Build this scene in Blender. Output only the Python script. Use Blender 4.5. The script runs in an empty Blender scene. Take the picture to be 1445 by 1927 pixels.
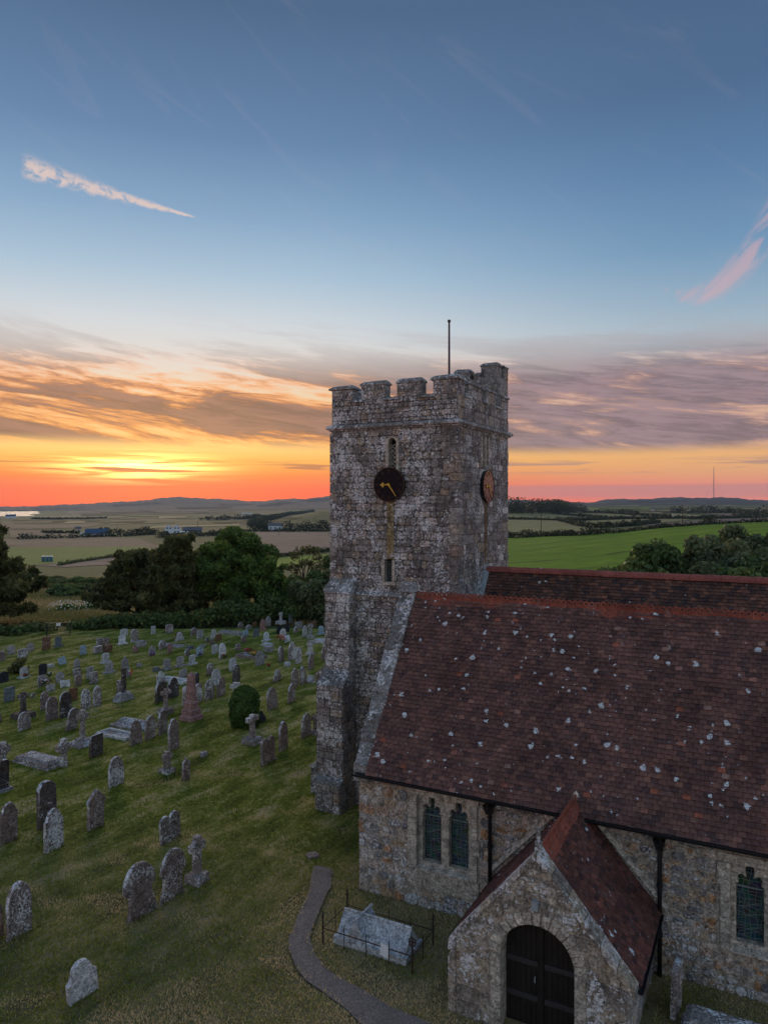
import bpy, bmesh, math, random
import numpy as np
from mathutils import Vector, Matrix
random.seed(11)
rng = np.random.default_rng(11)
scene = bpy.context.scene
COL = scene.collection
R = math.radians

# ------------------------------------------------------------------ camera
TH = R(27.8)                      # view heading, west of north (world X = east, Y = north)
FPX, CX, HY, CH = 1383.0, 722.5, 950.0, 10.5
cam = bpy.data.objects.new('camera', bpy.data.cameras.new('camera'))
COL.objects.link(cam); scene.camera = cam
cam.location = (0, 0, CH)
cam.rotation_euler = (R(90), 0, TH)
cam.data.sensor_fit = 'HORIZONTAL'; cam.data.sensor_width = 36
cam.data.lens = 36 * FPX / 1445
cam.data.shift_y = -13.5 / 1445
cam.data.clip_start = 0.1; cam.data.clip_end = 60000
VX, VY = -math.sin(TH), math.cos(TH)      # view direction
RX, RY = math.cos(TH), math.sin(TH)       # camera right

# ------------------------------------------------------------------ node helper
class NT:
    def __init__(s, tree):
        s.t = tree; s.x = 0
    def n(s, typ, inp=None, **props):
        nd = s.t.nodes.new(typ); s.x += 40; nd.location = (s.x, 0)
        for k, v in props.items(): setattr(nd, k, v)
        for k, v in (inp or {}).items():
            sk = nd.inputs[k]
            if isinstance(v, bpy.types.NodeSocket): s.t.links.new(v, sk)
            else:
                if hasattr(sk, 'default_value') and isinstance(v, (tuple, list)) and len(v) == 3 and sk.type == 'RGBA': v = (*v, 1)
                sk.default_value = v
        return nd
    def m(s, op, a, b=0.0, c=None, clamp=False):
        i = {0: a, 1: b}
        if c is not None: i[2] = c
        return s.n('ShaderNodeMath', i, operation=op, use_clamp=clamp).outputs[0]
    def vm(s, op, a, b=(0, 0, 0)):
        return s.n('ShaderNodeVectorMath', {0: a, 1: b}, operation=op).outputs[0]
    def dot(s, a, b):
        return s.n('ShaderNodeVectorMath', {0: a, 1: b}, operation='DOT_PRODUCT').outputs['Value']
    def mix(s, f, a, b, mode='MIX'):
        return s.n('ShaderNodeMix', {0: f, 6: a, 7: b}, data_type='RGBA', blend_type=mode).outputs[2]
    def ss(s, v, a, b):           # smoothstep a..b -> 0..1
        return s.n('ShaderNodeMapRange', {0: v, 1: a, 2: b, 3: 0.0, 4: 1.0}, interpolation_type='SMOOTHSTEP').outputs[0]
    def ln(s, v, a, b, c=0.0, d=1.0):
        return s.n('ShaderNodeMapRange', {0: v, 1: a, 2: b, 3: c, 4: d}).outputs[0]
    def ramp(s, f, stops, interp='LINEAR'):
        nd = s.n('ShaderNodeValToRGB', {0: f}); cr = nd.color_ramp; cr.interpolation = interp
        while len(cr.elements) < len(stops): cr.elements.new(0.5)
        for e, (p, c) in zip(cr.elements, sorted(stops, key=lambda q: q[0])):
            e.position = p; e.color = (*c, 1) if len(c) == 3 else c
        return nd.outputs[0]
    def noise(s, vec, scale, detail=4.0, rough=0.55, dist=0.0, col=False, dims='3D'):
        nd = s.n('ShaderNodeTexNoise', noise_dimensions=dims, inp={'Vector': vec, 'Scale': scale, 'Detail': detail, 'Roughness': rough, 'Distortion': dist})
        return nd.outputs['Color' if col else 0]
    def voro(s, vec, scale, feature='F1', out=0, rand=1.0):
        return s.n('ShaderNodeTexVoronoi', {'Vector': vec, 'Scale': scale, 'Randomness': rand}, feature=feature).outputs[out]
    def xyz(s, x, y, z=0.0):
        return s.n('ShaderNodeCombineXYZ', {0: x, 1: y, 2: z}).outputs[0]
    def pos(s):
        return s.n('ShaderNodeNewGeometry').outputs['Position']
    def sep(s, v):
        nd = s.n('ShaderNodeSeparateXYZ', {0: v}); return nd.outputs

def lk(k, *c): return tuple(v * k for v in lin(*c))
def lin(*c):
    return tuple(((v / 255) / 12.92 if v <= 10.3 else (((v / 255) + 0.055) / 1.055) ** 2.4) for v in c)

# ------------------------------------------------------------------ sky
SUN_A = -17.4                     # degrees right of the view heading
SUN_EL = 3.0
world = bpy.data.worlds.new('World'); scene.world = world; world.use_nodes = True
wt = world.node_tree
world.cycles.sampling_method = 'MANUAL'; world.cycles.sample_map_resolution = 256
for nd in list(wt.nodes): wt.nodes.remove(nd)
w = NT(wt)
D = w.n('ShaderNodeTexCoord').outputs['Generated']
dr = w.dot(D, (RX, RY, 0)); dv = w.dot(D, (VX, VY, 0)); dz = w.dot(D, (0, 0, 1))
A = w.m('MULTIPLY', w.m('ARCTAN2', dr, dv), 57.29578)
EL = w.m('MULTIPLY', w.m('ARCSINE', dz), 57.29578)
elp = w.m('MAXIMUM', EL, 0.0)
ec = w.m('POWER', w.m('DIVIDE', elp, 90.0, clamp=True), 0.5)
def P(el): return (el / 90) ** 0.5
warm = w.ramp(ec, [(P(0), lk(1.2, 246, 64, 4)), (P(1.2), lk(1.2, 252, 80, 3)), (P(2.2), lk(1.15, 252, 122, 14)), (P(3.4), lk(1.05, 253, 182, 74)),
                   (P(5), lin(252, 205, 128)), (P(8), lin(240, 208, 165)), (P(10.5), lin(224, 216, 208)), (P(13.5), lin(206, 214, 220)),
                   (P(17), lin(168, 194, 214)), (P(21), lin(132, 166, 198)), (P(26), lin(98, 132, 170)), (P(34), lin(74, 102, 136)),
                   (P(50), lin(90, 120, 156)), (P(90), lin(104, 138, 178))])
cool = w.ramp(ec, [(P(0), lk(1.2, 238, 120, 100)), (P(1.4), lk(1.15, 240, 134, 106)), (P(2.4), lin(240, 170, 112)), (P(4), lin(244, 182, 112)),
                   (P(6), lin(232, 184, 140)), (P(9), lin(200, 186, 180)), (P(11.5), lin(176, 188, 198)), (P(14), lin(148, 174, 194)), (P(18), lin(110, 148, 182)),
                   (P(23), lin(88, 124, 164)), (P(28), lin(74, 104, 140)), (P(34), lin(70, 98, 132)), (P(50), lin(90, 120, 156)), (P(90), lin(104, 138, 178))])
anti = w.ramp(ec, [(P(0), lin(166, 156, 160)), (P(4), lin(208, 200, 204)), (P(10), lin(218, 218, 222)), (P(18), lin(204, 212, 222)),
                   (P(28), lin(172, 192, 212)), (P(40), lin(138, 164, 194)), (P(55), lin(114, 146, 182)), (P(90), lin(104, 138, 176))])
dA = w.m('ABSOLUTE', w.m('SUBTRACT', A, SUN_A))
base = w.mix(w.ss(dA, 8.0, 46.0), warm, cool)
base = w.mix(w.ss(dA, 55.0, 130.0), base, anti)
# streaked cirrus: coordinates turned a few degrees so that the streaks fall to the right
def rot(deg):
    c, s_ = math.cos(R(deg)), math.sin(R(deg))
    return (w.m('ADD', w.m('MULTIPLY', A, c), w.m('MULTIPLY', EL, s_)), w.m('ADD', w.m('MULTIPLY', A, -s_), w.m('MULTIPLY', EL, c)))
q1x, q1y = rot(-7)
nA = w.noise(w.vm('ADD', w.xyz(w.m('MULTIPLY', q1x, 0.048), w.m('MULTIPLY', q1y, 0.40)), (27.0, 11.5, 0.0)), 1.0, 6.0, 0.64, 0.35, dims='2D')
nF = w.noise(w.vm('ADD', w.xyz(w.m('MULTIPLY', q1x, 0.16), w.m('MULTIPLY', q1y, 1.5)), (66.4, 28.2, 0.0)), 1.0, 5.0, 0.68, 0.3, dims='2D')
right = w.ss(A, -6.0, 14.0)
topb = w.ln(right, 0.0, 1.0, 11.2, 11.8)
botb = w.ln(right, 0.0, 1.0, 4.6, 4.05)
band = w.m('MULTIPLY', w.ss(EL, w.m('SUBTRACT', botb, 0.55), w.m('ADD', botb, 0.6)), w.m('SUBTRACT', 1.0, w.ss(EL, w.m('SUBTRACT', topb, 2.6), w.m('ADD', topb, 1.2))))
comb = w.m('ADD', w.m('MULTIPLY', nA, 0.72), w.m('MULTIPLY', nF, 0.28))
bias = w.ln(right, 0.0, 1.0, 0.02, 0.115)
dens = w.m('MULTIPLY', band, w.ss(w.m('ADD', comb, bias), 0.42, 0.55))
thick = w.ss(w.m('ADD', comb, w.m('MULTIPLY', bias, 0.8)), 0.465, 0.585)
lit = w.mix(right, lin(255, 152, 56), lin(206, 158, 142))
shade_c = w.mix(right, lin(136, 100, 90), lin(140, 120, 130))
high = w.ss(EL, 9.3, 13.0)
lit = w.mix(high, lit, lin(222, 200, 188))
shade_c = w.mix(w.ss(nF, 0.38, 0.62), w.mix(1.0, shade_c, (0.72, 0.70, 0.72), 'MULTIPLY'), w.mix(1.0, shade_c, (1.22, 1.14, 1.10), 'MULTIPLY'))
cl = w.mix(thick, lit, shade_c)
sky = w.mix(w.m('MULTIPLY', dens, 0.95), base, cl)
# thin grey veils above the main bank
veil = w.m('MULTIPLY', w.m('MULTIPLY', w.ss(EL, 8.0, 10.5), w.m('SUBTRACT', 1.0, w.ss(EL, 11.5, 15.0))), w.ss(comb, 0.46, 0.64))
sky = w.mix(w.m('MULTIPLY', veil, 0.42), sky, lin(172, 162, 164))
# thin dark bars low over the horizon
nL = w.noise(w.vm('ADD', w.xyz(w.m('MULTIPLY', A, 0.085), w.m('MULTIPLY', EL, 2.3)), (40.1, 17.1, 0.0)), 1.0, 4.0, 0.58, 0.4, dims='2D')
lowb = w.m('MULTIPLY', w.ss(EL, 2.2, 2.7), w.m('SUBTRACT', 1.0, w.ss(EL, 3.0, 3.6)))
sky = w.mix(w.m('MULTIPLY', w.m('MULTIPLY', lowb, w.ss(nL, 0.50, 0.60)), 0.75), sky, w.mix(right, lin(168, 98, 72), lin(172, 132, 126)))
hb = w.m('MULTIPLY', w.m('MULTIPLY', w.ss(EL, 0.25, 0.8), w.m('SUBTRACT', 1.0, w.ss(EL, 1.35, 1.62))), w.ss(A, -2.0, 8.0))
sky = w.mix(w.m('MULTIPLY', hb, 0.6), sky, lin(190, 134, 132))
# glow of the sun behind the low bars
gx = w.m('DIVIDE', w.m('SUBTRACT', A, SUN_A - 1.0), 4.4); gy = w.m('DIVIDE', w.m('SUBTRACT', EL, 2.75), 0.75)
gg = w.m('EXPONENT', w.m('MULTIPLY', w.m('ADD', w.m('MULTIPLY', gx, gx), w.m('MULTIPLY', gy, gy)), -1.0))
gl = w.m('MULTIPLY', gg, w.ss(w.m('SUBTRACT', 1.0, nL), 0.40, 0.62))
sky = w.mix(gl, sky, (4.5, 3.0, 0.9), 'ADD')
gx2 = w.m('DIVIDE', w.m('SUBTRACT', A, SUN_A - 2.0), 17.0); gy2 = w.m('DIVIDE', w.m('SUBTRACT', EL, 4.3), 0.62)
gg2 = w.m('EXPONENT', w.m('MULTIPLY', w.m('ADD', w.m('MULTIPLY', gx2, gx2), w.m('MULTIPLY', gy2, gy2)), -1.0))
sky = w.mix(w.m('MULTIPLY', w.m('MULTIPLY', gg2, 0.35), w.m('SUBTRACT', 1.0, dens)), sky, (0.55, 0.36, 0.10), 'ADD')
# bright ragged trail of cloud, upper left
tt = w.ln(A, -26.4, -14.2)
tl = w.ln(tt, 0.0, 1.0, 22.65, 20.75)
hw = w.ln(tt, 0.0, 1.0, 0.92, 0.07)
off = w.m('DIVIDE', w.m('SUBTRACT', EL, tl), hw)
nT = w.noise(w.vm('ADD', w.xyz(w.m('MULTIPLY', A, 1.3), w.m('MULTIPLY', EL, 1.8)), (14.6, 6.2, 0.0)), 1.0, 5.0, 0.62, 0.3, dims='2D')
tm = w.m('SUBTRACT', 1.0, w.ss(w.m('ABSOLUTE', w.m('ADD', off, w.m('MULTIPLY', w.m('SUBTRACT', nT, 0.5), 1.3))), 0.15, 1.05))
tm = w.m('MULTIPLY', tm, w.m('MULTIPLY', w.ss(tt, 0.0, 0.05), w.m('SUBTRACT', 1.0, w.ss(tt, 0.93, 1.0))))
tm = w.m('MULTIPLY', tm, w.ss(w.m('ADD', nT, w.m('MULTIPLY', tt, 0.12)), 0.30, 0.62))
sky = w.mix(w.m('MULTIPLY', tm, 0.85), sky, lin(226, 200, 190))
# pink mares' tails, right
q2x, q2y = rot(44)
nP = w.noise(w.vm('ADD', w.xyz(w.m('MULTIPLY', q2x, 0.22), w.m('MULTIPLY', q2y, 0.95)), (94.9, 40.3, 0.0)), 1.0, 4.0, 0.6, 0.6, dims='2D')
ar = w.m('SUBTRACT', A, 22.6)
pc = w.m('ADD', 14.7, w.m('MULTIPLY', w.m('MULTIPLY', ar, ar), w.ln(A, 22.0, 24.0, 0.20, 0.155)))
pw = w.ln(A, 21.0, 29.0, 0.35, 2.6)
pm = w.m('SUBTRACT', 1.0, w.ss(w.m('ABSOLUTE', w.m('DIVIDE', w.m('SUBTRACT', EL, pc), pw)), 0.2, 1.0))
pm = w.m('MULTIPLY', w.m('MULTIPLY', pm, w.ss(A, 20.4, 22.2)), w.m('SUBTRACT', 1.0, w.ss(A, 34.0, 44.0)))
pm = w.m('MULTIPLY', pm, w.ss(nP, 0.36, 0.62))
sky = w.mix(w.m('MULTIPLY', pm, 0.62), sky, lin(206, 168, 176))
q3x, q3y = rot(-33)
nQ = w.noise(w.vm('ADD', w.xyz(w.m('MULTIPLY', q3x, 0.09), w.m('MULTIPLY', q3y, 0.5)), (226.3, 96.1, 0.0)), 1.0, 4.0, 0.62, 0.8, dims='2D')
faint = w.m('MULTIPLY', w.m('MULTIPLY', w.ss(EL, 14.0, 20.0), w.m('SUBTRACT', 1.0, w.ss(EL, 36.0, 60.0))), w.ss(nQ, 0.54, 0.74))
sky = w.mix(w.m('MULTIPLY', faint, 0.05), sky, lin(188, 168, 182))
nish = w.n('ShaderNodeTexSky', sky_type='NISHITA', sun_disc=False, sun_elevation=R(SUN_EL), sun_rotation=-(TH - R(SUN_A)), altitude=60).outputs[0]
bg1 = w.n('ShaderNodeBackground', {0: sky, 1: 1.0})
bg2 = w.n('ShaderNodeBackground', {0: nish, 1: 0.008})
ad = w.n('ShaderNodeAddShader', {0: bg1.outputs[0], 1: bg2.outputs[0]})
w.n('ShaderNodeOutputWorld', {0: ad.outputs[0]})

# ------------------------------------------------------------------ sun lamp: veiled, just above the north-west horizon
sun = bpy.data.objects.new('sun', bpy.data.lights.new('sun', 'SUN')); COL.objects.link(sun)
sun.data.energy = 2.2; sun.data.angle = R(30); sun.data.color = (1.0, 0.74, 0.50)
sa = TH - R(SUN_A)
sd = Vector((-math.sin(sa) * math.cos(R(SUN_EL + 8)), math.cos(sa) * math.cos(R(SUN_EL + 8)), math.sin(R(SUN_EL + 8))))
sun.rotation_euler = sd.to_track_quat('Z', 'Y').to_euler()
sun.location = sd * 60
vs = scene.view_settings
vs.view_transform = 'Standard'; vs.look = 'None'; vs.exposure = 0.0; vs.gamma = 1.0; vs.use_curve_mapping = False
scene.render.engine = 'CYCLES'
cy = scene.cycles
cy.use_denoising = True; cy.max_bounces = 4; cy.diffuse_bounces = 2; cy.glossy_bounces = 1; cy.use_light_tree = False; cy.transparent_max_bounces = 6
cy.volume_bounces = 0; cy.sample_clamp_indirect = 6.0

# ------------------------------------------------------------------ pixel / terrain helpers (photograph pixels 1445 x 1927)
def ray(px, py):
    a, b = (px - CX) / FPX, (HY - py) / FPX
    return Vector((VX + a * RX, VY + a * RY, b))
def on_z(px, py, z=0.0):
    d = ray(px, py); t = (z - CH) / d.z; return Vector((d.x * t, d.y * t, z))
def on_x(px, py, x):
    d = ray(px, py); t = x / d.x; return Vector((x, d.y * t, CH + d.z * t))
def on_y(px, py, y):
    d = ray(px, py); t = y / d.y; return Vector((d.x * t, y, CH + d.z * t))
def at_d(px, depth, z=0.0):
    a = (px - CX) / FPX
    return Vector(((VX + a * RX) * depth, (VY + a * RY) * depth, z))
def project(x, y, z):
    dpt = x * VX + y * VY; r = x * RX + y * RY
    return CX + FPX * r / dpt, HY - FPX * (z - CH) / dpt, dpt

ROWS = np.array([0, 62, 90, 120, 200, 290, 420, 600, 900, 1200, 2000, 3000, 3300, 4300, 5300, 5600, 7000, 9000, 12000], float)
TAB = {
 -4000: [0, 0, -2.5, -5, -9, -12, -13.5, -15, -18, -22, -28, -36, -45, -50, -45, -36, -20, -30, -30],
 0:    [0, 0, -2.5, -5, -9, -12, -13.5, -15, -18, -22, -28, -36, -45, -50, -45, -36, -14, -30, -30],
 95:   [0, 0, -2.5, -5, -9, -12, -13.5, -15, -18, -22, -28, -34, -35, -36, -35, -33, 2, -20, -30],
 200:  [0, 0, -2.5, -5, -9, -12, -13.5, -15, -18, -21, -25, -28, -28, -26, -14, -8, 31, 0, -20],
 340:  [0, 0, -2.5, -5, -9, -12, -13.5, -15, -18, -20, -23, -25, -24, -18, 2, 12, 80, 20, -10],
 480:  [0, 0, -2.5, -5, -9, -12, -13.5, -15, -18, -20, -22, -22, -22, -16, 0, 8, 46, 20, -10],
 560:  [0, 0, -2.5, -5, -9, -12, -13.5, -15, -18, -20, -22, -22, -20, -14, 4, 14, 66, 30, -10],
 625:  [0, 0, -2.0, -4.5, -8.5, -11.5, -13, -15, -18, -20, -22, -22, -20, -12, 10, 22, 92, 40, -10],
 800:  [0, 0, 0, -1, -3, -5, -8, -10, -12, -12, -14, -10, -6, 10, 34, 40, 50, 40, -10],
 960:  [0, 0, 0, 0, -1, -2.2, -5.2, -6.5, -6, -5, -2, 3, 5, 17, 45, 40, 30, 20, -10],
 1100: [0, 0, 0, 0, 0.2, 0, -4, -6, -5.5, -5, -2, 3, 5, 14, 27, 28, 30, 20, -10],
 1150: [0, 0, 0, 0.2, 0.6, 0.8, -3, -6, -5.5, -5, -2, 3, 6, 20, 49, 46, 35, 20, -10],
 1284: [0, 0, 0.3, 0.8, 2.0, 2.7, -1, -4.5, -5, -5, -1, 5, 8, 26, 60, 55, 40, 20, -10],
 1345: [0, 0, 0.5, 1.2, 2.9, 3.5, 0, -4, -5, -5, -1, 5, 8, 28, 61, 56, 40, 20, -10],
 1445: [0, 0, 0.8, 1.8, 3.9, 4.4, 1, -3, -5, -5, 0, 5, 8, 24, 46, 45, 40, 20, -10],
 6000: [0, 0, 0.8, 1.8, 3.9, 4.4, 1, -3, -5, -5, 0, 5, 8, 24, 46, 45, 40, 20, -10]}
TCOL = np.array(sorted(TAB), float); TZ = np.array([TAB[int(c)] for c in TCOL])
def gz_pd(px, dpt):
    px = np.clip(np.asarray(px, float), TCOL[0], TCOL[-1]); dpt = np.clip(np.asarray(dpt, float), 0, ROWS[-1])
    i = np.clip(np.searchsorted(TCOL, px) - 1, 0, len(TCOL) - 2); j = np.clip(np.searchsorted(ROWS, dpt) - 1, 0, len(ROWS) - 2)
    fu = (px - TCOL[i]) / (TCOL[i + 1] - TCOL[i]); fv = (dpt - ROWS[j]) / (ROWS[j + 1] - ROWS[j])
    fu = fu * fu * (3 - 2 * fu)
    z = (TZ[i, j] * (1 - fu) + TZ[i + 1, j] * fu) * (1 - fv) + (TZ[i, j + 1] * (1 - fu) + TZ[i + 1, j + 1] * fu) * fv
    k = np.clip((px - 470) / 150, 0, 1); k = k * k * (3 - 2 * k) * np.clip((1100 - px) / 200, 0, 1)
    z = z + 19.5 * k * np.exp(-((dpt - 1150) / 190) ** 2)
    roll = np.clip((dpt - 300) / 900, 0, 1)
    z = z + roll * 1.2 * np.sin(px * 0.021 + dpt * 0.004) * np.sin(dpt * 0.0031 + 1.3)
    far = np.clip((dpt - 4200) / 1500, 0, 1)
    return z + far * (4 * np.sin(px * 0.06 + 1) + 2.5 * np.sin(px * 0.173) + 1.5 * np.sin(px * 0.41 + dpt * 0.002))
def gz(x, y):
    dpt = x * VX + y * VY; r = x * RX + y * RY
    if dpt < 3: return 0.0
    return float(gz_pd(CX + FPX * r / dpt, dpt))
def on_ground(px, py, dmax=9000):
    """first place where the line through a photograph pixel meets the land"""
    ds = np.geomspace(14, dmax, 3000)
    zz = gz_pd(np.full_like(ds, px), ds); zr = CH + (HY - py) / FPX * ds
    k = np.argmax(zr <= zz)
    if zr[k] > zz[k]: k = len(ds) - 1
    return at_d(px, ds[k], float(zz[k]))

# ------------------------------------------------------------------ object helpers
def place(o, parent=None):
    COL.objects.link(o)
    if parent is not None:
        o.parent = parent
        if parent.type == 'EMPTY' and o.get('_world', True):
            o.matrix_parent_inverse = (Matrix.Translation(parent.location) @ parent.rotation_euler.to_matrix().to_4x4()).inverted()
    return o
def mesh_obj(name, verts, faces, mat, parent=None, tint=None, smooth=False, local=False):
    me = bpy.data.meshes.new(name); me.from_pydata([tuple(v) for v in verts], [], faces); me.materials.append(mat)
    if tint is not None:
        at = me.attributes.new('tint', 'FLOAT', 'POINT')
        at.data.foreach_set('value', np.full(len(verts), tint, np.float32) if np.isscalar(tint) else np.asarray(tint, np.float32))
    if smooth: me.polygons.foreach_set('use_smooth', np.ones(len(me.polygons), bool))
    o = bpy.data.objects.new(name, me)
    if local:
        COL.objects.link(o); o.parent = parent
        return o
    return place(o, parent)
def tag(o, label=None, cat=None, group=None, kind=None):
    if label: o['label'] = label
    if cat: o['category'] = cat
    if group: o['group'] = group
    if kind: o['kind'] = kind
    return o
def empty(name, loc, rz=0.0):
    o = bpy.data.objects.new(name, None); o.location = loc; o.rotation_euler = (0, 0, rz); o.empty_display_size = 0.3
    COL.objects.link(o); return o
class MB:
    """collects boxes, prisms and tubes into one mesh"""
    def __init__(s): s.v = []; s.f = []; s.t = []
    def add(s, vs, fs, t=0.5):
        b = len(s.v); s.v += [tuple(v) for v in vs]; s.f += [tuple(i + b for i in f) for f in fs]; s.t += [t] * len(vs); return s
    def box(s, x0, x1, y0, y1, z0, z1, t=0.5):
        return s.add([(x0, y0, z0), (x1, y0, z0), (x1, y1, z0), (x0, y1, z0), (x0, y0, z1), (x1, y0, z1), (x1, y1, z1), (x0, y1, z1)],
                     [(0, 3, 2, 1), (4, 5, 6, 7), (0, 1, 5, 4), (1, 2, 6, 5), (2, 3, 7, 6), (3, 0, 4, 7)], t)
    def hexa(s, p, t=0.5):        # 8 points: bottom ring, top ring
        return s.add(p, [(0, 3, 2, 1), (4, 5, 6, 7), (0, 1, 5, 4), (1, 2, 6, 5), (2, 3, 7, 6), (3, 0, 4, 7)], t)
    def tube(s, pts, rad, n=8, t=0.5, cap=True):
        pts = [Vector(p) for p in pts]; rad = [rad] * len(pts) if np.isscalar(rad) else rad
        vs = []; fs = []
        for i, p in enumerate(pts):
            d = (pts[min(i + 1, len(pts) - 1)] - pts[max(i - 1, 0)])
            if d.length < 1e-9: d = Vector((0, 0, 1))
            d.normalize()
            a = d.orthogonal().normalized() if abs(d.z) > 0.95 else d.cross(Vector((0, 0, 1))).normalized()
            b = d.cross(a)
            for k in range(n):
                an = 2 * math.pi * k / n
                vs.append(p + (a * math.cos(an) + b * math.sin(an)) * rad[i])
        for i in range(len(pts) - 1):
            for k in range(n):
                fs.append((i * n + k, i * n + (k + 1) % n, (i + 1) * n + (k + 1) % n, (i + 1) * n + k))
        if cap: fs += [tuple(range(n))[::-1], tuple(range((len(pts) - 1) * n, len(pts) * n))]
        return s.add(vs, fs, t)
    def prism(s, outline, fn, d0, d1, bev=0.0, t=0.5):
        """outline: 2D points, fn(u, v, depth) -> point; front at d1, bevelled"""
        n = len(outline); cu = sum(p[0] for p in outline) / n; cv = sum(p[1] for p in outline) / n
        def sh(p, k):
            dx, dy = cu - p[0], cv - p[1]; L = math.hypot(dx, dy) or 1; return (p[0] + dx / L * k, p[1] + dy / L * k)
        rings = [[fn(*p, d0) for p in outline]]
        if bev: rings += [[fn(*p, d1 - bev) for p in outline], [fn(*sh(p, bev), d1) for p in outline]]
        else: rings += [[fn(*p, d1) for p in outline]]
        vs = [q for r_ in rings for q in r_]; fs = []
        for i in range(len(rings) - 1):
            for k in range(n): fs.append((i * n + k, i * n + (k + 1) % n, (i + 1) * n + (k + 1) % n, (i + 1) * n + k))
        fs += [tuple(range(n))[::-1], tuple(range((len(rings) - 1) * n, len(rings) * n))]
        return s.add(vs, fs, t)
    def build(s, name, mat, parent=None, smooth=False, local=False):
        return mesh_obj(name, s.v, s.f, mat, parent, s.t, smooth, local)

# ------------------------------------------------------------------ materials
def new_mat(name, rough=0.85, spec=0.25):
    m = bpy.data.materials.new(name); m.use_nodes = True; t = m.node_tree
    n = NT(t); b = t.nodes['Principled BSDF']; b.inputs['Roughness'].default_value = rough; b.inputs['Specular IOR Level'].default_value = spec
    return m, n, b
def finish(m, n, b, col, height=None, dist=0.02, strength=0.6, rough=None):
    n.t.links.new(col, b.inputs['Base Color'])
    if rough is not None: n.t.links.new(rough, b.inputs['Roughness'])
    if height is not None:
        bp = n.n('ShaderNodeBump', {'Strength': strength, 'Distance': dist, 'Height': height}); n.t.links.new(bp.outputs[0], b.inputs['Normal'])
    return m
def tintn(n): return n.n('ShaderNodeAttribute', attribute_name='tint').outputs['Fac']
def flat_mat(name, col, rough=0.7, spec=0.3, var=0.25, scale=8.0, metal=0.0):
    m, n, b = new_mat(name, rough, spec); p = n.n('ShaderNodeTexCoord').outputs['Object']
    k = n.ln(n.noise(p, scale, 5, 0.6), 0.3, 0.7, 1 - var, 1 + var)
    b.inputs['Metallic'].default_value = metal
    return finish(m, n, b, n.mix(1.0, n.xyz(k, k, k), col, 'MULTIPLY'), n.noise(p, scale * 5, 4), 0.004, 0.3)
def stone_mat(name, stops, lichen=0.5, lscale=7.0, ochre=0.4, lcol=(0.80, 0.83, 0.86), dark=0.4):
    m, n, b = new_mat(name, 0.92, 0.15); p = n.pos()
    c = n.ramp(tintn(n), stops)
    big = n.noise(p, 1.3, 2, 0.6); mid = n.noise(p, 7.0, 4, 0.7); fine = n.noise(p, 20.0, 3, 0.7)
    k = n.m('MULTIPLY', n.ln(mid, 0.30, 0.70, 0.42, 1.5), n.ln(fine, 0.30, 0.70, 0.35, 1.6))
    c = n.mix(1.0, n.xyz(k, k, k), c, 'MULTIPLY')
    c = n.mix(n.m('MULTIPLY', n.ss(n.noise(p, 3.1, 3, 0.65), 0.55, 0.70), ochre), c, (0.26, 0.155, 0.065))
    c = n.mix(n.m('MULTIPLY', n.ss(n.noise(p, 2.3, 3, 0.6), 0.52, 0.72), dark), c, (0.045, 0.042, 0.042))
    # crusty pale lichen in blotches of its own shape
    warp = n.vm('ADD', p, n.vm('MULTIPLY', n.noise(p, 14.0, 3, 0.5, 0.0, True), (0.10, 0.10, 0.10)))
    v = n.voro(warp, lscale); vc = n.sep(n.voro(warp, lscale, 'F1', 1))[0]
    lm = n.noise(p, lscale * 1.7, 5, 0.72)
    cover = n.ln(big, 0.3, 0.7, -0.13, 0.13)
    thr = n.m('ADD', cover, lichen * 0.26 - 0.13)
    a1 = n.ss(n.m('ADD', lm, thr), 0.555, 0.585)
    a2 = n.m('MULTIPLY', n.m('SUBTRACT', 1.0, n.ss(v, 0.26, 0.36)), n.ss(n.m('ADD', vc, n.m('MULTIPLY', thr, 2.0)), 0.80, 0.82))
    la = n.m('MULTIPLY', n.m('MAXIMUM', a1, a2), min(1.0, 0.55 + lichen * 0.4))
    lc = n.mix(n.ss(fine, 0.36, 0.56), tuple(x * 0.5 for x in lcol), lcol)
    c = n.mix(la, c, lc)
    h = n.m('ADD', n.m('MULTIPLY', mid, 0.7), n.m('ADD', n.m('MULTIPLY', fine, 0.35), n.m('MULTIPLY', la, 0.25)))
    return finish(m, n, b, c, h, 0.035, 0.8)
TSTOPS = [(0.0, (0.13, 0.12, 0.112)), (0.3, (0.21, 0.195, 0.183)), (0.6, (0.285, 0.27, 0.255)), (0.78, (0.30, 0.25, 0.185)), (0.88, (0.265, 0.205, 0.165)), (1.0, (0.60, 0.56, 0.54))]
M = {}
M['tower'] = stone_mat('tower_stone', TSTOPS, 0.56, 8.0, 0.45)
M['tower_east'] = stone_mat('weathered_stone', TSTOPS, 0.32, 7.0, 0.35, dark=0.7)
M['rubble'] = stone_mat('rubble_stone', [(0.0, (0.15, 0.15, 0.16)), (0.3, (0.27, 0.26, 0.25)), (0.55, (0.37, 0.345, 0.31)), (0.75, (0.36, 0.27, 0.18)), (0.88, (0.33, 0.18, 0.09)), (1.0, (0.50, 0.47, 0.44))], 0.48, 8.5, 0.15, dark=0.25)
M['porch'] = stone_mat('porch_stone', [(0.0, (0.19, 0.17, 0.15)), (0.4, (0.28, 0.25, 0.21)), (0.7, (0.34, 0.285, 0.21)), (1.0, (0.44, 0.41, 0.38))], 0.56, 7.5, 0.3, dark=0.25)
M['dressed'] = stone_mat('dressed_stone', [(0.0, (0.36, 0.335, 0.285)), (1.0, (0.48, 0.44, 0.375))], 0.02, 6.0, 0.2, dark=0.15)
M['coping'] = stone_mat('coping_stone', [(0.0, (0.16, 0.16, 0.152)), (1.0, (0.27, 0.27, 0.26))], 0.50, 6.5, 0.2)
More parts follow.
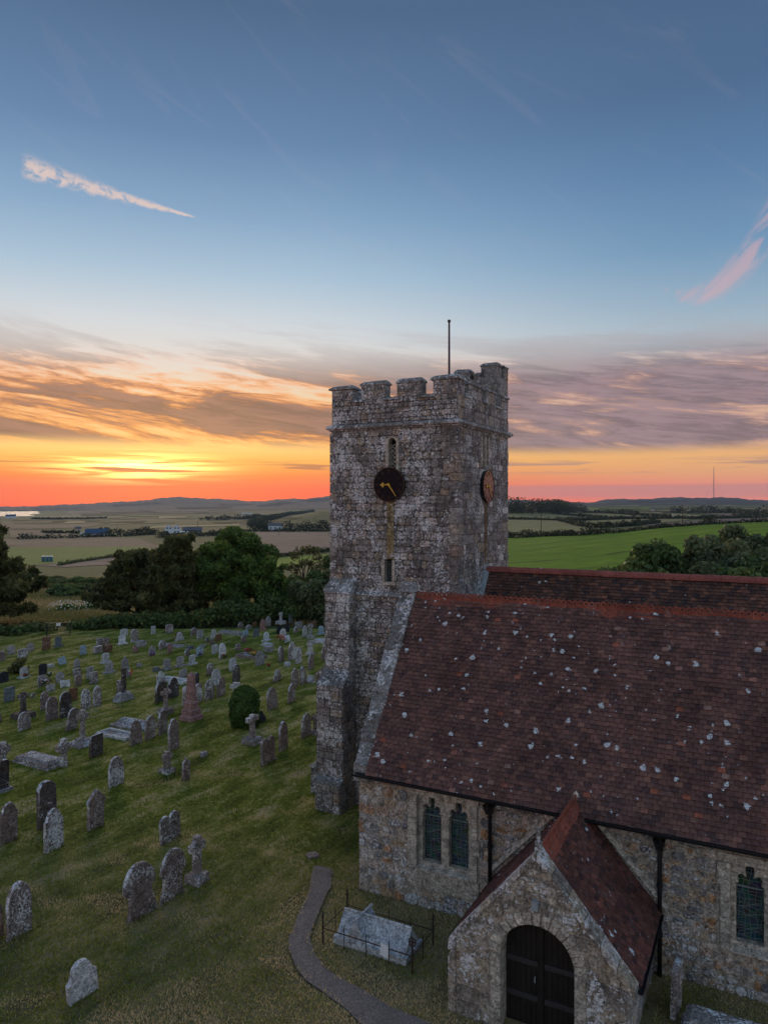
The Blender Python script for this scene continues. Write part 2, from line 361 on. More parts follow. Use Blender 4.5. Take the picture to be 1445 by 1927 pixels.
M['mortar'] = stone_mat('lime_mortar', [(0.0, (0.36, 0.32, 0.265)), (1.0, (0.36, 0.32, 0.265))], 0.15, 9.0, 0.4, dark=0.35)
M['dark_mortar'] = stone_mat('old_mortar', [(0.0, (0.10, 0.092, 0.085)), (1.0, (0.10, 0.092, 0.085))], 0.4, 9.0, 0.4, dark=0.35)

def tile_mat(name, stops, spots=0.5, moss=0.3):
    m, n, b = new_mat(name, 0.88, 0.2); p = n.pos(); t = tintn(n)
    c = n.ramp(t, stops)
    k = n.m('MULTIPLY', n.ln(n.noise(p, 14.0, 4, 0.7), 0.25, 0.75, 0.5, 1.45), n.ln(n.noise(p, 1.1, 4, 0.6), 0.3, 0.7, 0.7, 1.3))
    c = n.mix(1.0, n.xyz(k, k, k), c, 'MULTIPLY')
    c = n.mix(n.m('MULTIPLY', n.ss(n.noise(p, 6.0, 4, 0.72), 0.58, 0.68), moss), c, (0.16, 0.15, 0.14))
    warp = n.vm('ADD', p, n.vm('MULTIPLY', n.noise(p, 9.0, 3, 0.6, 0.0, True), (0.17, 0.17, 0.17)))
    v = n.voro(warp, 3.9); vc = n.sep(n.voro(warp, 3.9, 'F1', 1))
    rad = n.ln(n.m('POWER', vc[1], 1.8), 0.0, 1.0, 0.09, 0.34)
    s1 = n.m('MULTIPLY', n.m('SUBTRACT', 1.0, n.ss(v, n.m('MULTIPLY', rad, 0.8), rad)), n.ss(n.m('ADD', vc[0], n.ln(n.noise(p, 0.75, 2, 0.5), 0.38, 0.60, -0.40, 0.34)), 1.0 - 0.74 * spots, 1.01 - 0.74 * spots))
    v2 = n.voro(warp, 7.0); vc2 = n.sep(n.voro(warp, 7.0, 'F1', 1))
    s2 = n.m('MULTIPLY', n.m('SUBTRACT', 1.0, n.ss(v2, 0.10, 0.16)), n.ss(n.m('ADD', vc2[0], n.ln(n.noise(p, 0.9, 3), 0.35, 0.65, -0.22, 0.20)), 0.86, 0.87))
    sp = n.m('MULTIPLY', n.m('MAXIMUM', s1, n.m('MULTIPLY', s2, min(1.0, spots * 1.5))), n.ss(n.noise(p, 26, 3, 0.7), 0.30, 0.46))
    sc = n.mix(n.ss(n.noise(p, 40, 4, 0.7), 0.45, 0.6), (0.42, 0.47, 0.48), (0.84, 0.92, 0.95))
    c = n.mix(n.m('MULTIPLY', sp, 0.95), c, sc)
    return finish(m, n, b, c, n.noise(p, 30.0, 5, 0.65), 0.012, 0.6)
M['tile'] = tile_mat('plain_roof_tile', [(0.0, (0.075, 0.046, 0.044)), (0.35, (0.130, 0.070, 0.060)), (0.65, (0.175, 0.088, 0.070)), (0.86, (0.22, 0.118, 0.086)), (0.95, (0.30, 0.10, 0.062)), (1.0, (0.27, 0.18, 0.15))], 0.80)
M['tile_nave'] = tile_mat('old_roof_tile', [(0.0, (0.045, 0.034, 0.036)), (0.35, (0.10, 0.052, 0.040)), (0.62, (0.16, 0.075, 0.050)), (0.86, (0.21, 0.10, 0.065)), (1.0, (0.30, 0.11, 0.075))], 0.30, 0.5)
M['tile_porch'] = tile_mat('porch_roof_tile', [(0.0, (0.055, 0.030, 0.028)), (0.4, (0.115, 0.048, 0.038)), (0.8, (0.17, 0.065, 0.046)), (1.0, (0.25, 0.09, 0.06))], 0.42, 0.6)
M['ridge'] = tile_mat('terracotta_ridge', [(0.0, (0.20, 0.062, 0.042)), (1.0, (0.29, 0.088, 0.056))], 0.22, 0.7)
M['ridge_plain'] = tile_mat('red_ridge_tile', [(0.0, (0.24, 0.075, 0.060)), (1.0, (0.31, 0.095, 0.075))], 0.04, 0.25)
M['iron'] = flat_mat('black_cast_iron', (0.012, 0.012, 0.014), 0.45, 0.4, 0.3)
M['rust'] = flat_mat('rusty_railing_iron', (0.040, 0.022, 0.018), 0.75, 0.3, 0.5, 20)
M['door'] = flat_mat('dark_oak_door', (0.014, 0.012, 0.011), 0.6, 0.3, 0.4, 5)
M['lead'] = flat_mat('lead_sheet', (0.26, 0.30, 0.33), 0.6, 0.3, 0.2)
M['dial_gloss'] = flat_mat('glossy_clock_dial', (0.012, 0.012, 0.016), 0.14, 0.45, 0.1)
M['came'] = flat_mat('lead_came', (0.17, 0.21, 0.21), 0.6, 0.3, 0.3)
M['gold'] = flat_mat('gilded_hand', (0.62, 0.36, 0.035), 0.45, 0.4, 0.15)
M['dull_gold'] = flat_mat('worn_gilding', (0.10, 0.048, 0.025), 0.6, 0.3, 0.6, 30)
M['dial'] = flat_mat('black_clock_dial', (0.004, 0.004, 0.008), 0.20, 0.12, 0.2)
M['pole'] = flat_mat('flagpole_paint', (0.045, 0.03, 0.05), 0.5, 0.3, 0.2)
M['wood'] = flat_mat('weathered_pole_wood', (0.10, 0.075, 0.055), 0.9, 0.2, 0.3)
M['white'] = flat_mat('white_paint', (0.70, 0.72, 0.74), 0.6, 0.3, 0.08)
M['void'] = flat_mat('dark_interior', (0.010, 0.010, 0.010), 0.9, 0.1, 0.2)
def glass_mat():
    m, n, b = new_mat('leaded_stained_glass', 0.22, 0.5); p = n.pos()
    c = n.n('ShaderNodeTexVoronoi', {'Vector': p, 'Scale': 9.0}, feature='F1').outputs[1]
    c = n.mix(0.5, n.mix(1.0, c, (0.08, 0.14, 0.16), 'MULTIPLY'), (0.014, 0.038, 0.044))
    return finish(m, n, b, c, n.noise(p, 14, 3), 0.01, 0.5)
M['glass'] = glass_mat()

def leaf_mat(name, a, b_, c_, trans=0.25):
    m, n, b = new_mat(name, 0.6, 0.25); t = tintn(n)
    c = n.ramp(t, [(0.0, a), (0.55, b_), (1.0, c_)])
    n.t.links.new(c, b.inputs['Base Color'])
    tr = n.n('ShaderNodeBsdfTranslucent', {0: c})
    mx = n.n('ShaderNodeMixShader', {0: trans, 1: b.outputs[0], 2: tr.outputs[0]})
    n.t.links.new(mx.outputs[0], n.t.nodes['Material Output'].inputs[0])
    return m
M['leaf'] = leaf_mat('broad_leaf', (0.0504, 0.0936, 0.0216), (0.102, 0.174, 0.0336), (0.252, 0.3, 0.048), 0.35)
M['leaf_dark'] = leaf_mat('hedge_leaf', (0.0484, 0.0808, 0.0275), (0.0937, 0.1486, 0.0436), (0.2099, 0.2503, 0.0646), 0.3)
M['leaf_grey'] = leaf_mat('evergreen_leaf', (0.0688, 0.0975, 0.045), (0.1375, 0.175, 0.0813), (0.2625, 0.2625, 0.125), 0.3)
M['needle'] = leaf_mat('pine_needle', (0.055, 0.070, 0.026), (0.112, 0.122, 0.042), (0.22, 0.19, 0.065), 0.25)
M['far_hedge'] = leaf_mat('far_hedge_leaf', (0.024, 0.033, 0.017), (0.044, 0.058, 0.025), (0.085, 0.096, 0.04), 0.2)
M['scrub'] = leaf_mat('scrub_leaf', (0.0747, 0.0978, 0.0368), (0.138, 0.1667, 0.0598), (0.23, 0.23, 0.092), 0.3)
M['yew'] = leaf_mat('clipped_yew', (0.0286, 0.065, 0.0156), (0.065, 0.13, 0.026), (0.13, 0.208, 0.0455), 0.2)
M['blade'] = leaf_mat('grass_blade', (0.090, 0.128, 0.012), (0.22, 0.245, 0.030), (0.60, 0.46, 0.25), 0.35)
M['hay'] = leaf_mat('dry_meadow_grass', (0.13, 0.145, 0.05), (0.22, 0.20, 0.085), (0.36, 0.28, 0.14), 0.35)
M['petal_white'] = leaf_mat('white_blossom', (0.5, 0.52, 0.48), (0.6, 0.62, 0.58), (0.7, 0.7, 0.68))
M['bark'] = flat_mat('tree_bark', (0.055, 0.042, 0.033), 0.95, 0.1, 0.5, 6)

# ================================================================== the land
def ground_mat(name, c0, c1, c2, scale=0.05, rows=None, rowscale=1.0, rowamt=0.35, streak=None):
    m, n, b = new_mat(name, 0.95, 0.1); p = n.pos()
    q = p
    if streak: q = n.n('ShaderNodeMapping', {'Vector': p, 'Rotation': (0, 0, streak), 'Scale': (1.0, 0.22, 1.0)}).outputs[0]
    f = n.noise(q, scale, 7, 0.65)
    c = n.ramp(n.ln(f, 0.28, 0.72), [(0.0, c0), (0.5, c1), (1.0, c2)])
    k = n.ln(n.noise(q, scale * 9, 6, 0.7), 0.25, 0.75, 0.72, 1.28)
    c = n.mix(1.0, n.xyz(k, k, k), c, 'MULTIPLY')
    if rows is not None:
        s_ = n.dot(p, (math.cos(rows), -math.sin(rows), 0))
        s_ = n.m('ADD', s_, n.m('MULTIPLY', n.noise(p, 0.03, 3), 9.0))
        wv = n.m('SINE', n.m('MULTIPLY', s_, rowscale)); wv2 = n.m('SINE', n.m('MULTIPLY', s_, rowscale * 0.37))
        d = n.m('MULTIPLY', n.ss(n.m('ADD', n.m('MULTIPLY', wv, 0.6), n.m('MULTIPLY', wv2, 0.5)), 0.2, 1.0), n.m('MULTIPLY', n.ss(n.noise(p, 0.05, 4), 0.35, 0.6), rowamt))
        c = n.mix(d, c, tuple(x * 0.42 for x in c0))
    return finish(m, n, b, c, n.noise(p, scale * 30, 5, 0.7), 0.3 if scale < 1 else 0.03, 0.5)
M['land'] = ground_mat('rough_pasture', (0.040, 0.060, 0.020), (0.062, 0.084, 0.028), (0.100, 0.105, 0.046), 0.035)
M['f_green'] = ground_mat('sown_green_field', (0.080, 0.165, 0.004), (0.105, 0.205, 0.006), (0.145, 0.235, 0.012), 0.03, R(24), 1.15, 0.75)
M['f_grass'] = ground_mat('paddock_grass', (0.080, 0.140, 0.022), (0.105, 0.168, 0.028), (0.14, 0.18, 0.045), 0.03)
M['f_brown'] = ground_mat('stubble_field', (0.1262, 0.0982, 0.0673), (0.1543, 0.1197, 0.0823), (0.187, 0.1496, 0.0982), 0.02, R(-62), 0.6, 0.35)
M['f_plough'] = ground_mat('ploughed_field', (0.1275, 0.0978, 0.085), (0.154, 0.1169, 0.0999), (0.1806, 0.1381, 0.1169), 0.02, R(-75), 0.5, 0.40)
M['f_straw'] = ground_mat('ripe_corn_field', (0.22, 0.185, 0.085), (0.265, 0.22, 0.105), (0.31, 0.255, 0.13), 0.01, R(-50), 0.16, 0.25)
M['f_olive'] = ground_mat('grazed_field', (0.078, 0.088, 0.034), (0.098, 0.108, 0.044), (0.12, 0.12, 0.055), 0.01)
M['f_corn'] = ground_mat('pale_green_crop', (0.155, 0.158, 0.066), (0.19, 0.185, 0.08), (0.225, 0.205, 0.095), 0.008, R(-40), 0.12, 0.25)
M['hill'] = ground_mat('downland', (0.012, 0.019, 0.022), (0.024, 0.032, 0.032), (0.055, 0.054, 0.046), 0.0030)
M['hill_wood'] = ground_mat('far_woodland', (0.012, 0.017, 0.013), (0.018, 0.024, 0.017), (0.028, 0.034, 0.022), 0.02)
M['track'] = ground_mat('gravel_track', (0.22, 0.19, 0.17), (0.27, 0.235, 0.21), (0.31, 0.27, 0.24), 0.1)

# one sheet: columns by bearing, rows by distance, dense towards the horizon line
cols_px = np.concatenate([np.linspace(-700, -20, 40), np.linspace(-12, 1458, 620), np.linspace(1480, 2150, 40)])
drow = np.concatenate([np.linspace(2.5, 60, 26), np.linspace(63, 300, 100), np.geomspace(305, 1500, 100), np.geomspace(1530, 8000, 110)])
CC, DD = np.meshgrid(cols_px, drow)
ZZ = gz_pd(CC, DD)
AA = (CC - CX) / FPX
GX = (VX + AA * RX) * DD; GY = (VY + AA * RY) * DD
nr, nc = CC.shape
GV = np.stack([GX, GY, ZZ], -1).reshape(-1, 3)
idx = np.arange(nr * nc).reshape(nr, nc)
GQ = np.stack([idx[:-1, :-1], idx[:-1, 1:], idx[1:, 1:], idx[1:, :-1]], -1).reshape(-1, 4)
def grid_obj(name, V, Q, mat, smooth=True, tint=None):
    me = bpy.data.meshes.new(name); V = np.asarray(V, np.float32); Q = np.asarray(Q, np.int32)
    me.vertices.add(len(V)); me.vertices.foreach_set('co', V.ravel())
    k = Q.shape[1]
    me.loops.add(Q.size); me.loops.foreach_set('vertex_index', Q.ravel())
    me.polygons.add(len(Q)); me.polygons.foreach_set('loop_start', np.arange(0, Q.size, k, dtype=np.int32))
    me.polygons.foreach_set('loop_total', np.full(len(Q), k, np.int32))
    if smooth: me.polygons.foreach_set('use_smooth', np.ones(len(Q), bool))
    if tint is not None:
        at = me.attributes.new('tint', 'FLOAT', 'POINT'); at.data.foreach_set('value', np.asarray(tint, np.float32))
    me.materials.append(mat); me.update(calc_edges=True)
    o = bpy.data.objects.new(name, me); return o
back = np.array([[0, 0, 0]])
gb = []                       # the ground carries on behind the viewpoint, level
e0 = [(VX + a * RX) * 2.5 for a in (AA[0, 0], AA[0, -1])]; e1 = [(VY + a * RY) * 2.5 for a in (AA[0, 0], AA[0, -1])]
bl = [(e0[0], e1[0], 0), (e0[1], e1[1], 0), (-VX * 150 + RX * 260, -VY * 150 + RY * 260, 0), (-VX * 150 - RX * 260, -VY * 150 - RY * 260, 0)]
GVb = np.concatenate([GV, np.array(bl)]); nb = len(GV)
GQb = np.concatenate([GQ, np.array([[nb, nb + 1, nb + 2, nb + 3][::-1]])])
ground = place(grid_obj('ground', GVb, GQb, M['land'])); tag(ground, kind='structure')
FC = GV[GQ].mean(1)
fpx, fpy, fd = project(FC[:, 0], FC[:, 1], FC[:, 2])
def inside(poly, x, y):
    r = np.zeros(len(x), bool); n = len(poly)
    for i in range(n):
        x0, y0 = poly[i]; x1, y1 = poly[(i + 1) % n]
        if y0 == y1: continue
        c = ((y0 > y) != (y1 > y)) & (x < (x1 - x0) * (y - y0) / (y1 - y0) + x0); r ^= c
    return r
def field(name, poly, mat, d0, d1):
    s = inside(poly, fpx, fpy) & (fd > d0) & (fd < d1)
    if not s.any(): return None
    Q = GQ[s]; u, inv = np.unique(Q, return_inverse=True)
    V = GV[u].copy(); V[:, 2] += 0.03 + np.hypot(V[:, 0], V[:, 1]) * 0.0004
    o = place(grid_obj(name, V, inv.reshape(-1, 4), M[mat])); tag(o, kind='structure'); return o
field('field', [(955, 1012), (1060, 1009), (1150, 1003), (1220, 997), (1290, 991), (1370, 986), (1470, 982), (1470, 1130), (930, 1100), (930, 1013)], 'f_green', 64, 300)
field('field', [(500, 1054), (560, 1047), (640, 1036), (640, 1052), (515, 1068)], 'f_green', 90, 330)
field('field', [(-30, 1031), (150, 1030.5), (270, 1029), (300, 1036), (225, 1042), (150, 1056), (90, 1063), (-30, 1066)], 'f_grass', 150, 420)
field('field', [(-30, 1016), (60, 1014), (215, 1011), (262, 1014), (298, 1029), (300, 1035), (270, 1029), (150, 1030.5), (-30, 1031)], 'f_brown', 250, 700)
field('field', [(428, 1001), (640, 1002), (640, 1034), (560, 1040), (505, 1044), (380, 1030)], 'f_plough', 150, 800)
field('track', [(60, 1064), (150, 1057), (235, 1047), (262, 1046), (262, 1060), (120, 1068)], 'f_plough', 120, 420)
field('field', [(15, 997), (120, 1001), (142, 1005), (140, 1011), (20, 1013)], 'f_brown', 380, 1200)
field('field', [(-30, 985), (80, 988), (205, 985), (160, 993), (60, 996), (-30, 996)], 'f_brown', 500, 2500)
field('field', [(262, 992), (330, 988.5), (450, 986.5), (452, 989.5), (330, 992.5), (264, 995)], 'f_straw', 500, 2500)
field('field', [(330, 979), (460, 979), (455, 985.5), (330, 988)], 'f_olive', 600, 3000)
field('field', [(130, 962), (225, 960), (300, 964), (220, 969), (120, 970)], 'f_brown', 1500, 5200)
field('field', [(300, 971), (350, 970), (352, 974.5), (300, 976)], 'f_straw', 1200, 5200)
field('field', [(130, 978), (330, 976), (330, 985), (210, 985)], 'f_olive', 600, 3000)
field('field', [(500, 985), (560, 964), (640, 962), (640, 992), (500, 994)], 'f_olive', 900, 1330)
field('field', [(950, 979), (1050, 979), (1110, 996), (1090, 1002), (1010, 1004), (950, 1006)], 'f_corn', 310, 900)
field('field', [(950, 966.5), (1030, 966.5), (1140, 977), (1060, 979.5), (950, 977)], 'f_corn', 420, 1800)
field('field', [(1052, 966.5), (1120, 965), (1250, 974), (1240, 976), (1155, 976)], 'f_corn', 420, 2200)
field('field', [(1075, 982), (1180, 978), (1300, 977), (1290, 980), (1190, 988), (1120, 991)], 'f_corn', 310, 1500)
field('field', [(1190, 966), (1280, 968), (1385, 974.5), (1330, 976), (1255, 973.5), (1190, 969)], 'f_straw', 420, 2600)
field('field', [(1200, 989), (1330, 978), (1445, 974.5), (1460, 982), (1370, 985), (1290, 989)], 'f_plough', 310, 1300)
field('field', [(1300, 964.5), (1440, 968), (1440, 972), (1390, 973)], 'f_brown', 600, 3600)
random.seed(77)
for k in range(70):
    left_ = k % 2 == 0
    cx_ = random.uniform(40, 600) if left_ else random.uniform(970, 1440); cy_ = random.uniform(962, 984) if left_ else random.uniform(958, 966)
    hw_ = random.uniform(30, 95); hh_ = random.choice((0.35, 0.45, 0.9, 1.5, 2.2)); sk_ = random.uniform(-1.2, 1.2)
    field('field', [(cx_ - hw_, cy_ - hh_ + sk_), (cx_ + hw_, cy_ - hh_ - sk_), (cx_ + hw_ * .8, cy_ + hh_ - sk_), (cx_ - hw_ * .9, cy_ + hh_ + sk_)], ('hill_wood' if hh_ < .5 else random.choice(('f_olive', 'f_grass', 'f_brown', 'f_plough', 'f_straw', 'f_corn'))), 900, 3900)
# the downs
for poly, mt in [([(-40, 940), (640, 920), (640, 958), (300, 962), (120, 960), (-40, 962)], 'hill'), ([(950, 930), (1470, 930), (1470, 962), (1200, 961), (950, 960)], 'hill')]:
    s = inside(poly, fpx, fpy) & (fd > 3400)
    if s.any():
        Q = GQ[s]; u, inv = np.unique(Q, return_inverse=True); V = GV[u].copy(); V[:, 2] += 0.03 + np.hypot(V[:, 0], V[:, 1]) * 0.0004
        tag(place(grid_obj('hills', V, inv.reshape(-1, 4), M[mt])), kind='structure')
for poly in [[(500, 949), (530, 944), (560, 946), (520, 954)], [(560, 941), (625, 937), (628, 943), (580, 946)], [(200, 951), (300, 946), (310, 948), (220, 954)],
             [(985, 949), (1080, 951), (1180, 946), (1190, 951), (1080, 956)], [(1180, 943), (1300, 942), (1300, 944.5), (1190, 948)], [(1300, 942), (1420, 945), (1440, 949), (1330, 946)],
             [(400, 950), (470, 949), (480, 951), (420, 953)], [(60, 957), (160, 955), (160, 957), (70, 959)]]:
    field('far_wood', poly, 'hill_wood', 4000, 6950)
for poly, mt in [([(1110, 953), (1200, 951), (1210, 957), (1130, 958)], 'f_corn'), ([(1320, 957), (1370, 951), (1440, 955), (1440, 960), (1340, 961)], 'f_straw'), ([(330, 955), (440, 954), (430, 958), (340, 959)], 'f_olive'),
                 ([(480, 951), (520, 949), (525, 953), (490, 955)], 'f_straw'), ([(960, 951), (1010, 951), (1060, 957), (970, 956)], 'f_corn')]:
    field('field', poly, mt, 3000, 6900)
# sea
ms, n_, b_ = new_mat('calm_sea', 0.55, 0.22); b_.inputs['Base Color'].default_value = (0.03, 0.05, 0.07, 1)
finish(ms, n_, b_, n_.ramp(n_.noise(n_.pos(), 0.002, 3), [(0, (0.03, 0.045, 0.06)), (1, (0.04, 0.06, 0.08))]), n_.noise(n_.pos(), 0.05, 5), 0.15, 0.4)
sq = [at_d(-690, 2700, -38.0), at_d(125, 2700, -38.0), at_d(125, 5600, -38.0), at_d(-690, 5600, -38.0)]
tag(mesh_obj('sea', sq, [(0, 1, 2, 3)], ms), kind='structure')

# ================================================================== churchyard lawn
def lawn_mat():
    m, n, b = new_mat('mown_churchyard_grass', 0.95, 0.1); p = n.pos()
    q = n.n('ShaderNodeMapping', {'Vector': p, 'Rotation': (0, 0, R(-28)), 'Scale': (1.0, 0.30, 1.0)}).outputs[0]
    f = n.noise(q, 1.15, 5, 0.68, 0.3); g = n.noise(p, 0.20, 3, 0.6); h = n.noise(p, 7.0, 4, 0.75); fine = n.noise(p, 38.0, 3, 0.75)
    v = n.m('ADD', n.m('MULTIPLY', f, 0.65), n.m('MULTIPLY', h, 0.35))
    c = n.ramp(n.ln(v, 0.39, 0.615), [(0.0, (0.038, 0.052, 0.008)), (0.35, (0.125, 0.155, 0.020)), (0.6, (0.23, 0.235, 0.042)), (1.0, (0.54, 0.42, 0.22))])
    # parched strips: along the church and where the mower scalps
    dry = n.m('ADD', n.ss(n.m('ADD', n.m('MULTIPLY', f, 0.6), n.m('MULTIPLY', h, 0.4)), 0.52, 0.66), 0.0)
    c = n.mix(n.m('MULTIPLY', n.m('MULTIPLY', dry, n.ss(g, 0.34, 0.56)), 0.9), c, (0.37, 0.28, 0.17))
    px_, py_, _ = n.sep(p)
    foot = n.m('SUBTRACT', 1.0, n.ss(n.dot(p, (VX, VY, 0)), 16.0, 27.0))
    c = n.mix(n.m('MULTIPLY', foot, n.ln(h, 0.35, 0.65, 0.25, 0.85)), c, (0.165, 0.128, 0.088))
    near = n.m('MULTIPLY', n.ss(px_, -12.5, -9.0), n.m('SUBTRACT', 1.0, n.ss(n.m('ADD', py_, n.m('MULTIPLY', px_, 0.0)), 17.5, 19.5)))
    c = n.mix(n.m('MULTIPLY', near, n.ln(h, 0.35, 0.65, 0.1, 0.75)), c, (0.26, 0.20, 0.115))
    k = n.ln(fine, 0.25, 0.75, 0.55, 1.45)
    c = n.mix(1.0, n.xyz(k, k, k), c, 'MULTIPLY')
    return finish(m, n, b, c, n.m('ADD', n.m('MULTIPLY', h, 0.6), n.m('MULTIPLY', fine, 0.4)), 0.09, 0.9)
M['lawn'] = lawn_mat()
lc = np.linspace(-700, 1900, 300); ld = np.linspace(2.6, 62, 240)
LC, LD = np.meshgrid(lc, ld); LA = (LC - CX) / FPX
LX = (VX + LA * RX) * LD; LY = (VY + LA * RY) * LD
LZ = 0.012 + 0.018 * (np.sin(LX * 0.9 + 0.4 * LY) * np.sin(LY * 0.7 - 0.3 * LX) + 0.6 * np.sin(LX * 2.3 - LY * 1.1) * np.sin(1.9 * LY + LX) + 1.2)
li = np.arange(LC.size).reshape(LC.shape)
LQ = np.stack([li[:-1, :-1], li[:-1, 1:], li[1:, 1:], li[1:, :-1]], -1).reshape(-1, 4)
lawn = place(grid_obj('lawn', np.stack([LX, LY, LZ], -1).reshape(-1, 3), LQ, M['lawn'])); tag(lawn, kind='structure')

# tarmac path
PL = [(592, 1630), (589, 1634), (587, 1650), (584, 1672), (576, 1692), (567, 1712), (556, 1740), (546, 1766), (543, 1789), (557, 1823), (577, 1845), (603, 1863), (626, 1884), (649, 1901), (690, 1940), (760, 1990), (905, 2040)]
PR = [(622, 1636), (626, 1640), (625, 1652), (624, 1667), (618, 1680), (612, 1693), (600, 1722), (590, 1747), (583, 1768), (591, 1798), (606, 1816), (622, 1830), (650, 1847), (677, 1863), (735, 1896), (812, 1930), (1010, 1965)]
pv = []; pf = []
for i, (l, r_) in enumerate(zip(PL, PR)):
    a, b2 = on_z(*l, 0.075), on_z(*r_, 0.075)
    for k in range(5):
        q = a.lerp(b2, k / 4); q.x += random.uniform(-0.035, 0.035) * (k in (0, 4)); q.y += random.uniform(-0.035, 0.035) * (k in (0, 4)); q.z += (0.012, 0.02, 0.024, 0.02, 0.012)[k]; pv.append(q)
    for k in range(4):
        if i: pf.append(((i - 1) * 5 + k, (i - 1) * 5 + k + 1, i * 5 + k + 1, i * 5 + k))
mp, n_, b_ = new_mat('worn_tarmac', 0.95, 0.15); p_ = n_.pos()
cc = n_.ramp(n_.noise(p_, 24, 5, 0.75), [(0.3, (0.08, 0.068, 0.062)), (0.5, (0.165, 0.14, 0.13)), (0.7, (0.33, 0.285, 0.26))])
cc = n_.mix(n_.m('MULTIPLY', n_.ss(n_.noise(p_, 1.8, 5), 0.5, 0.7), 0.5), cc, (0.12, 0.108, 0.10))
cr = n_.voro(n_.vm('ADD', p_, n_.vm('MULTIPLY', n_.noise(p_, 3.0, 3, 0.5, 0.0, True), (0.4, 0.4, 0.4))), 0.55, 'DISTANCE_TO_EDGE')
cc = n_.mix(n_.m('MULTIPLY', n_.m('SUBTRACT', 1.0, n_.ss(cr, 0.004, 0.016)), 0.25), cc, (0.05, 0.045, 0.042))
finish(mp, n_, b_, cc, n_.noise(p_, 60, 4), 0.012, 0.6); M['tarmac'] = mp
pth = mesh_obj('path', pv, [f[::-1] for f in pf], mp, smooth=True); tag(pth, kind='structure')

# ------------------------------------------------------------------ foliage generators
def cards(name, P3, size, mat, tint, parent=None, stretch=1.6, updir=0.0, nrm=None, jit=0.9):
    n = len(P3)
    d = rng.normal(size=(n, 3)); d[:, 2] += updir; d /= np.linalg.norm(d, axis=1, keepdims=True)
    if nrm is not None:
        nn = nrm + rng.normal(size=(n, 3)) * jit; nn /= np.linalg.norm(nn, axis=1, keepdims=True)
        d -= nn * (d * nn).sum(1, keepdims=True); d /= np.linalg.norm(d, axis=1, keepdims=True) + 1e-9
        e = np.cross(nn, d)
    else:
        r_ = rng.normal(size=(n, 3)); e = np.cross(d, r_); e /= np.linalg.norm(e, axis=1, keepdims=True) + 1e-9
    s = (size * rng.uniform(0.6, 1.4, n))[:, None]
    L = d * s * stretch * 0.5; Wd = e * s * 0.5
    V = np.stack([P3 - L, P3 + Wd, P3 + L, P3 - Wd], 1).reshape(-1, 3)
    Q = np.arange(4 * n).reshape(-1, 4)
    return place(grid_obj(name, V, Q, mat, False, np.repeat(tint, 4)), parent)
def ball(n, c, r, inner=0.35, up=0.0):
    d = rng.normal(size=(n, 3)); d[:, 2] += up; d /= np.linalg.norm(d, axis=1, keepdims=True)
    rad = (inner + (1 - inner) * rng.random(n) ** 0.6)[:, None]
    return np.asarray(c) + d * rad * np.asarray(r), d
def crown(clumps, per, size_var=0.3, inner=0.45):
    ps, ns, ts = [], [], []
    for c, r in clumps:
        k = int(per * (r[0] * r[1] + r[0] * r[2] + r[1] * r[2]) / 3)
        p, d = ball(max(k, 20), c, r, inner, 0.15)
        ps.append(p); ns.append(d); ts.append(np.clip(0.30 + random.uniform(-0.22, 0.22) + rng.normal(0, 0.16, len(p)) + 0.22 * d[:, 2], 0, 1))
    return np.concatenate(ps), np.concatenate(ns), np.concatenate(ts)
def bush_clumps(c, r, n, cr=0.42):
    out = [((c[0], c[1], c[2] - r[2] * 0.05), (r[0] * 0.66, r[1] * 0.66, r[2] * 0.72))]
    for _ in range(n):
        a = random.uniform(0, 2 * math.pi); e = math.asin(random.uniform(-0.55, 1.0)); k = random.uniform(0.55, 0.95)
        q = random.uniform(0.6, 1.25) * cr
        out.append(((c[0] + math.cos(a) * math.cos(e) * r[0] * k, c[1] + math.sin(a) * math.cos(e) * r[1] * k, c[2] + math.sin(e) * r[2] * k), (r[0] * q, r[1] * q, r[2] * q * 0.85)))
    return out
def limbs(mb, base, tips, r0, wig=0.3, fork=0.35):
    base = Vector(base)
    for tp in tips:
        tp = Vector(tp); pts = []; rad = []
        for i in range(6):
            f = i / 5; q = base.lerp(tp, f); q.z += (tp.z - base.z) * 0.18 * math.sin(f * math.pi)
            q += Vector((random.uniform(-1, 1), random.uniform(-1, 1), random.uniform(-1, 1))) * wig * math.sin(f * math.pi)
            pts.append(q); rad.append(r0 * (1 - f) ** 0.8 + 0.015)
        mb.tube(pts, rad, 6)
def broad_tree(name, label, loc, h, rad, mat, size=0.22, per=420, nclump=46, trunk_r=0.28, base_k=0.12, cat='tree', group=None, ck=0.26):
    loc = Vector(loc); t = empty(name, loc); tag(t, label, cat, group)
    cz = h * (0.5 + base_k / 2); rr = (rad[0], rad[1], h * (0.5 - base_k / 2))
    cl = bush_clumps((loc.x, loc.y, loc.z + cz), rr, nclump, ck)
    mb = MB(); mb.tube([loc + Vector((0, 0, -0.2)), loc + Vector((0.1, 0, h * 0.2)), loc + Vector((0.0, 0.1, h * 0.5)), loc + Vector((0.1, 0, h * 0.8))], [trunk_r * 1.3, trunk_r, trunk_r * 0.6, trunk_r * 0.15], 9)
    limbs(mb, loc + Vector((0, 0, h * 0.25)), [c for c, r in cl[1:14]], trunk_r * 0.5)
    mb.build('trunk', M['bark'], t, True)
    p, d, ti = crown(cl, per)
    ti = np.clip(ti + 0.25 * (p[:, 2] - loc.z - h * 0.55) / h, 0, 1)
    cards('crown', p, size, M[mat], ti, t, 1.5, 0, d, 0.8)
    return t
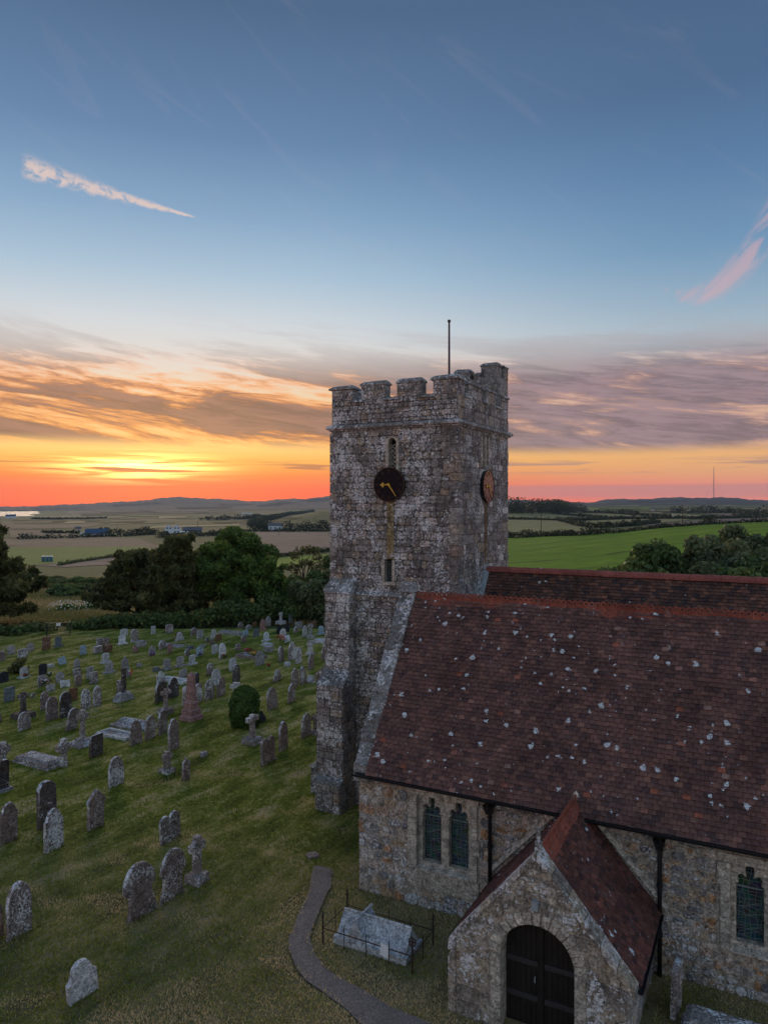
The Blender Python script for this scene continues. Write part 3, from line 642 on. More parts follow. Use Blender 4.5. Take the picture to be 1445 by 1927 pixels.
def shrub(name, label, loc, r, mat, size=0.2, per=450, n=14, cat='bush', group=None, top=True):
    loc = Vector(loc); t = empty(name, loc); tag(t, label, cat, group)
    r = (r[0], r[1], r[2] * 0.80); cl = bush_clumps((loc.x, loc.y, loc.z + r[2] * 0.72), r, n, 0.34)
    mb = MB(); limbs(mb, loc + Vector((0, 0, -0.1)), [c for c, q in cl[1:6]], 0.09, 0.1); mb.build('stem', M['bark'], t)['kind'] = 'stuff'
    p, d, ti = crown(cl, per); p[:, 2] = np.maximum(p[:, 2], loc.z + 0.02)
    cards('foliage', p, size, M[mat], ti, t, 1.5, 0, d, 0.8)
    return t
def pine(name, label, loc, h, spread, side=(0, 0), tiers=9, per=7, size=0.34, tmat='needle', seed=1, trunk_r=0.26):
    random.seed(seed); loc = Vector(loc); t = empty(name, loc); tag(t, label, 'tree')
    mb = MB(); top = loc + Vector((side[0] * 0.25, side[1] * 0.25, h))
    mb.tube([loc + Vector((0, 0, -0.3)), loc.lerp(top, 0.35) + Vector((0.1, 0, 0)), loc.lerp(top, 0.7), top], [trunk_r * 1.25, trunk_r, trunk_r * 0.6, 0.04], 9)
    ps, ns, ts = [], [], []
    for k in range(tiers):
        f = 0.14 + 0.86 * k / (tiers - 1); st = loc.lerp(top, f * 0.97)
        L = spread * (1.0 - 0.72 * f ** 1.5)
        for j in range(per):
            a = 2 * math.pi * (j + random.random() * 0.8) / per; l_ = L * random.uniform(0.55, 1.12)
            tip = st + Vector((math.cos(a) * l_ + side[0] * (1 - f) * 0.9, math.sin(a) * l_ + side[1] * (1 - f) * 0.9, l_ * random.uniform(0.05, 0.35)))
            pts = [st.lerp(tip, q) + Vector((0, 0, 0.1 * math.sin(q * 3.1))) for q in (0, 0.35, 0.7, 1)]
            mb.tube(pts, [0.07 * (1.2 - f), 0.05 * (1.2 - f), 0.03, 0.012], 5)
            for q in np.linspace(0.5, 1.06, 4):
                c = st.lerp(tip, q) + Vector((random.uniform(-.3, .3), random.uniform(-.3, .3), random.uniform(0, .25)))
                rr = (0.26 + 0.34 * random.random()) * (0.7 + 0.06 * spread)
                n = int(70 * rr * rr / 0.16); p, d = ball(n, c, (rr, rr, rr * 0.55), 0.25, 0.5)
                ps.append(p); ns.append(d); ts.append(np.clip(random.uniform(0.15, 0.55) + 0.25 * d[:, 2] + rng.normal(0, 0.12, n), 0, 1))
    mb.build('trunk', M['bark'], t, True)
    cards('crown', np.concatenate(ps), size, M[tmat], np.concatenate(ts), t, 2.6, 0.6, np.concatenate(ns), 1.2)
    return t

# ------------------------------------------------------------------ trees and hedges beyond the churchyard
pine('pine_tree', 'dark pine leaning in at the left edge of the churchyard', at_d(-62, 63, -0.3), 9.2, 5.4, (1.2, 0.6), 10, 8, 0.36, seed=3, trunk_r=0.3)
pine('pine_tree', 'wind-bent brown-green pine with bare trunk left of the big leafy tree', at_d(338, 68, gz_pd(338, 68)), 7.6, 3.6, (-1.6, 0.2), 9, 8, 0.32, seed=5)
pine('pine_tree', 'low spreading brownish pine in front of the dirt track', at_d(258, 70, gz_pd(258, 70)), 6.2, 4.6, (-0.6, 0.4), 8, 8, 0.30, seed=8, trunk_r=0.2)
broad_tree('leafy_tree', 'big dense green broadleaf tree behind the far graves', at_d(432, 71, gz_pd(432, 71)), 8.6, (4.7, 4.4), 'leaf', 0.20, 620, 90, 0.3, 0.04, ck=0.235)
broad_tree('leafy_tree', 'lower green broadleaf tree against the right flank of the big leafy tree', at_d(508, 69, gz_pd(508, 69)), 6.2, (2.5, 2.4), 'leaf', 0.22, 460, 26, 0.18, 0.02)
t = empty('bare_tree', at_d(568, 74, gz_pd(568, 74))); tag(t, 'thin half-bare leaning tree near the tower in the dark scrub', 'tree')
mb = MB(); b0 = t.location.copy(); tipc = at_d(585, 75, 3.6)
mb.tube([at_d(548, 72, -1.3), at_d(558, 73, 0.0), at_d(570, 74, 2.2), at_d(574, 74.5, 4.2)], [0.2, 0.17, 0.08, 0.02], 8)
tips = [at_d(555, 74, 5.4), at_d(566, 74, 5.9), at_d(580, 75, 6.0), at_d(592, 75, 5.8), at_d(600, 76, 5.0), at_d(604, 75, 4.2), at_d(548, 74, 4.2)]
limbs(mb, at_d(571, 74, 2.6), tips, 0.035, 0.35); mb.build('trunk', M['bark'], t, True)
ps = [ball(120, tuple(q), (0.65, 0.65, 0.5), 0.1)[0] for q in tips] + [ball(60, tuple(at_d(571, 74, 2.6).lerp(q, .6)), (0.5, 0.5, 0.4), 0.1)[0] for q in tips]
ps = np.concatenate(ps); cards('crown', ps, 0.16, M['needle'], rng.random(len(ps)), t)
HB = [(556, 68, 2.5, 5.2, 'leaf_dark', 'dark bush at the foot of the leaning bare tree'), (600, 67, 2.5, 6.6, 'leaf_grey', 'tall grey-green bush touching the left edge of the tower'),
      (622, 70, 2.8, 7.4, 'leaf_dark', 'tall dark bush half hidden behind the tower'), (528, 72, 2.6, 6.0, 'leaf_dark', 'dark bush right of the big leafy tree'),
      (585, 82, 3.2, 3.4, 'scrub', 'dull olive thicket below the bright green strip'), (540, 88, 3.0, 2.6, 'scrub', 'low olive bush at the near edge of the bright green strip')]
for px, dp, r, h, mt, lb in HB:
    shrub('bush', lb, at_d(px, dp, gz_pd(px, dp) - 0.1), (r, r, h * 0.58), mt, 0.2, 420, 16, group='bushes behind the far graves')
# churchyard hedge, in lengths
HE = [(-80, 40, 60.2, 59.0, 0.9, 'leaf_dark', 'dark hedge at the left edge behind the leftmost far graves'), (30, 92, 60.5, 61.5, 0.9, 'scrub', 'lighter shaggy hedge left of the small black gate'),
      (128, 200, 62.0, 62.0, 1.15, 'leaf_dark', 'dark rounded hedge just right of the small black gate'), (195, 300, 62.4, 63.0, 1.5, 'leaf_dark', 'dark hedge behind the narrow pale upright slab'),
      (295, 400, 62.8, 64.0, 1.5, 'leaf_dark', 'black-green hedge under the bent pine'), (395, 500, 64.0, 66.0, 2.2, 'leaf_dark', 'black-green hedge below the big leafy tree'),
      (495, 580, 66.0, 67.5, 2.6, 'leaf_dark', 'black-green hedge behind the far white cross'), (575, 660, 67.0, 66.0, 2.2, 'leaf_dark', 'black-green hedge running in behind the tower')]
def hedge(label, a, b2, h, mat, wdt=0.9, per=26, size=0.2, group='hedges around the churchyard', name='hedge', zof=0.0):
    L = (b2 - a).length; n = max(3, int(L / 0.8)); cl = []
    t = empty(name, a.lerp(b2, 0.5)); tag(t, label, 'hedge', group)
    for i in range(n * 2):
        q = a.lerp(b2, (i + random.random()) / (n * 2)); s = random.uniform(0.7, 1.15)
        cl.append(((q.x + random.uniform(-.2, .2) * wdt, q.y + random.uniform(-.2, .2) * wdt, q.z + h * 0.45 * s + zof), (wdt * s, wdt * s, h * 0.55 * s)))
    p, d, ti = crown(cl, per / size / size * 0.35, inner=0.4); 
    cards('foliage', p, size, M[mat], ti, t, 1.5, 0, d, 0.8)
    mb = MB()
    for i in range(n):
        q = a.lerp(b2, (i + 0.5) / n); mb.tube([q + Vector((0, 0, -0.1)), q + Vector((random.uniform(-.2, .2), random.uniform(-.2, .2), h * 0.6))], [0.05, 0.02], 5)
    mb.build('stem', M['bark'], t)['kind'] = 'stuff'
for x0, x1, d0, d1, h, mt, lb in HE:
    hedge(lb, at_d(x0, d0, -0.05), at_d(x1, d1, -0.1), h, mt, 1.0, 24, 0.2)
# scrubby meadow beyond the hedge
SC = [(95, 150, 3.0, 1.9, 'scrub', 'low rounded bush in front of the dirt track on the left'), (120, 128, 3.6, 2.6, 'leaf_dark', 'large dark green thicket in the middle of the meadow'),
      (150, 140, 3.0, 2.0, 'scrub', 'olive bush behind the large meadow thicket'), (75, 150, 3.2, 2.4, 'leaf_dark', 'dark bush below the three portable toilets'), (185, 132, 2.8, 1.9, 'scrub', 'pale olive bush right of the meadow thicket'),
      (165, 160, 3.6, 2.4, 'leaf_dark', 'bush hugging the near side of the dirt track'), (205, 118, 2.4, 1.9, 'leaf_grey', 'grey-green bush left of the spreading pine'), (215, 150, 3.4, 2.2, 'scrub', 'bush at the track bend left of the spreading pine'),
      (235, 95, 1.9, 1.6, 'leaf_grey', 'grey bush at the lower left of the spreading pine'), (105, 165, 3.0, 2.0, 'scrub', 'small bush right of the portable toilets by the track'),
      (120, 86, 1.9, 1.2, 'leaf', 'elder bush dotted with white blossom in the meadow'), (158, 88, 2.0, 1.2, 'leaf', 'second blossoming elder, right of the first')]
for px, dp, r, h, mt, lb in SC:
    z = float(gz_pd(px, dp)); o = shrub('bush', lb, at_d(px, dp, z - 0.1), (r, r, h * 0.62), mt, 0.24 + dp * 0.0008, 240, 12, group='bushes in the rough meadow')
    if 'elder' in lb:
        p, d = ball(150, at_d(px, dp, z + h * 0.5), (r, r, h * 0.75), 0.85, 0.6); cards('blossom', p, 0.16, M['petal_white'], rng.random(len(p)), o, 1.0, 0, d, 0.3)
nb_ = 52000
mx = rng.uniform(-60, 640, nb_); md = 66 + 125 * rng.random(nb_) ** 1.4; mz = gz_pd(mx, md); ma = (mx - CX) / FPX
base_ = np.stack([(VX + ma * RX) * md, (VY + ma * RY) * md, mz], -1)
def blades(name, B, hgt, wid, mat, tint, lean=0.35):
    n = len(B); an = rng.uniform(0, 2 * np.pi, n); ww = (wid * rng.uniform(0.6, 1.4, n))[:, None]
    s = np.stack([np.cos(an), np.sin(an), np.zeros(n)], -1) * ww
    tip = B + np.stack([rng.normal(0, lean, n) * hgt, rng.normal(0, lean, n) * hgt, hgt * rng.uniform(0.6, 1.2, n)], -1)
    V = np.stack([B - s, B + s, tip], 1).reshape(-1, 3)
    return place(grid_obj(name, V, np.arange(3 * n).reshape(-1, 3), mat, False, np.repeat(tint, 3)))
o = blades('meadow_grass', base_, 0.55, 0.12, M['hay'], np.clip(0.5 + 0.35 * np.sin(md * 0.13 + mx * 0.011) + rng.normal(0, 0.2, nb_), 0, 1)); tag(o, 'tall dry grass filling the rough meadow', 'grass', kind='stuff')
# lawn blades: dense near, thinner with distance
nb_ = 420000
gd = 12.5 + 46 * rng.random(nb_) ** 1.25; gp = rng.uniform(-60, 1500, nb_); ga = (gp - CX) / FPX
bx, by = (VX + ga * RX) * gd, (VY + ga * RY) * gd
keep = ~((bx > -9.95) & (by > 17.35)) & ~((bx > -13.9) & (by > 21.4) & (by < 27.6)) & ~((bx > -5.9) & (bx < -2.1) & (by > 14.0))
ppx, ppy, _ = project(bx + rng.normal(0, 0.055, len(bx)), by + rng.normal(0, 0.055, len(bx)), np.full_like(bx, 0.075))
poly = PL + PR[::-1]
keep &= ~inside(poly, ppx, ppy)
bx, by, gd = bx[keep], by[keep], gd[keep]
nse = np.sin(bx * 0.9 + 1.7 * np.sin(by * 0.35)) * np.sin(by * 1.3 + 1.1 * np.sin(bx * 0.6)) + 0.6 * np.sin(bx * 2.9 + by * 1.3) * np.sin(by * 3.4 - bx)
su, sv = bx * 0.88 + by * 0.47, -bx * 0.47 + by * 0.88
pat = np.sin(su * 0.45 + 2.1 * np.sin(sv * 0.31)) * np.sin(sv * 1.1 + 1.3 * np.sin(su * 0.27)) + 0.7 * np.sin(su * 1.1 + sv * 0.6 + 1.0) * np.sin(sv * 2.7 - su * 0.4) + 0.5 * np.sin(su * 2.7 - sv) * np.sin(sv * 5.1 + su)
ti = np.clip(0.28 + 0.26 * nse + 0.9 * np.clip(pat - 0.55, 0, 1) + rng.normal(0, 0.16, len(bx)) + 0.26 * ((bx > -11.3) & (by < 18.5)) + 0.30 * np.clip((27 - gd) / 10, 0, 1), 0, 1)
onp = inside(poly, *project(bx, by, np.full_like(bx, 0.075))[:2])
zz = np.where(onp, 0.07, 0.0) + 0.012 + 0.018 * (np.sin(bx * 0.9 + 0.4 * by) * np.sin(by * 0.7 - 0.3 * bx) + 0.6 * np.sin(bx * 2.3 - by * 1.1) * np.sin(1.9 * by + bx) + 1.2)
o = blades('mown_grass', np.stack([bx, by, zz - 0.005], -1), 0.06, 0.013, M['blade'], ti, 0.6); tag(o, 'short mown grass between the graves', 'grass', kind='stuff')

# evergreen shrubs behind the nave, right
EV = [(1150, 56, 2.6, 7.6, 'leaf_dark', 'lowest dark evergreen at the left end of the row beyond the red ridge'), (1196, 55, 2.8, 9.4, 'leaf_dark', 'rounded dark evergreen, second in the row beyond the red ridge'), (1248, 57, 2.8, 9.0, 'leaf_dark', 'evergreen in the dip of the row beyond the red ridge'),
      (1300, 58, 3.1, 10.0, 'leaf_grey', 'grey-green evergreen rising right of the dip'), (1352, 60, 3.2, 10.2, 'leaf_grey', 'broad grey-green evergreen in the middle of the right-hand thicket'), (1395, 66, 3.4, 11.2, 'leaf_grey', 'tallest grey-green evergreen of the right-hand thicket'),
      (1440, 58, 3.4, 10.2, 'leaf_grey', 'grey-green evergreen cut by the right edge'), (1330, 52, 3.0, 7.6, 'leaf_grey', 'nearer evergreen low against the red ridge'), (1400, 52, 3.2, 8.2, 'leaf_dark', 'nearer dark evergreen against the red ridge by the right edge'), (1475, 62, 3.5, 10.4, 'leaf_grey', 'evergreen mostly beyond the right edge')]
for px, dp, r, h, mt, lb in EV:
    shrub('evergreen_shrub', lb, at_d(px, dp, gz_pd(px, dp) - 0.1), (r, r, h * 0.58), mt, 0.25, 400, 24, cat='shrub', group='evergreens beyond the nave roof')

# hedgerows and thickets across the fields
def hrow(label, pts, h, mat='far_hedge', wd=None, size=None, name='hedgerow', per=5.0):
    P3 = [on_ground(*p) for p in pts]; t = empty(name, P3[len(P3) // 2]); tag(t, label, 'hedge', 'field hedgerows')
    dist = math.hypot(P3[0].x, P3[0].y); size = size or max(0.28, dist * 0.0016); cl = []
    for a, b2 in zip(P3[:-1], P3[1:]):
        L = (b2 - a).length; n = max(3, int(L / (h * 0.5)))
        for i in range(n):
            q = a.lerp(b2, (i + random.random()) / n); s = random.choice((0.6, 0.75, 0.8, 0.9, 1.0, 1.3)); w_ = (wd or h * 0.8) * s
            cl.append(((q.x, q.y, gz(q.x, q.y) + h * 0.4 * s), (w_, w_, h * 0.6 * s)))
    p, d, ti = crown(cl, per / size / size, inner=0.5)
    cards('foliage', p, size, M[mat], ti, t, 1.4, 0, d, 0.8)
hrow('thick dark hedgerow along the top of the bright green field by the tower', [(948, 1013), (985, 1012), (1030, 1010), (1080, 1009), (1150, 1004)], 2.4)
hrow('low hedgerow along the crest of the bright green field on the right', [(1150, 1004), (1200, 999), (1290, 991), (1370, 986), (1460, 983)], 1.3)
hrow('hedge between the paddock and the dirt track', [(110, 1065), (150, 1058), (190, 1052), (235, 1046), (275, 1045)], 1.2, 'scrub')
hrow('hedgerow of bushes in front of the blue-roofed barn', [(36, 1015), (80, 1014), (130, 1013), (180, 1011), (235, 1009), (290, 1006)], 3.6, per=4)
hrow('bushy hedge left of the white farmhouse', [(205, 1003), (250, 1003), (300, 1002)], 5.0)
hrow('tree belt in front of the white farmhouse', [(300, 1012), (350, 1010), (400, 1008), (428, 1005)], 4.0)
hrow('hedge along the far side of the ploughed field', [(425, 1001), (500, 1001), (560, 1000.5), (632, 1000)], 3.0)
hrow('hedge along the near side of the ploughed field', [(505, 1050), (545, 1046), (600, 1040), (632, 1036)], 2.0)
hrow('thicket around the low white cottage', [(480, 998), (505, 996)], 9.0)
hrow('trees right of the low white cottage', [(536, 997), (560, 996.5), (600, 997), (630, 997)], 8.0)
hrow('dark wooded edge climbing the left side of the round knoll', [(470, 990), (490, 985), (515, 977), (545, 969), (590, 963.5)], 9.0)
hrow('dark copse on the plain beneath the downs', [(375, 979), (420, 978.5), (455, 978), (500, 976)], 9.0)
hrow('scattered hedge before the sea', [(80, 1003), (110, 1004), (150, 1004)], 3.0)
hrow('thin hedge across the left plain', [(60, 977), (130, 977.5), (200, 976)], 4.0)
hrow('rounded dark wood beyond the pale fields beside the tower', [(956, 966), (980, 965), (1000, 965.5)], 17.0, per=4)
hrow('long dark wood beyond the pale fields', [(1008, 965.5), (1040, 965), (1070, 965), (1100, 965)], 16.0, per=4)
hrow('hedge line running from the long dark wood to the right', [(1100, 965.5), (1160, 965), (1200, 967)], 5.0)
hrow('dark hedge dividing the pale fields diagonally', [(1035, 967), (1090, 972), (1145, 977), (1175, 977)], 3.4)
hrow('dark hedge below the pale strip fields', [(1060, 980), (1120, 978.5), (1175, 976.5), (1300, 977), (1380, 975.5), (1450, 974)], 3.4)
hrow('hedge between the two pale fields by the tower', [(950, 977), (990, 978), (1030, 979.5), (1060, 980)], 2.6)
hrow('scrub in the hollow of the pale crop fields', [(1050, 980), (1075, 986), (1100, 992), (1140, 993), (1190, 990), (1240, 985)], 3.4)
hrow('thin hedge across the upper pale field', [(1130, 965.5), (1200, 970), (1260, 974)], 3.0)
hrow('dark tree belt below the mast hill', [(1265, 965), (1300, 966), (1345, 965.5), (1400, 966)], 12.0, per=4)
hrow('dark trees at the far right below the mast hill', [(1385, 972), (1420, 973), (1450, 973)], 12.0, per=4)
hrow('bushes in the dun field right of the tall pole', [(1325, 986), (1345, 985.5)], 2.4)

# ------------------------------------------------------------------ far buildings and small things in the landscape
M['roof_blue'] = flat_mat('blue_sheet_roof', (0.035, 0.075, 0.135), 0.5, 0.3, 0.15, 0.5)
M['roof_grey'] = flat_mat('grey_slate_roof', (0.12, 0.12, 0.13), 0.7, 0.3, 0.2, 1)
M['render'] = flat_mat('white_render', (0.66, 0.72, 0.78), 0.8, 0.2, 0.05, 1)
M['cream'] = flat_mat('cream_render', (0.55, 0.48, 0.36), 0.8, 0.2, 0.08, 1)
M['window'] = flat_mat('dark_window_pane', (0.02, 0.025, 0.03), 0.15, 0.5, 0.1, 1)
M['toilet'] = flat_mat('blue_plastic', (0.03, 0.13, 0.20), 0.5, 0.4, 0.1, 2)
M['toilet_roof'] = flat_mat('white_plastic', (0.6, 0.68, 0.72), 0.5, 0.4, 0.05, 2)
def face_cam(p): return math.atan2(p.x, -p.y) if False else math.atan2(-p.x, p.y)
def house(name, label, px, py, wd, dp, eave, ridge, wall, roof, gables=1, wins=(), rz=0.0, chim=False, cat='house', dd=None):
    p = on_ground(px, py) if dd is None else at_d(px, dd, float(gz_pd(px, dd)))
    t = empty(name, p, face_cam(p) + rz); tag(t, label, cat)
    gw = wd / gables
    m1 = MB(); m2 = MB()
    for g in range(gables):
        x0 = -wd / 2 + g * gw; x1 = x0 + gw; xm = (x0 + x1) / 2
        if gables > 1 or rz == 99:
            m1.add([(x0, 0, -1), (x1, 0, -1), (x1, 0, eave), (xm, 0, ridge), (x0, 0, eave), (x0, dp, -1), (x1, dp, -1), (x1, dp, eave), (xm, dp, ridge), (x0, dp, eave)],
                   [(0, 1, 2, 3, 4), (9, 8, 7, 6, 5), (1, 6, 7, 2), (5, 0, 4, 9)])
            for s_, e_ in ((x0 - 0.15, -0.15), (x1 + 0.15, 0.15)):
                m2.hexa([(s_, -0.3, eave - 0.1), (xm, -0.3, ridge), (xm, dp + 0.3, ridge), (s_, dp + 0.3, eave - 0.1), (s_, -0.3, eave + 0.1), (xm, -0.3, ridge + 0.22), (xm, dp + 0.3, ridge + 0.22), (s_, dp + 0.3, eave + 0.1)])
        else:
            ym = dp / 2
            m1.add([(x0, 0, -1), (x1, 0, -1), (x1, 0, eave), (x0, 0, eave), (x0, dp, -1), (x1, dp, -1), (x1, dp, eave), (x0, dp, eave), (x0, ym, ridge), (x1, ym, ridge)],
                   [(0, 1, 2, 3), (5, 4, 7, 6), (4, 0, 3, 8, 7), (1, 5, 6, 9, 2)])
            for ya, yb in ((-0.4, ym), (dp + 0.4, ym)):
                m2.hexa([(x0 - .3, ya, eave - .1), (x1 + .3, ya, eave - .1), (x1 + .3, yb, ridge), (x0 - .3, yb, ridge), (x0 - .3, ya, eave + .1), (x1 + .3, ya, eave + .1), (x1 + .3, yb, ridge + .2), (x0 - .3, yb, ridge + .2)])
    m1.build('wall', wall, t, local=True); ro = m2.build('roof', roof, t, local=True)
    for (u, z, ww, hh) in wins:
        wi = MB().box(u - ww / 2, u + ww / 2, -0.06, 0.05, z, z + hh).build('window', M['window'], t, local=True)
    if chim: MB().box(wd * 0.3, wd * 0.3 + 0.9, dp / 2 - .4, dp / 2 + .4, ridge - 1, ridge + 1.2).build('chimney', M['cream'], t, local=True)
    return t
house('farmhouse', 'white twin-gabled farmhouse on the plain left of centre', 325, 1004, 14.0, 9, 5.2, 8.4, M['render'], M['roof_grey'], 2, [(-4.8, 4.2, 1.3, 1.3), (-2.2, 4.2, 1.3, 1.3), (2.2, 4.2, 1.3, 1.3), (4.8, 4.2, 1.3, 1.3), (-4.8, 1.0, 1.3, 1.3), (2.2, 1.0, 1.3, 1.3), (4.8, 1.0, 1.3, 1.3)])
house('barn', 'long low dark shed joined to the right of the white farmhouse', 362, 1003, 17, 9, 2.6, 5.2, M['roof_grey'], M['roof_grey'], cat='barn')
house('outbuilding', 'low white flat outbuilding right of the white farmhouse', 347, 1005.5, 9, 5, 1.9, 2.5, M['render'], M['render'], cat='shed')
house('barn', 'long barn with blue sheet roof on the left plain', 182, 1008.5, 17.5, 16, 1.8, 5.6, M['render'], M['roof_blue'], cat='barn')
house('cottage', 'small cream house left of the blue-roofed barn', 147, 1002.5, 5, 5, 3.6, 5.6, M['cream'], M['roof_grey'], 1, [(0.6, 1.2, 1.2, 1.2)])
house('outbuilding', 'low white outbuilding at the left end of the blue-roofed barn', 159, 1008.3, 6.5, 5, 1.8, 3.0, M['render'], M['cream'], cat='shed')
house('cottage', 'low white cottage at the foot of the round knoll', 518, 997.0, 15.5, 8, 4.6, 7.4, M['render'], M['roof_grey'], 1, [(-5, 1.2, 1.6, 1.6), (0, 1.2, 1.6, 1.6), (5, 1.2, 1.6, 1.6)], chim=True)
house('cottage', 'tiny white cottage on the shore of the sea', 20, 975.5, 26, 12, 6, 11, M['render'], M['roof_blue'])
house('greenhouse', 'pale dome-like glasshouse glinting on the plain', 466, 972, 34, 20, 7, 11, M['cream'], M['cream'], cat='building')
house('cottage', 'white house at the edge of the rounded wood right of the tower', 1008, 964.5, 5, 6, 6, 10, M['cream'], M['roof_grey'])
house('cottage', 'distant white house in trees below the mast hill', 1228, 962.5, 8, 8, 5, 8, M['cream'], M['roof_grey'])
house('cottage', 'distant white house at the far right below the mast hill', 1432, 963.5, 7, 8, 5, 8, M['cream'], M['roof_grey'])
shrub('tree', 'round rust-red tree behind the right end of the blue-roofed barn', on_ground(198, 1006), (4.6, 4.6, 5.0), 'needle', 0.9, 40, 12, cat='tree')
for i, (px, lb) in enumerate([(81.5, 'leftmost of three blue portable toilets at the paddock edge'), (89, 'middle one of three blue portable toilets at the paddock edge'), (96, 'rightmost of three blue portable toilets at the paddock edge')]):
    p = on_ground(px, 1057.5); t = empty('portable_toilet', p, face_cam(p) + (0.0, 0.05, -0.06)[i]); tag(t, lb, 'toilet', 'portable toilets')
    MB().box(-0.6, 0.6, 0, 1.2, -0.2, 2.0).build('cabin', M['toilet'], t, local=True)
    MB().hexa([(-.62, -.02, 2.0), (.62, -.02, 2.0), (.62, 1.22, 2.0), (-.62, 1.22, 2.0), (-.45, .15, 2.3), (.45, .15, 2.3), (.45, 1.05, 2.3), (-.45, 1.05, 2.3)]).build('roof', M['toilet_roof'], t, local=True)
    dr_ = MB().box(-0.42, 0.42, -0.04, 0.0, 0.1, 1.9).build('door', M['toilet'], t, local=True)
def tpole(label, px, py, h, arms=2, d=None):
    p = on_ground(px, py); t = empty('utility_pole', p, face_cam(p)); tag(t, label, 'pole', 'utility poles')
    MB().tube([(0, 0, -0.5), (0, 0, h)], [0.17, 0.11], 8).build('post', M['wood'], t, local=True)
    for k in range(arms):
        MB().box(-0.9, 0.9, -0.16, -0.05, h - 0.35 - k * 1.1, h - 0.23 - k * 1.1).build('cross_arm', M['wood'], t, local=True)
        for s in (-0.8, 0, 0.8): MB().tube([(s, -0.1, h - 0.23 - k * 1.1), (s, -0.1, h - 0.02 - k * 1.1)], 0.05, 6).build('insulator', M['white'], t, local=True)
tpole('tall wooden pole at the crest of the bright green field', 1284, 990, 8.1, 1)
tpole('wooden pole with two cross arms in the hedge near the tower', 1018, 1011, 8.3, 2)
tpole('thin wooden pole right of the white farmhouse', 372, 1001, 11, 1)
tpole('small pole at the far edge of the ploughed field', 525, 1008, 4.5, 1)
tpole('small pole on the ploughed field beside the tower', 618, 1008, 7.5, 1)
p = on_ground(1343, 939.5); p = at_d(1343, 5250, float(gz_pd(1343, 5250))); t = empty('radio_mast', p); tag(t, 'tall thin radio mast on the far hill at right', 'mast')
MB().tube([(0, 0, 0), (0, 0, 110), (0, 0, 222)], [2.6, 2.4, 1.6], 6).build('lattice_tower', flat_mat('mast_steel', (0.16, 0.10, 0.10), 0.6), t, local=True)
for k in range(3):
    a = k * 2.09 + 0.4; MB().tube([(0, 0, 150), (math.cos(a) * 75, math.sin(a) * 75, -4)], 0.25, 4).build('guy_wire', M['iron'], t, local=True)

# ================================================================== the church
random.seed(21)
AXW, AXE, AYS = -9.94, 3.6, 17.40          # south aisle: west face, east end, south face
EZ, RIDGE_Y, RIDGE_Z = 3.34, 20.15, 7.66
TX0, TX1, TY0, TY1 = -13.85, -9.06, 22.30, 27.50
church = empty('church', (AXW, AYS, 0))
tag(church, 'old stone church with clock tower, battlements, red tiled roofs and gabled porch', 'church')

def frame(o, u, n):
    o, u, n = Vector(o), Vector(u), Vector(n)
    return lambda a, b, d: o + u * a + Vector((0, 0, b)) + n * d
F_S = lambda y: frame((0, y, 0), (1, 0, 0), (0, -1, 0))       # faces south: u = x
F_E = lambda x: frame((x, 0, 0), (0, 1, 0), (1, 0, 0))        # faces east: u = y
F_W = lambda x: frame((x, 0, 0), (0, -1, 0), (-1, 0, 0))

def courses(u0, u1, v0, v1, hmin, hmax, wmin, wmax):
    out = []; v = v0
    while v < v1 - 0.03:
        h = random.uniform(hmin, hmax)
        if v1 - v - h < hmin * 0.7: h = v1 - v
        u = u0
        while u < u1 - 0.02:
            ww = random.uniform(wmin, wmax) * random.choice((0.8, 1, 1, 1.3))
            if u1 - u - ww < wmin * 0.6: ww = u1 - u
            if h > hmin * 1.6 and ww < wmax * 0.7 and random.random() < 0.25:
                k = random.uniform(0.4, 0.6); out += [(u, u + ww, v, v + h * k), (u, u + ww, v + h * k, v + h)]
            else: out.append((u, u + ww, v, v + h))
            u += ww
        v += h
    return out
def clip_poly(poly, clip):
    def ins(p, a, b): return (b[0] - a[0]) * (p[1] - a[1]) - (b[1] - a[1]) * (p[0] - a[0]) >= 0
    out = list(poly)
    for i in range(len(clip)):
        a, b = clip[i], clip[(i + 1) % len(clip)]; inp = out; out = []
        if not inp: break
        s = inp[-1]
        for e in inp:
            def inter():
                d1 = (b[0] - a[0], b[1] - a[1]); d2 = (e[0] - s[0], e[1] - s[1]); den = d1[0] * d2[1] - d1[1] * d2[0]
                k = (d1[0] * (a[1] - s[1]) * -1 + d1[1] * (a[0] - s[0])) / den if den else 0
                k = ((a[0] - s[0]) * d1[1] - (a[1] - s[1]) * d1[0]) / (d2[0] * d1[1] - d2[1] * d1[0]) if (d2[0] * d1[1] - d2[1] * d1[0]) else 0
                return (s[0] + d2[0] * k, s[1] + d2[1] * k)
            if ins(e, a, b):
                if not ins(s, a, b): out.append(inter())
                out.append(e)
            elif ins(s, a, b): out.append(inter())
            s = e
    return out
def stone_outline(r, gap, rnd):
    u0, u1, v0, v1 = r; w_, h = u1 - u0, v1 - v0; c = min(w_, h) * rnd
    j = lambda: random.uniform(-0.22, 0.22) * min(w_, h) * rnd
    g = gap
    return [(u0 + g + c + j(), v0 + g), (u1 - g - c + j(), v0 + g), (u1 - g, v0 + g + c + j()), (u1 - g, v1 - g - c + j()),
            (u1 - g - c + j(), v1 - g), (u0 + g + c + j(), v1 - g), (u0 + g, v1 - g - c + j()), (u0 + g, v0 + g + c + j())]
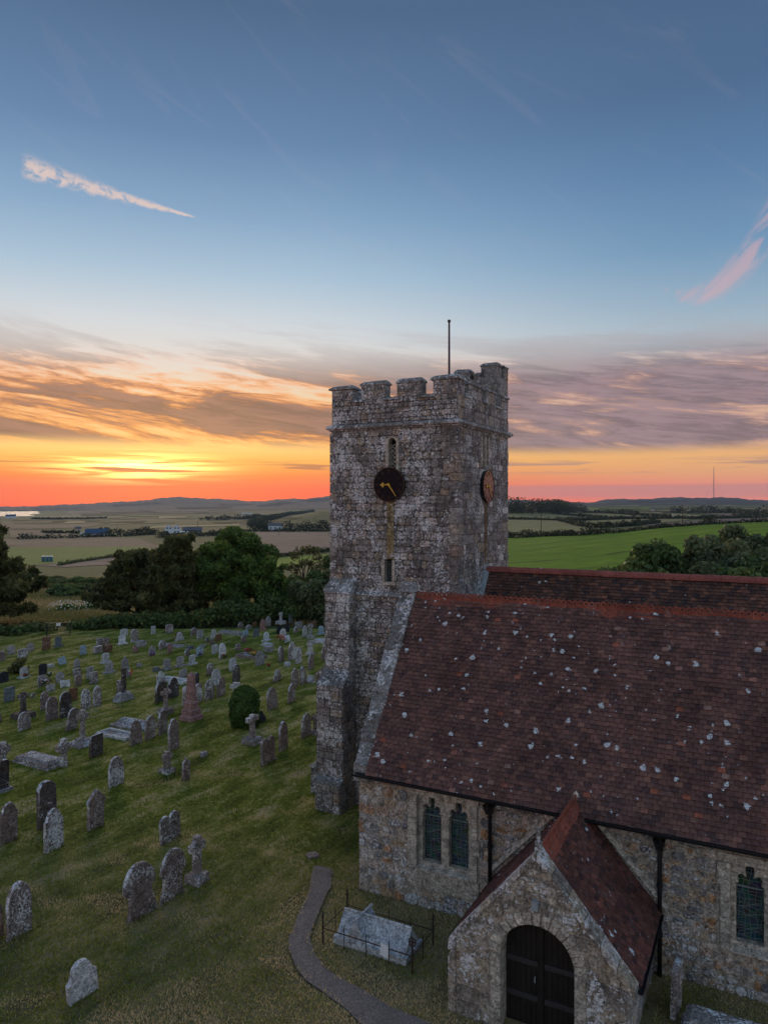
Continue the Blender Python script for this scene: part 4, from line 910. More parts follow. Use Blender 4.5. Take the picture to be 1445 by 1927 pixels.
def stones(holder, fn, rects, mat, proud=(0.01, 0.035), gap=0.010, rnd=0.16, bev=0.016, nmax=300, skip=None, clip=None, seen=None, name='stone', tint=None):
    items = []
    for r in rects:
        cu, cv = (r[0] + r[1]) / 2, (r[2] + r[3]) / 2
        if skip and skip(cu, cv, r): continue
        ol = stone_outline(r, gap, rnd)
        if clip:
            ol = clip_poly(ol, clip)
            if len(ol) < 3: continue
            a = 0.5 * abs(sum(ol[i][0] * ol[i - 1][1] - ol[i - 1][0] * ol[i][1] for i in range(len(ol))))
            if a < 0.0015: continue
        c3 = fn(cu, cv, 0); px, py, dp = project(*c3)
        vis = -40 < px < 1485 and -40 < py < 1967 and (seen is None or seen(cu, cv))
        ar = (r[1] - r[0]) * (r[3] - r[2]) / dp ** 2 if vis else -1
        d = random.uniform(*proud); t = tint(cu, cv) if tint else min(1, max(0, random.betavariate(1.6, 2.2)))
        items.append((ar, ol, d, t))
    items.sort(key=lambda q: -q[0]); rest = MB()
    for i, (ar, ol, d, t) in enumerate(items):
        bv = min(bev, 0.3 * min(max(p[0] for p in ol) - min(p[0] for p in ol), max(p[1] for p in ol) - min(p[1] for p in ol)))
        if i < nmax and ar > 0: MB().prism(ol, fn, -0.04, d, bv, t).build(name, mat, holder)
        else: rest.prism(ol, fn, -0.04, d, bv, t)
    if rest.v:
        o = rest.build(name, mat, holder); o['kind'] = 'stuff'
def core(u0, u1, v0, v1, holes, fn, depth, mat, name, parent, back=True):
    holes = [(h[0] - .03, h[1] + .03, h[2] - .03, h[3] + .03) for h in holes]
    """slab with real openings: front face at d=0, body going back by depth"""
    us = sorted({u0, u1, *[h[0] for h in holes], *[h[1] for h in holes]}); vsn = sorted({v0, v1, *[h[2] for h in holes], *[h[3] for h in holes]})
    mb = MB()
    solid = {}
    for i in range(len(us) - 1):
        for j in range(len(vsn) - 1):
            cu, cv = (us[i] + us[i + 1]) / 2, (vsn[j] + vsn[j + 1]) / 2
            solid[i, j] = not any(h[0] < cu < h[1] and h[2] < cv < h[3] for h in holes)
    for (i, j), s in solid.items():
        if not s: continue
        a, b, c, d = us[i], us[i + 1], vsn[j], vsn[j + 1]
        mb.add([fn(a, c, 0), fn(b, c, 0), fn(b, d, 0), fn(a, d, 0)], [(0, 1, 2, 3)])
        mb.add([fn(a, c, -depth), fn(b, c, -depth), fn(b, d, -depth), fn(a, d, -depth)], [(3, 2, 1, 0)])
        for (di, dj, p, q) in ((-1, 0, (a, d), (a, c)), (1, 0, (b, c), (b, d)), (0, -1, (a, c), (b, c)), (0, 1, (b, d), (a, d))):
            if not solid.get((i + di, j + dj), False):
                mb.add([fn(*p, 0), fn(*q, 0), fn(*q, -depth), fn(*p, -depth)], [(3, 2, 1, 0)])
    return mb.build(name, mat, parent)

# ------------------------------------------------------------------ tower
SX = on_y(739, 850, TY0).x; LX_ = on_y(731.5, 1075, TY0).x
sl_up = (SX - 0.15, SX + 0.15, 11.72, 12.78); sl_lo = (LX_ - 0.15, LX_ + 0.15, 7.86, 8.62)
EYC = 24.93; sl_e = (EYC - 0.36, EYC + 0.36, 11.85, 12.95)
STR = 13.16
tw = core(TX0, TX1, -0.2, STR, [sl_up, sl_lo], F_S(TY0), 0.7, M['dark_mortar'], 'tower_wall', church)
def seen_s(u, v): return not (v < 7.75 - max(0, (-9.9 - u)) * 0 and u > -11.05)
inw = lambda rs, m=0.03: (lambda cu, cv, r: any(r[1] > h[0] - m and r[0] < h[1] + m and r[3] > h[2] - m and r[2] < h[3] + m for h in rs))
rects = courses(TX0, TX1, 0, 7.42, 0.14, 0.26, 0.14, 0.42) + courses(TX0, TX1, 7.42, STR, 0.15, 0.30, 0.15, 0.46)
def split_near(rs, holes):
    out = []
    for r in rs:
        hit = [h for h in holes if r[1] > h[0] and r[0] < h[1] and r[3] > h[2] and r[2] < h[3]]
        if not hit: out.append(r); continue
        h = hit[0]
        if r[0] < h[0] - 0.06: out.append((r[0], h[0] - 0.005, r[2], r[3]))
        if r[1] > h[1] + 0.06: out.append((h[1] + 0.005, r[1], r[2], r[3]))
        if h[2] - r[2] > 0.06: out.append((max(r[0], h[0]), min(r[1], h[1]), r[2], h[2] - 0.005))
        if r[3] - h[3] > 0.06: out.append((max(r[0], h[0]), min(r[1], h[1]), h[3] + 0.005, r[3]))
    return out
rects = split_near(rects, [sl_up, sl_lo])
stones(tw, F_S(TY0), rects, M['tower'], (0.002, 0.045), 0.004, 0.26, 0.016, 300, seen=seen_s)
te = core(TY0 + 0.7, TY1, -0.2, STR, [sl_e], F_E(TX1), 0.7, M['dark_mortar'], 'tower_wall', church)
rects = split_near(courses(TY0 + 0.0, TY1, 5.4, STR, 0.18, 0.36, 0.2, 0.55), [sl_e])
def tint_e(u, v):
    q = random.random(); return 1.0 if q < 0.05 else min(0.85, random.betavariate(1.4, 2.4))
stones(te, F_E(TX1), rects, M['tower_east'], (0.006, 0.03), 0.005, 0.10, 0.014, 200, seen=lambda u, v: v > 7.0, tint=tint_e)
MB().box(TX0, TX0 + 0.7, TY0 + 0.7, TY1, -0.2, STR).build('tower_wall', M['tower_east'], church)
MB().box(TX0 + 0.7, TX1 - 0.7, TY1 - 0.7, TY1, -0.2, STR).build('tower_wall', M['tower_east'], church)
MB().box(TX0 + 0.72, TX1 - 0.72, TY0 + 0.72, TY1 - 0.72, 13.0, 13.14).build('tower_roof', M['lead'], church)
# quoins down the visible corner and the left corner
for cx_, sgn in ((TX1, -1), (TX0, 1)):
    z = 7.5 if sgn < 0 else 4.9
    k = 0
    while z < STR - 0.2:
        h = random.uniform(0.26, 0.40); h = min(h, STR - z); a, b = ((0.46, 0.24) if k % 2 else (0.24, 0.44)); k += 1
        x0, x1 = (cx_ - a, cx_ + 0.055) if sgn < 0 else (cx_ - 0.055, cx_ + a)
        q = MB().box(x0, x1, TY0 - 0.058, TY0 + b, z + 0.01, z + h - 0.01, random.random()); q.build('quoin', M['tower_east'] if sgn < 0 else M['tower'], church); z += h
# string course: weathered roll with a hollow under it
def band(name, z0, prof, mat, x0=TX0, x1=TX1, y0=TY0, y1=TY1):
    """moulded band round the tower; prof = [(out, z), ...]"""
    mb = MB(); cor = [(x0, y0, -1, -1), (x1, y0, 1, -1), (x1, y1, 1, 1), (x0, y1, -1, 1)]
    vs = [(cx + sx * o, cyy + sy * o, z0 + z) for cx, cyy, sx, sy in cor for o, z in prof]; n = len(prof); fs = []
    for c in range(4):
        for i in range(n - 1): fs.append((c * n + i, ((c + 1) % 4) * n + i, ((c + 1) % 4) * n + i + 1, c * n + i + 1))
    mb.add(vs, fs); return mb.build(name, mat, church)
band('string_course', STR, [(0.0, -0.08), (0.07, -0.06), (0.09, -0.01), (0.15, 0.0), (0.17, 0.05), (0.15, 0.10), (0.08, 0.15), (-0.05, 0.17)], M['coping'])
band('set_off', 7.36, [(0.0, -0.02), (0.11, -0.02), (0.13, 0.02), (0.11, 0.06), (0.03, 0.16), (-0.02, 0.17)], M['coping'])
# parapet
PT = 0.38; SILL, TOP = 14.16, 14.66
def xs(px, py=740): return on_y(px, py, TY0).x
def ysE(px, py=740): return on_x(px, py, TX1).y
pw_s = core(TX0, TX1, STR + 0.16, SILL, [], F_S(TY0), PT, M['dark_mortar'], 'parapet', church)
stones(pw_s, F_S(TY0), courses(TX0, TX1, STR + 0.17, SILL, 0.12, 0.22, 0.12, 0.34), M['tower'], (0.008, 0.04), 0.008, 0.2, 0.014, 200)
pw_e = core(TY0 + PT, TY1, STR + 0.16, SILL, [], F_E(TX1), PT, M['dark_mortar'], 'parapet', church)
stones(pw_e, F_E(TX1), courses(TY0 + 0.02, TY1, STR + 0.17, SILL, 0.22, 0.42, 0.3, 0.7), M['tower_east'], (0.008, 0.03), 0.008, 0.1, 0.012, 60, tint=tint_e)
MB().box(TX0, TX0 + PT, TY0 + PT, TY1, STR + 0.16, SILL).build('parapet', M['tower'], church)
MB().box(TX0 + PT, TX1 - PT, TY1 - PT, TY1, STR + 0.16, SILL + 0.4).build('parapet', M['tower'], church)
def merlon(x0, x1, y0, y1, z0, z1, mat, cop=0.15, over=0.06):
    """one merlon: rubble body, its facing stones, weathered coping stone"""
    mb = MB(); mb.box(x0, x1, y0, y1, z0, z1 - cop); o = mb.build('merlon', mat, church)
    c = over; zc = z1 - cop; j = lambda: random.uniform(-0.015, 0.015)
    MB().add([(x0 - c, y0 - c, zc), (x1 + c, y0 - c, zc), (x1 + c, y1 + c, zc), (x0 - c, y1 + c, zc),
              (x0 - c, y0 - c, zc + 0.06 + j()), (x1 + c, y0 - c, zc + 0.06 + j()), (x1 + c, y1 + c, zc + 0.06 + j()), (x0 - c, y1 + c, zc + 0.06 + j()),
              (x0 + 0.05, y0 + 0.08, z1 + j()), (x1 - 0.05, y0 + 0.08, z1 + j()), (x1 - 0.05, y1 - 0.08, z1 + j()), (x0 + 0.05, y1 - 0.08, z1 + j())],
             [(0, 3, 2, 1), (0, 1, 5, 4), (1, 2, 6, 5), (2, 3, 7, 6), (3, 0, 4, 7), (4, 5, 9, 8), (5, 6, 10, 9), (6, 7, 11, 10), (7, 4, 8, 11), (8, 9, 10, 11)], random.random()).build('coping_stone', M['coping'], o)
    if y0 <= TY0 + 0.01:
        stones(o, F_S(y0), courses(x0, x1, z0, zc, 0.12, 0.2, 0.14, 0.34), M['tower'], (0.006, 0.035), 0.008, 0.2, 0.012, 40)
    if x1 >= TX1 - 0.01:
        stones(o, F_E(x1), courses(y0, y1, z0, zc, 0.2, 0.3, 0.2, 0.5), M['tower_east'], (0.006, 0.03), 0.008, 0.12, 0.012, 20)
    return o
ms_ = [(TX0, xs(663)), (xs(680), xs(725)), (xs(747), xs(793)), (xs(815), TX1)]
for i, (a, b) in enumerate(ms_):
    z1 = (14.72, 14.80, 14.80, 14.80)[i]; merlon(a, b, TY0, TY0 + (PT if i < 3 else 0.62), SILL, z1, M['tower'], (0.15, 0.16, 0.18, 0.17)[i], (0.09, 0.04, 0.03, 0.08)[i])
for i in range(3):                                   # sloping sills of the crenels
    a, b = ms_[i][1], ms_[i + 1][0]
    zt = SILL + (0.10 if i else 0.24)
    MB().hexa([(a - .1, TY0 - .09, SILL - .07), (b + .08, TY0 - .09, SILL - .07), (b + .08, TY0 + PT, SILL - .07), (a - .1, TY0 + PT, SILL - .07), (a - .1, TY0 - .07, SILL - .01), (b + .08, TY0 - .07, SILL - .01), (b + .08, TY0 + PT, zt), (a - .1, TY0 + PT, zt)], random.random()).build('crenel_sill', M['coping'], church)
me_ = [(TY0 + 0.62, TY0 + 0.62), (ysE(882), ysE(906)), (ysE(914), ysE(932)), (ysE(942), TY1)]
for a, b in me_[1:]: merlon(TX1 - PT, TX1, a, b, SILL, 14.72, M['tower_east'], 0.13, 0.06)
ye = [TY0 + 0.62] + [q for m_ in me_[1:] for q in m_]
for i in range(3):
    a, b = ye[2 * i], ye[2 * i + 1]
    MB().hexa([(TX1 - PT, a - .05, SILL - .06), (TX1 + .1, a - .05, SILL - .06), (TX1 + .1, b + .05, SILL - .06), (TX1 - PT, b + .05, SILL - .06), (TX1 - PT, a - .05, SILL + .12), (TX1 + .07, a - .05, SILL), (TX1 + .07, b + .05, SILL), (TX1 - PT, b + .05, SILL + .12)], random.random()).build('crenel_sill', M['coping'], church)
for a in (TY0 + 1.2, TY0 + 2.6, TY0 + 4.0): merlon(TX0, TX0 + PT, a, a + 0.8, SILL, 14.76, M['tower'], 0.14, 0.05)
# stair turret rising at the north-east corner
MB().box(-11.45, TX1, TY1 - 0.95, TY1, STR + 0.16, 15.32).build('turret', M['tower_east'], church)
tn = [(on_y(856, 700, TY1 - 0.95).x, on_y(883, 700, TY1 - 0.95).x, 15.76), (on_y(893, 700, TY1 - .95).x, on_y(906, 700, TY1 - .95).x, 15.58), (on_y(905, 700, TY1 - 0.95).x, on_y(936, 700, TY1 - 0.95).x, 15.92)]
for a, b, z1 in tn: merlon(a, b, TY1 - 0.95, TY1 - 0.5, 15.32, z1, M['tower_east'], 0.15, 0.03)
merlon(TX1 - 0.42, TX1, TY1 - 0.42, TY1, 15.32, 15.86, M['tower_east'], 0.1, 0.03)
pg, pn_ = ball(60, (on_y(889, 700, TY1 - 0.7).x, TY1 - 0.7, 15.42), (0.14, 0.1, 0.2), 0.1)
o = cards('wall_plant', pg, 0.05, M['needle'], rng.random(60), None, 3.0, 1.0); tag(o, 'small weed sprouting from the gap in the stair turret top', 'plant')

# window lights of the tower
def lattice(name, fn, u0, u1, v0, v1, d, mat, step, th, parent, diag=True):
    mb = MB(); W, H_ = u1 - u0, v1 - v0
    def bar(a, b):
        A_, B_ = fn(*a, d), fn(*b, d); mb.tube([A_, B_], th, 4, cap=False)
    if diag:
        k = -H_
        while k < W:
            for s in (1, -1):
                p = []
                for q in np.linspace(0, 1, 2): pass
                # line u = k + t, v = t
                t0, t1 = max(0, -k), min(H_, W - k)
                if t1 > t0:
                    a, b = (u0 + k + t0, v0 + t0), (u0 + k + t1, v0 + t1)
                    if s < 0: a, b = (u1 - (k + t0), v0 + t0), (u1 - (k + t1), v0 + t1)
                    bar(a, b)
            k += step
    else:
        n = max(1, round(W / step))
        for i in range(1, n): bar((u0 + W * i / n, v0), (u0 + W * i / n, v1))
        m_ = max(1, round(H_ / step))
        for i in range(1, m_): bar((u0, v0 + H_ * i / m_), (u1, v0 + H_ * i / m_))
    return mb.build(name, mat, parent)
def slit(fn, r, arched, depth, step, diag):
    u0, u1, v0, v1 = r
    o = MB().prism([(u0 - .01, v0 - .01), (u1 + .01, v0 - .01), (u1 + .01, v1 + .01), (u0 - .01, v1 + .01)], fn, -depth - 0.05, -depth).build('window', M['void'], church)
    lattice('lattice', fn, u0, u1, v0, v1 - (0.2 if arched else 0), -depth + 0.07, M['dressed'] if diag else M['came'], step, 0.022 if diag else 0.010, o, diag)
    hw = (u1 - u0) / 2; um = (u0 + u1) / 2
    for s in (-1, 1): MB().prism([(um + s * hw, v0 - 0.02), (um + s * (hw + 0.1), v0 - 0.02), (um + s * (hw + 0.1), v1), (um + s * hw, v1)][::s], fn, -0.2, 0.052, 0.008, 0.4).build('jamb', M['dressed'], o)
    if arched:
        n = 8; pts = [(um + hw * math.cos(math.pi * i / n), v1 - 0.2 + 0.2 * math.sin(math.pi * i / n)) for i in range(n + 1)]
        for i in range(n):                            # spandrel pieces closing the square opening to a round head
            a, b = pts[i], pts[i + 1]; top = v1 + 0.06
            MB().prism([a, (a[0], top), (b[0], top), b], fn, -0.22, 0.046, 0.0, 0.4).build('arch_stone', M['dressed'], o)
    MB().prism([(u0 - 0.12, v0 - 0.1), (u1 + 0.12, v0 - 0.1), (u1 + 0.12, v0), (u0 - 0.12, v0)], fn, -depth, 0.07, 0.01, 0.6).build('sill', M['dressed'], o)
slit(F_S(TY0), sl_up, True, 0.22, 0.15, True)
slit(F_S(TY0), sl_lo, False, 0.24, 0.085, False)
o = MB().prism([(sl_e[0] - .02, sl_e[2] - .02), (sl_e[1] + .02, sl_e[2] - .02), (sl_e[1] + .02, sl_e[3] + .02), (sl_e[0] - .02, sl_e[3] + .02)], F_E(TX1), -0.2, -0.16).build('window', M['void'], church)
lattice('lattice', F_E(TX1), sl_e[0], sl_e[1], sl_e[2], sl_e[3], -0.14, M['dressed'], 0.2, 0.026, o)
for u in (sl_e[0], sl_e[1], EYC): MB().box(TX1 - 0.14, TX1 + 0.03, u - 0.05, u + 0.05, sl_e[2], sl_e[3], 0.4).build('mullion', M['dressed'], o)
# pale stained strips where water runs under the clocks
MB().prism([(-11.62, 8.65), (-11.36, 8.65), (-11.36, 10.72), (-11.62, 10.72)], F_S(TY0), -0.02, 0.056, 0.01, 0.9).build('repair_strip', stone_mat('ochre_repair', [(0, (0.24, 0.19, 0.10)), (1, (0.24, 0.19, 0.10))], 0.3, 8, 0.5), church)
MB().prism([(EYC - 0.13, 8.4), (EYC + 0.13, 8.4), (EYC + 0.13, 10.66), (EYC - 0.13, 10.66)], F_E(TX1), -0.02, 0.045, 0.01, 0.9).build('repair_strip', stone_mat('brown_stain', [(0, (0.17, 0.12, 0.07)), (1, (0.17, 0.12, 0.07))], 0.1, 8, 0.5), church)
# clocks: ten o'clock hand and minute hand as in the picture (about 9.22)
def clock(fn, cu, cv, r, dm='dial'):
    n = 40; circ = [(cu + r * math.cos(2 * math.pi * i / n), cv + r * math.sin(2 * math.pi * i / n)) for i in range(n)]
    d = MB().prism(circ, fn, -0.05, 0.14, 0.01).build('clock', M[dm], church)
    pts = [fn(cu + r * math.cos(2 * math.pi * i / n), cv + r * math.sin(2 * math.pi * i / n), 0.145) for i in range(n + 1)]
    MB().tube(pts, 0.011, 6, cap=False).build('rim', M['dull_gold'], d)
    def at(ang, rad): return (cu + math.sin(ang) * rad, cv + math.cos(ang) * rad)
    roman = ['XII', 'I', 'II', 'III', 'IIII', 'V', 'VI', 'VII', 'VIII', 'IX', 'X', 'XI']
    for k, txt in enumerate(roman):
        an = k * math.pi / 6; mb = MB(); wd = {'I': 0.030, 'V': 0.06, 'X': 0.06}; tot = sum(wd[c] for c in txt); x = -tot / 2; h = 0.13
        def P2(x_, y_):
            R_ = 0.79 * r + y_; return fn(cu + math.sin(an) * R_ + math.cos(an) * x_, cv + math.cos(an) * R_ - math.sin(an) * x_, 0.143)
        for c in txt:
            if c == 'I': segs = [((x + .015, -h / 2), (x + .015, h / 2))]
            elif c == 'V': segs = [((x + .005, h / 2), (x + .03, -h / 2)), ((x + .03, -h / 2), (x + .055, h / 2))]
            else: segs = [((x + .005, h / 2), (x + .055, -h / 2)), ((x + .005, -h / 2), (x + .055, h / 2))]
            for a, b in segs: mb.tube([P2(*a), P2(*b)], 0.0045, 4)
            x += wd[c]
        mb.build('numeral', M['dull_gold'], d)
    for k in range(60):
        pass
    ah = math.radians(268); am = math.radians(144)
    def hand(an, L, w0, w1, dd, tre):
        ca, sa_ = math.cos(an), math.sin(an); T = lambda x_, y_: (cu + sa_ * y_ + ca * x_, cv + ca * y_ - sa_ * x_)
        mb = MB(); mb.prism([T(-w0, -0.05), T(w0, -0.05), T(w1, L), T(-w1, L)][::-1], fn, dd, dd + 0.012)
        if tre:
            for q in ((0, L + 0.02), (-0.05, L - 0.03), (0.05, L - 0.03)):
                mb.prism([T(q[0] + 0.036 * math.cos(a), q[1] + 0.036 * math.sin(a)) for a in np.linspace(0, 2 * math.pi, 9)[:-1]], fn, dd, dd + 0.014)
            mb.prism([T(-.02, L + .03), T(.02, L + .03), T(0, L + .10)], fn, dd, dd + 0.013)
        mb.build('hand', M['gold'], d)
    hand(ah, 0.25, 0.020, 0.014, 0.15, True); hand(am, 0.50, 0.026, 0.008, 0.165, False)
    MB().prism([(cu + 0.045 * math.cos(a), cv + 0.045 * math.sin(a)) for a in np.linspace(0, 2 * math.pi, 13)[:-1]], fn, 0.15, 0.185).build('boss', M['gold'], d)
clock(F_S(TY0), on_y(735, 912, TY0).x, 11.19, 0.58)
clock(F_E(TX1), EYC, 11.16, 0.57, 'dial_gloss')

# ------------------------------------------------------------------ angle buttresses at the south-west corner
def buttress(x0, x1, yb, stages, side):
    """stages: [(projection, z_top of face, z_top of slope)], south-facing (side 's') or west-facing ('w')"""
    z0 = -0.2; prevp = None
    hold = None
    for i, (pr, zt, zs) in enumerate(stages):
        nxt = stages[i + 1][0] if i + 1 < len(stages) else 0.0
        if side == 's':
            P8 = [(x0, yb - pr, z0), (x1, yb - pr, z0), (x1, yb, z0), (x0, yb, z0), (x0, yb - pr, zt), (x1, yb - pr, zt), (x1, yb, zt), (x0, yb, zt)]
            S8 = [(x0 - .04, yb - pr - .06, zt), (x1 + .04, yb - pr - .06, zt), (x1 + .04, yb - nxt + .02, zt), (x0 - .04, yb - nxt + .02, zt), (x0 - .04, yb - pr - .04, zt + .07), (x1 + .04, yb - pr - .04, zt + .07), (x1 + .04, yb - nxt + .02, zs), (x0 - .04, yb - nxt + .02, zs)]
        else:
            P8 = [(yb - pr, x0, z0), (yb, x0, z0), (yb, x1, z0), (yb - pr, x1, z0), (yb - pr, x0, zt), (yb, x0, zt), (yb, x1, zt), (yb - pr, x1, zt)]
            S8 = [(yb - pr - .06, x0 - .04, zt), (yb - nxt + .02, x0 - .04, zt), (yb - nxt + .02, x1 + .04, zt), (yb - pr - .06, x1 + .04, zt), (yb - pr - .04, x0 - .04, zt + .07), (yb - nxt + .02, x0 - .04, zs), (yb - nxt + .02, x1 + .04, zs), (yb - pr - .04, x1 + .04, zt + .07)]
        b = MB().hexa(P8).build('buttress', M['dark_mortar'], church)
        MB().hexa(S8, random.random()).build('weathering', M['coping'], b)
        cs = (0.28, 0.5, 0.25, 0.6) if i == 0 else (0.2, 0.38, 0.2, 0.5)
        if side == 's':
            stones(b, F_S(yb - pr), courses(x0, x1, max(z0, 0), zt, *cs), M['tower'], (0.01, 0.04), 0.010, 0.12, 0.016, 80)
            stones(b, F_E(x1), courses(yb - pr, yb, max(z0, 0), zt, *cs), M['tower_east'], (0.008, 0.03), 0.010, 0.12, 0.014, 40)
        else:
            stones(b, frame((0, x0, 0), (1, 0, 0), (0, -1, 0)), courses(yb - pr, yb, max(z0, 0), zt, *cs), M['tower'], (0.01, 0.04), 0.010, 0.12, 0.016, 60)
        z0 = zs - 0.12 if False else zt
buttress(-13.83, -12.86, TY0, [(1.10, 0.98, 1.22), (0.92, 4.28, 4.78), (0.46, 7.42, 7.98)], 's')
buttress(TY0 + 0.06, TY0 + 0.98, TX0, [(0.94, 0.98, 1.22), (0.70, 4.30, 4.75), (0.34, 7.40, 7.95)], 'w')

# ------------------------------------------------------------------ flagpole
fp = on_y(845, 700, 25.0)
t = empty('flagpole', (fp.x, 25.0, 13.15)); tag(t, 'bare dark flagpole standing on the tower roof', 'flagpole')
MB().tube([(fp.x, 25, 13.15), (fp.x, 25, 17.2)], [0.05, 0.036], 10).build('pole', M['pole'], t)
MB().tube([(fp.x, 25, 17.2), (fp.x, 25, 17.23), (fp.x, 25, 17.29), (fp.x, 25, 17.31)], [0.03, 0.062, 0.062, 0.03], 10).build('finial', M['pole'], t)

# ------------------------------------------------------------------ south aisle walls
W1 = (-8.20, -6.72, 1.04, 2.93); W2 = (-0.78, 0.72, 0.98, 2.84)
WH = [W1, W2]
aw = core(AXW, AXE, -0.2, EZ - 0.04, WH, F_S(AYS), 0.6, M['mortar'], 'aisle_wall', church)
surr = [(W1[0] - 0.26, W1[1] + 0.26, W1[2] - 0.55, W1[3] + 0.2), (W2[0] - 0.26, W2[1] + 0.26, W2[2] - 0.18, W2[3] + 0.2)]
r1 = courses(AXW, -6.2, 0, EZ - 0.05, 0.16, 0.34, 0.18, 0.50); r2 = courses(-6.2, AXE, 0, EZ - 0.05, 0.10, 0.24, 0.10, 0.34)
in_s = inw(surr, -0.02)
def rub_skip(cu, cv, r): return in_s(cu, cv, r) or (-5.7 < cu < -2.4 and cv < 3.4 - abs(cu + 4.05) * 1.08 - 0.15) or random.random() < 0.04
stones(aw, F_S(AYS), split_near(r1, surr) + split_near(r2, surr), M['rubble'], (0.004, 0.05), 0.014, 0.26, 0.022, 300, skip=rub_skip, tint=lambda u, v: random.random() ** 0.9)
# west gable of the aisle
gp = [(-AYS - 5.5, -0.2), (-AYS - 0.6, -0.2), (-AYS - 0.6, EZ - 0.04), (-AYS, EZ - 0.04), (-AYS, EZ), (-RIDGE_Y, RIDGE_Z + 0.05), (-AYS - 5.5, EZ)]
MB().prism([(p[0], p[1]) for p in gp], F_W(AXW), -0.45, 0.0).build('gable_wall', M['tower'], church)
SL = (RIDGE_Z - EZ) / (RIDGE_Y - AYS)
gh = []
for side in (1, -1):
    n = 8
    for i in range(n):
        f0, f1 = i / n, (i + 1) / n
        y0 = AYS - 0.12 + (RIDGE_Y - AYS + 0.12) * f0; y1 = AYS - 0.12 + (RIDGE_Y - AYS + 0.12) * f1 - 0.03
        za, zb = EZ + SL * (y0 - AYS) + 0.14, EZ + SL * (y1 - AYS) + 0.14
        if side < 0: y0, y1 = 2 * RIDGE_Y - y0, 2 * RIDGE_Y - y1
        hh = 0.20 + random.uniform(-0.025, 0.02)
        k = random.uniform(-0.012, 0.012)
        P8 = [(AXW - 0.07 + k, y0, za - 0.25), (AXW + 0.40 + k, y0, za - 0.25), (AXW + 0.40 + k, y1, zb - 0.25), (AXW - 0.07 + k, y1, zb - 0.25), (AXW - 0.07 + k, y0, za + hh), (AXW + 0.40 + k, y0, za + hh), (AXW + 0.40 + k, y1, zb + hh), (AXW - 0.07 + k, y1, zb + hh)]
        if side < 0: P8 = [P8[i_] for i_ in (3, 2, 1, 0, 7, 6, 5, 4)]
        MB().hexa(P8, random.random()).build('coping_stone', M['coping'], church)
MB().box(AXW - 0.09, AXW + 0.36, AYS - 0.16, AYS + 0.3, 3.02, 3.50, 0.5).build('kneeler', M['coping'], church)
MB().hexa([(AXW - .1, RIDGE_Y - .22, RIDGE_Z + .2), (AXW + .42, RIDGE_Y - .22, RIDGE_Z + .2), (AXW + .42, RIDGE_Y + .22, RIDGE_Z + .2), (AXW - .1, RIDGE_Y + .22, RIDGE_Z + .2), (AXW - .06, RIDGE_Y - .05, RIDGE_Z + .5), (AXW + .38, RIDGE_Y - .05, RIDGE_Z + .5), (AXW + .38, RIDGE_Y + .05, RIDGE_Z + .5), (AXW - .06, RIDGE_Y + .05, RIDGE_Z + .5)]).build('apex_stone', M['coping'], church)
# nave bodies (mostly hidden) close the building
MB().box(-9.0, AXE, AYS + 5.5, 28.4, -0.2, 3.9).build('nave_wall', M['rubble'], church)
MB().box(AXE - 0.5, AXE, AYS + 0.6, AYS + 5.5, -0.2, 3.3).build('end_wall', M['rubble'], church)

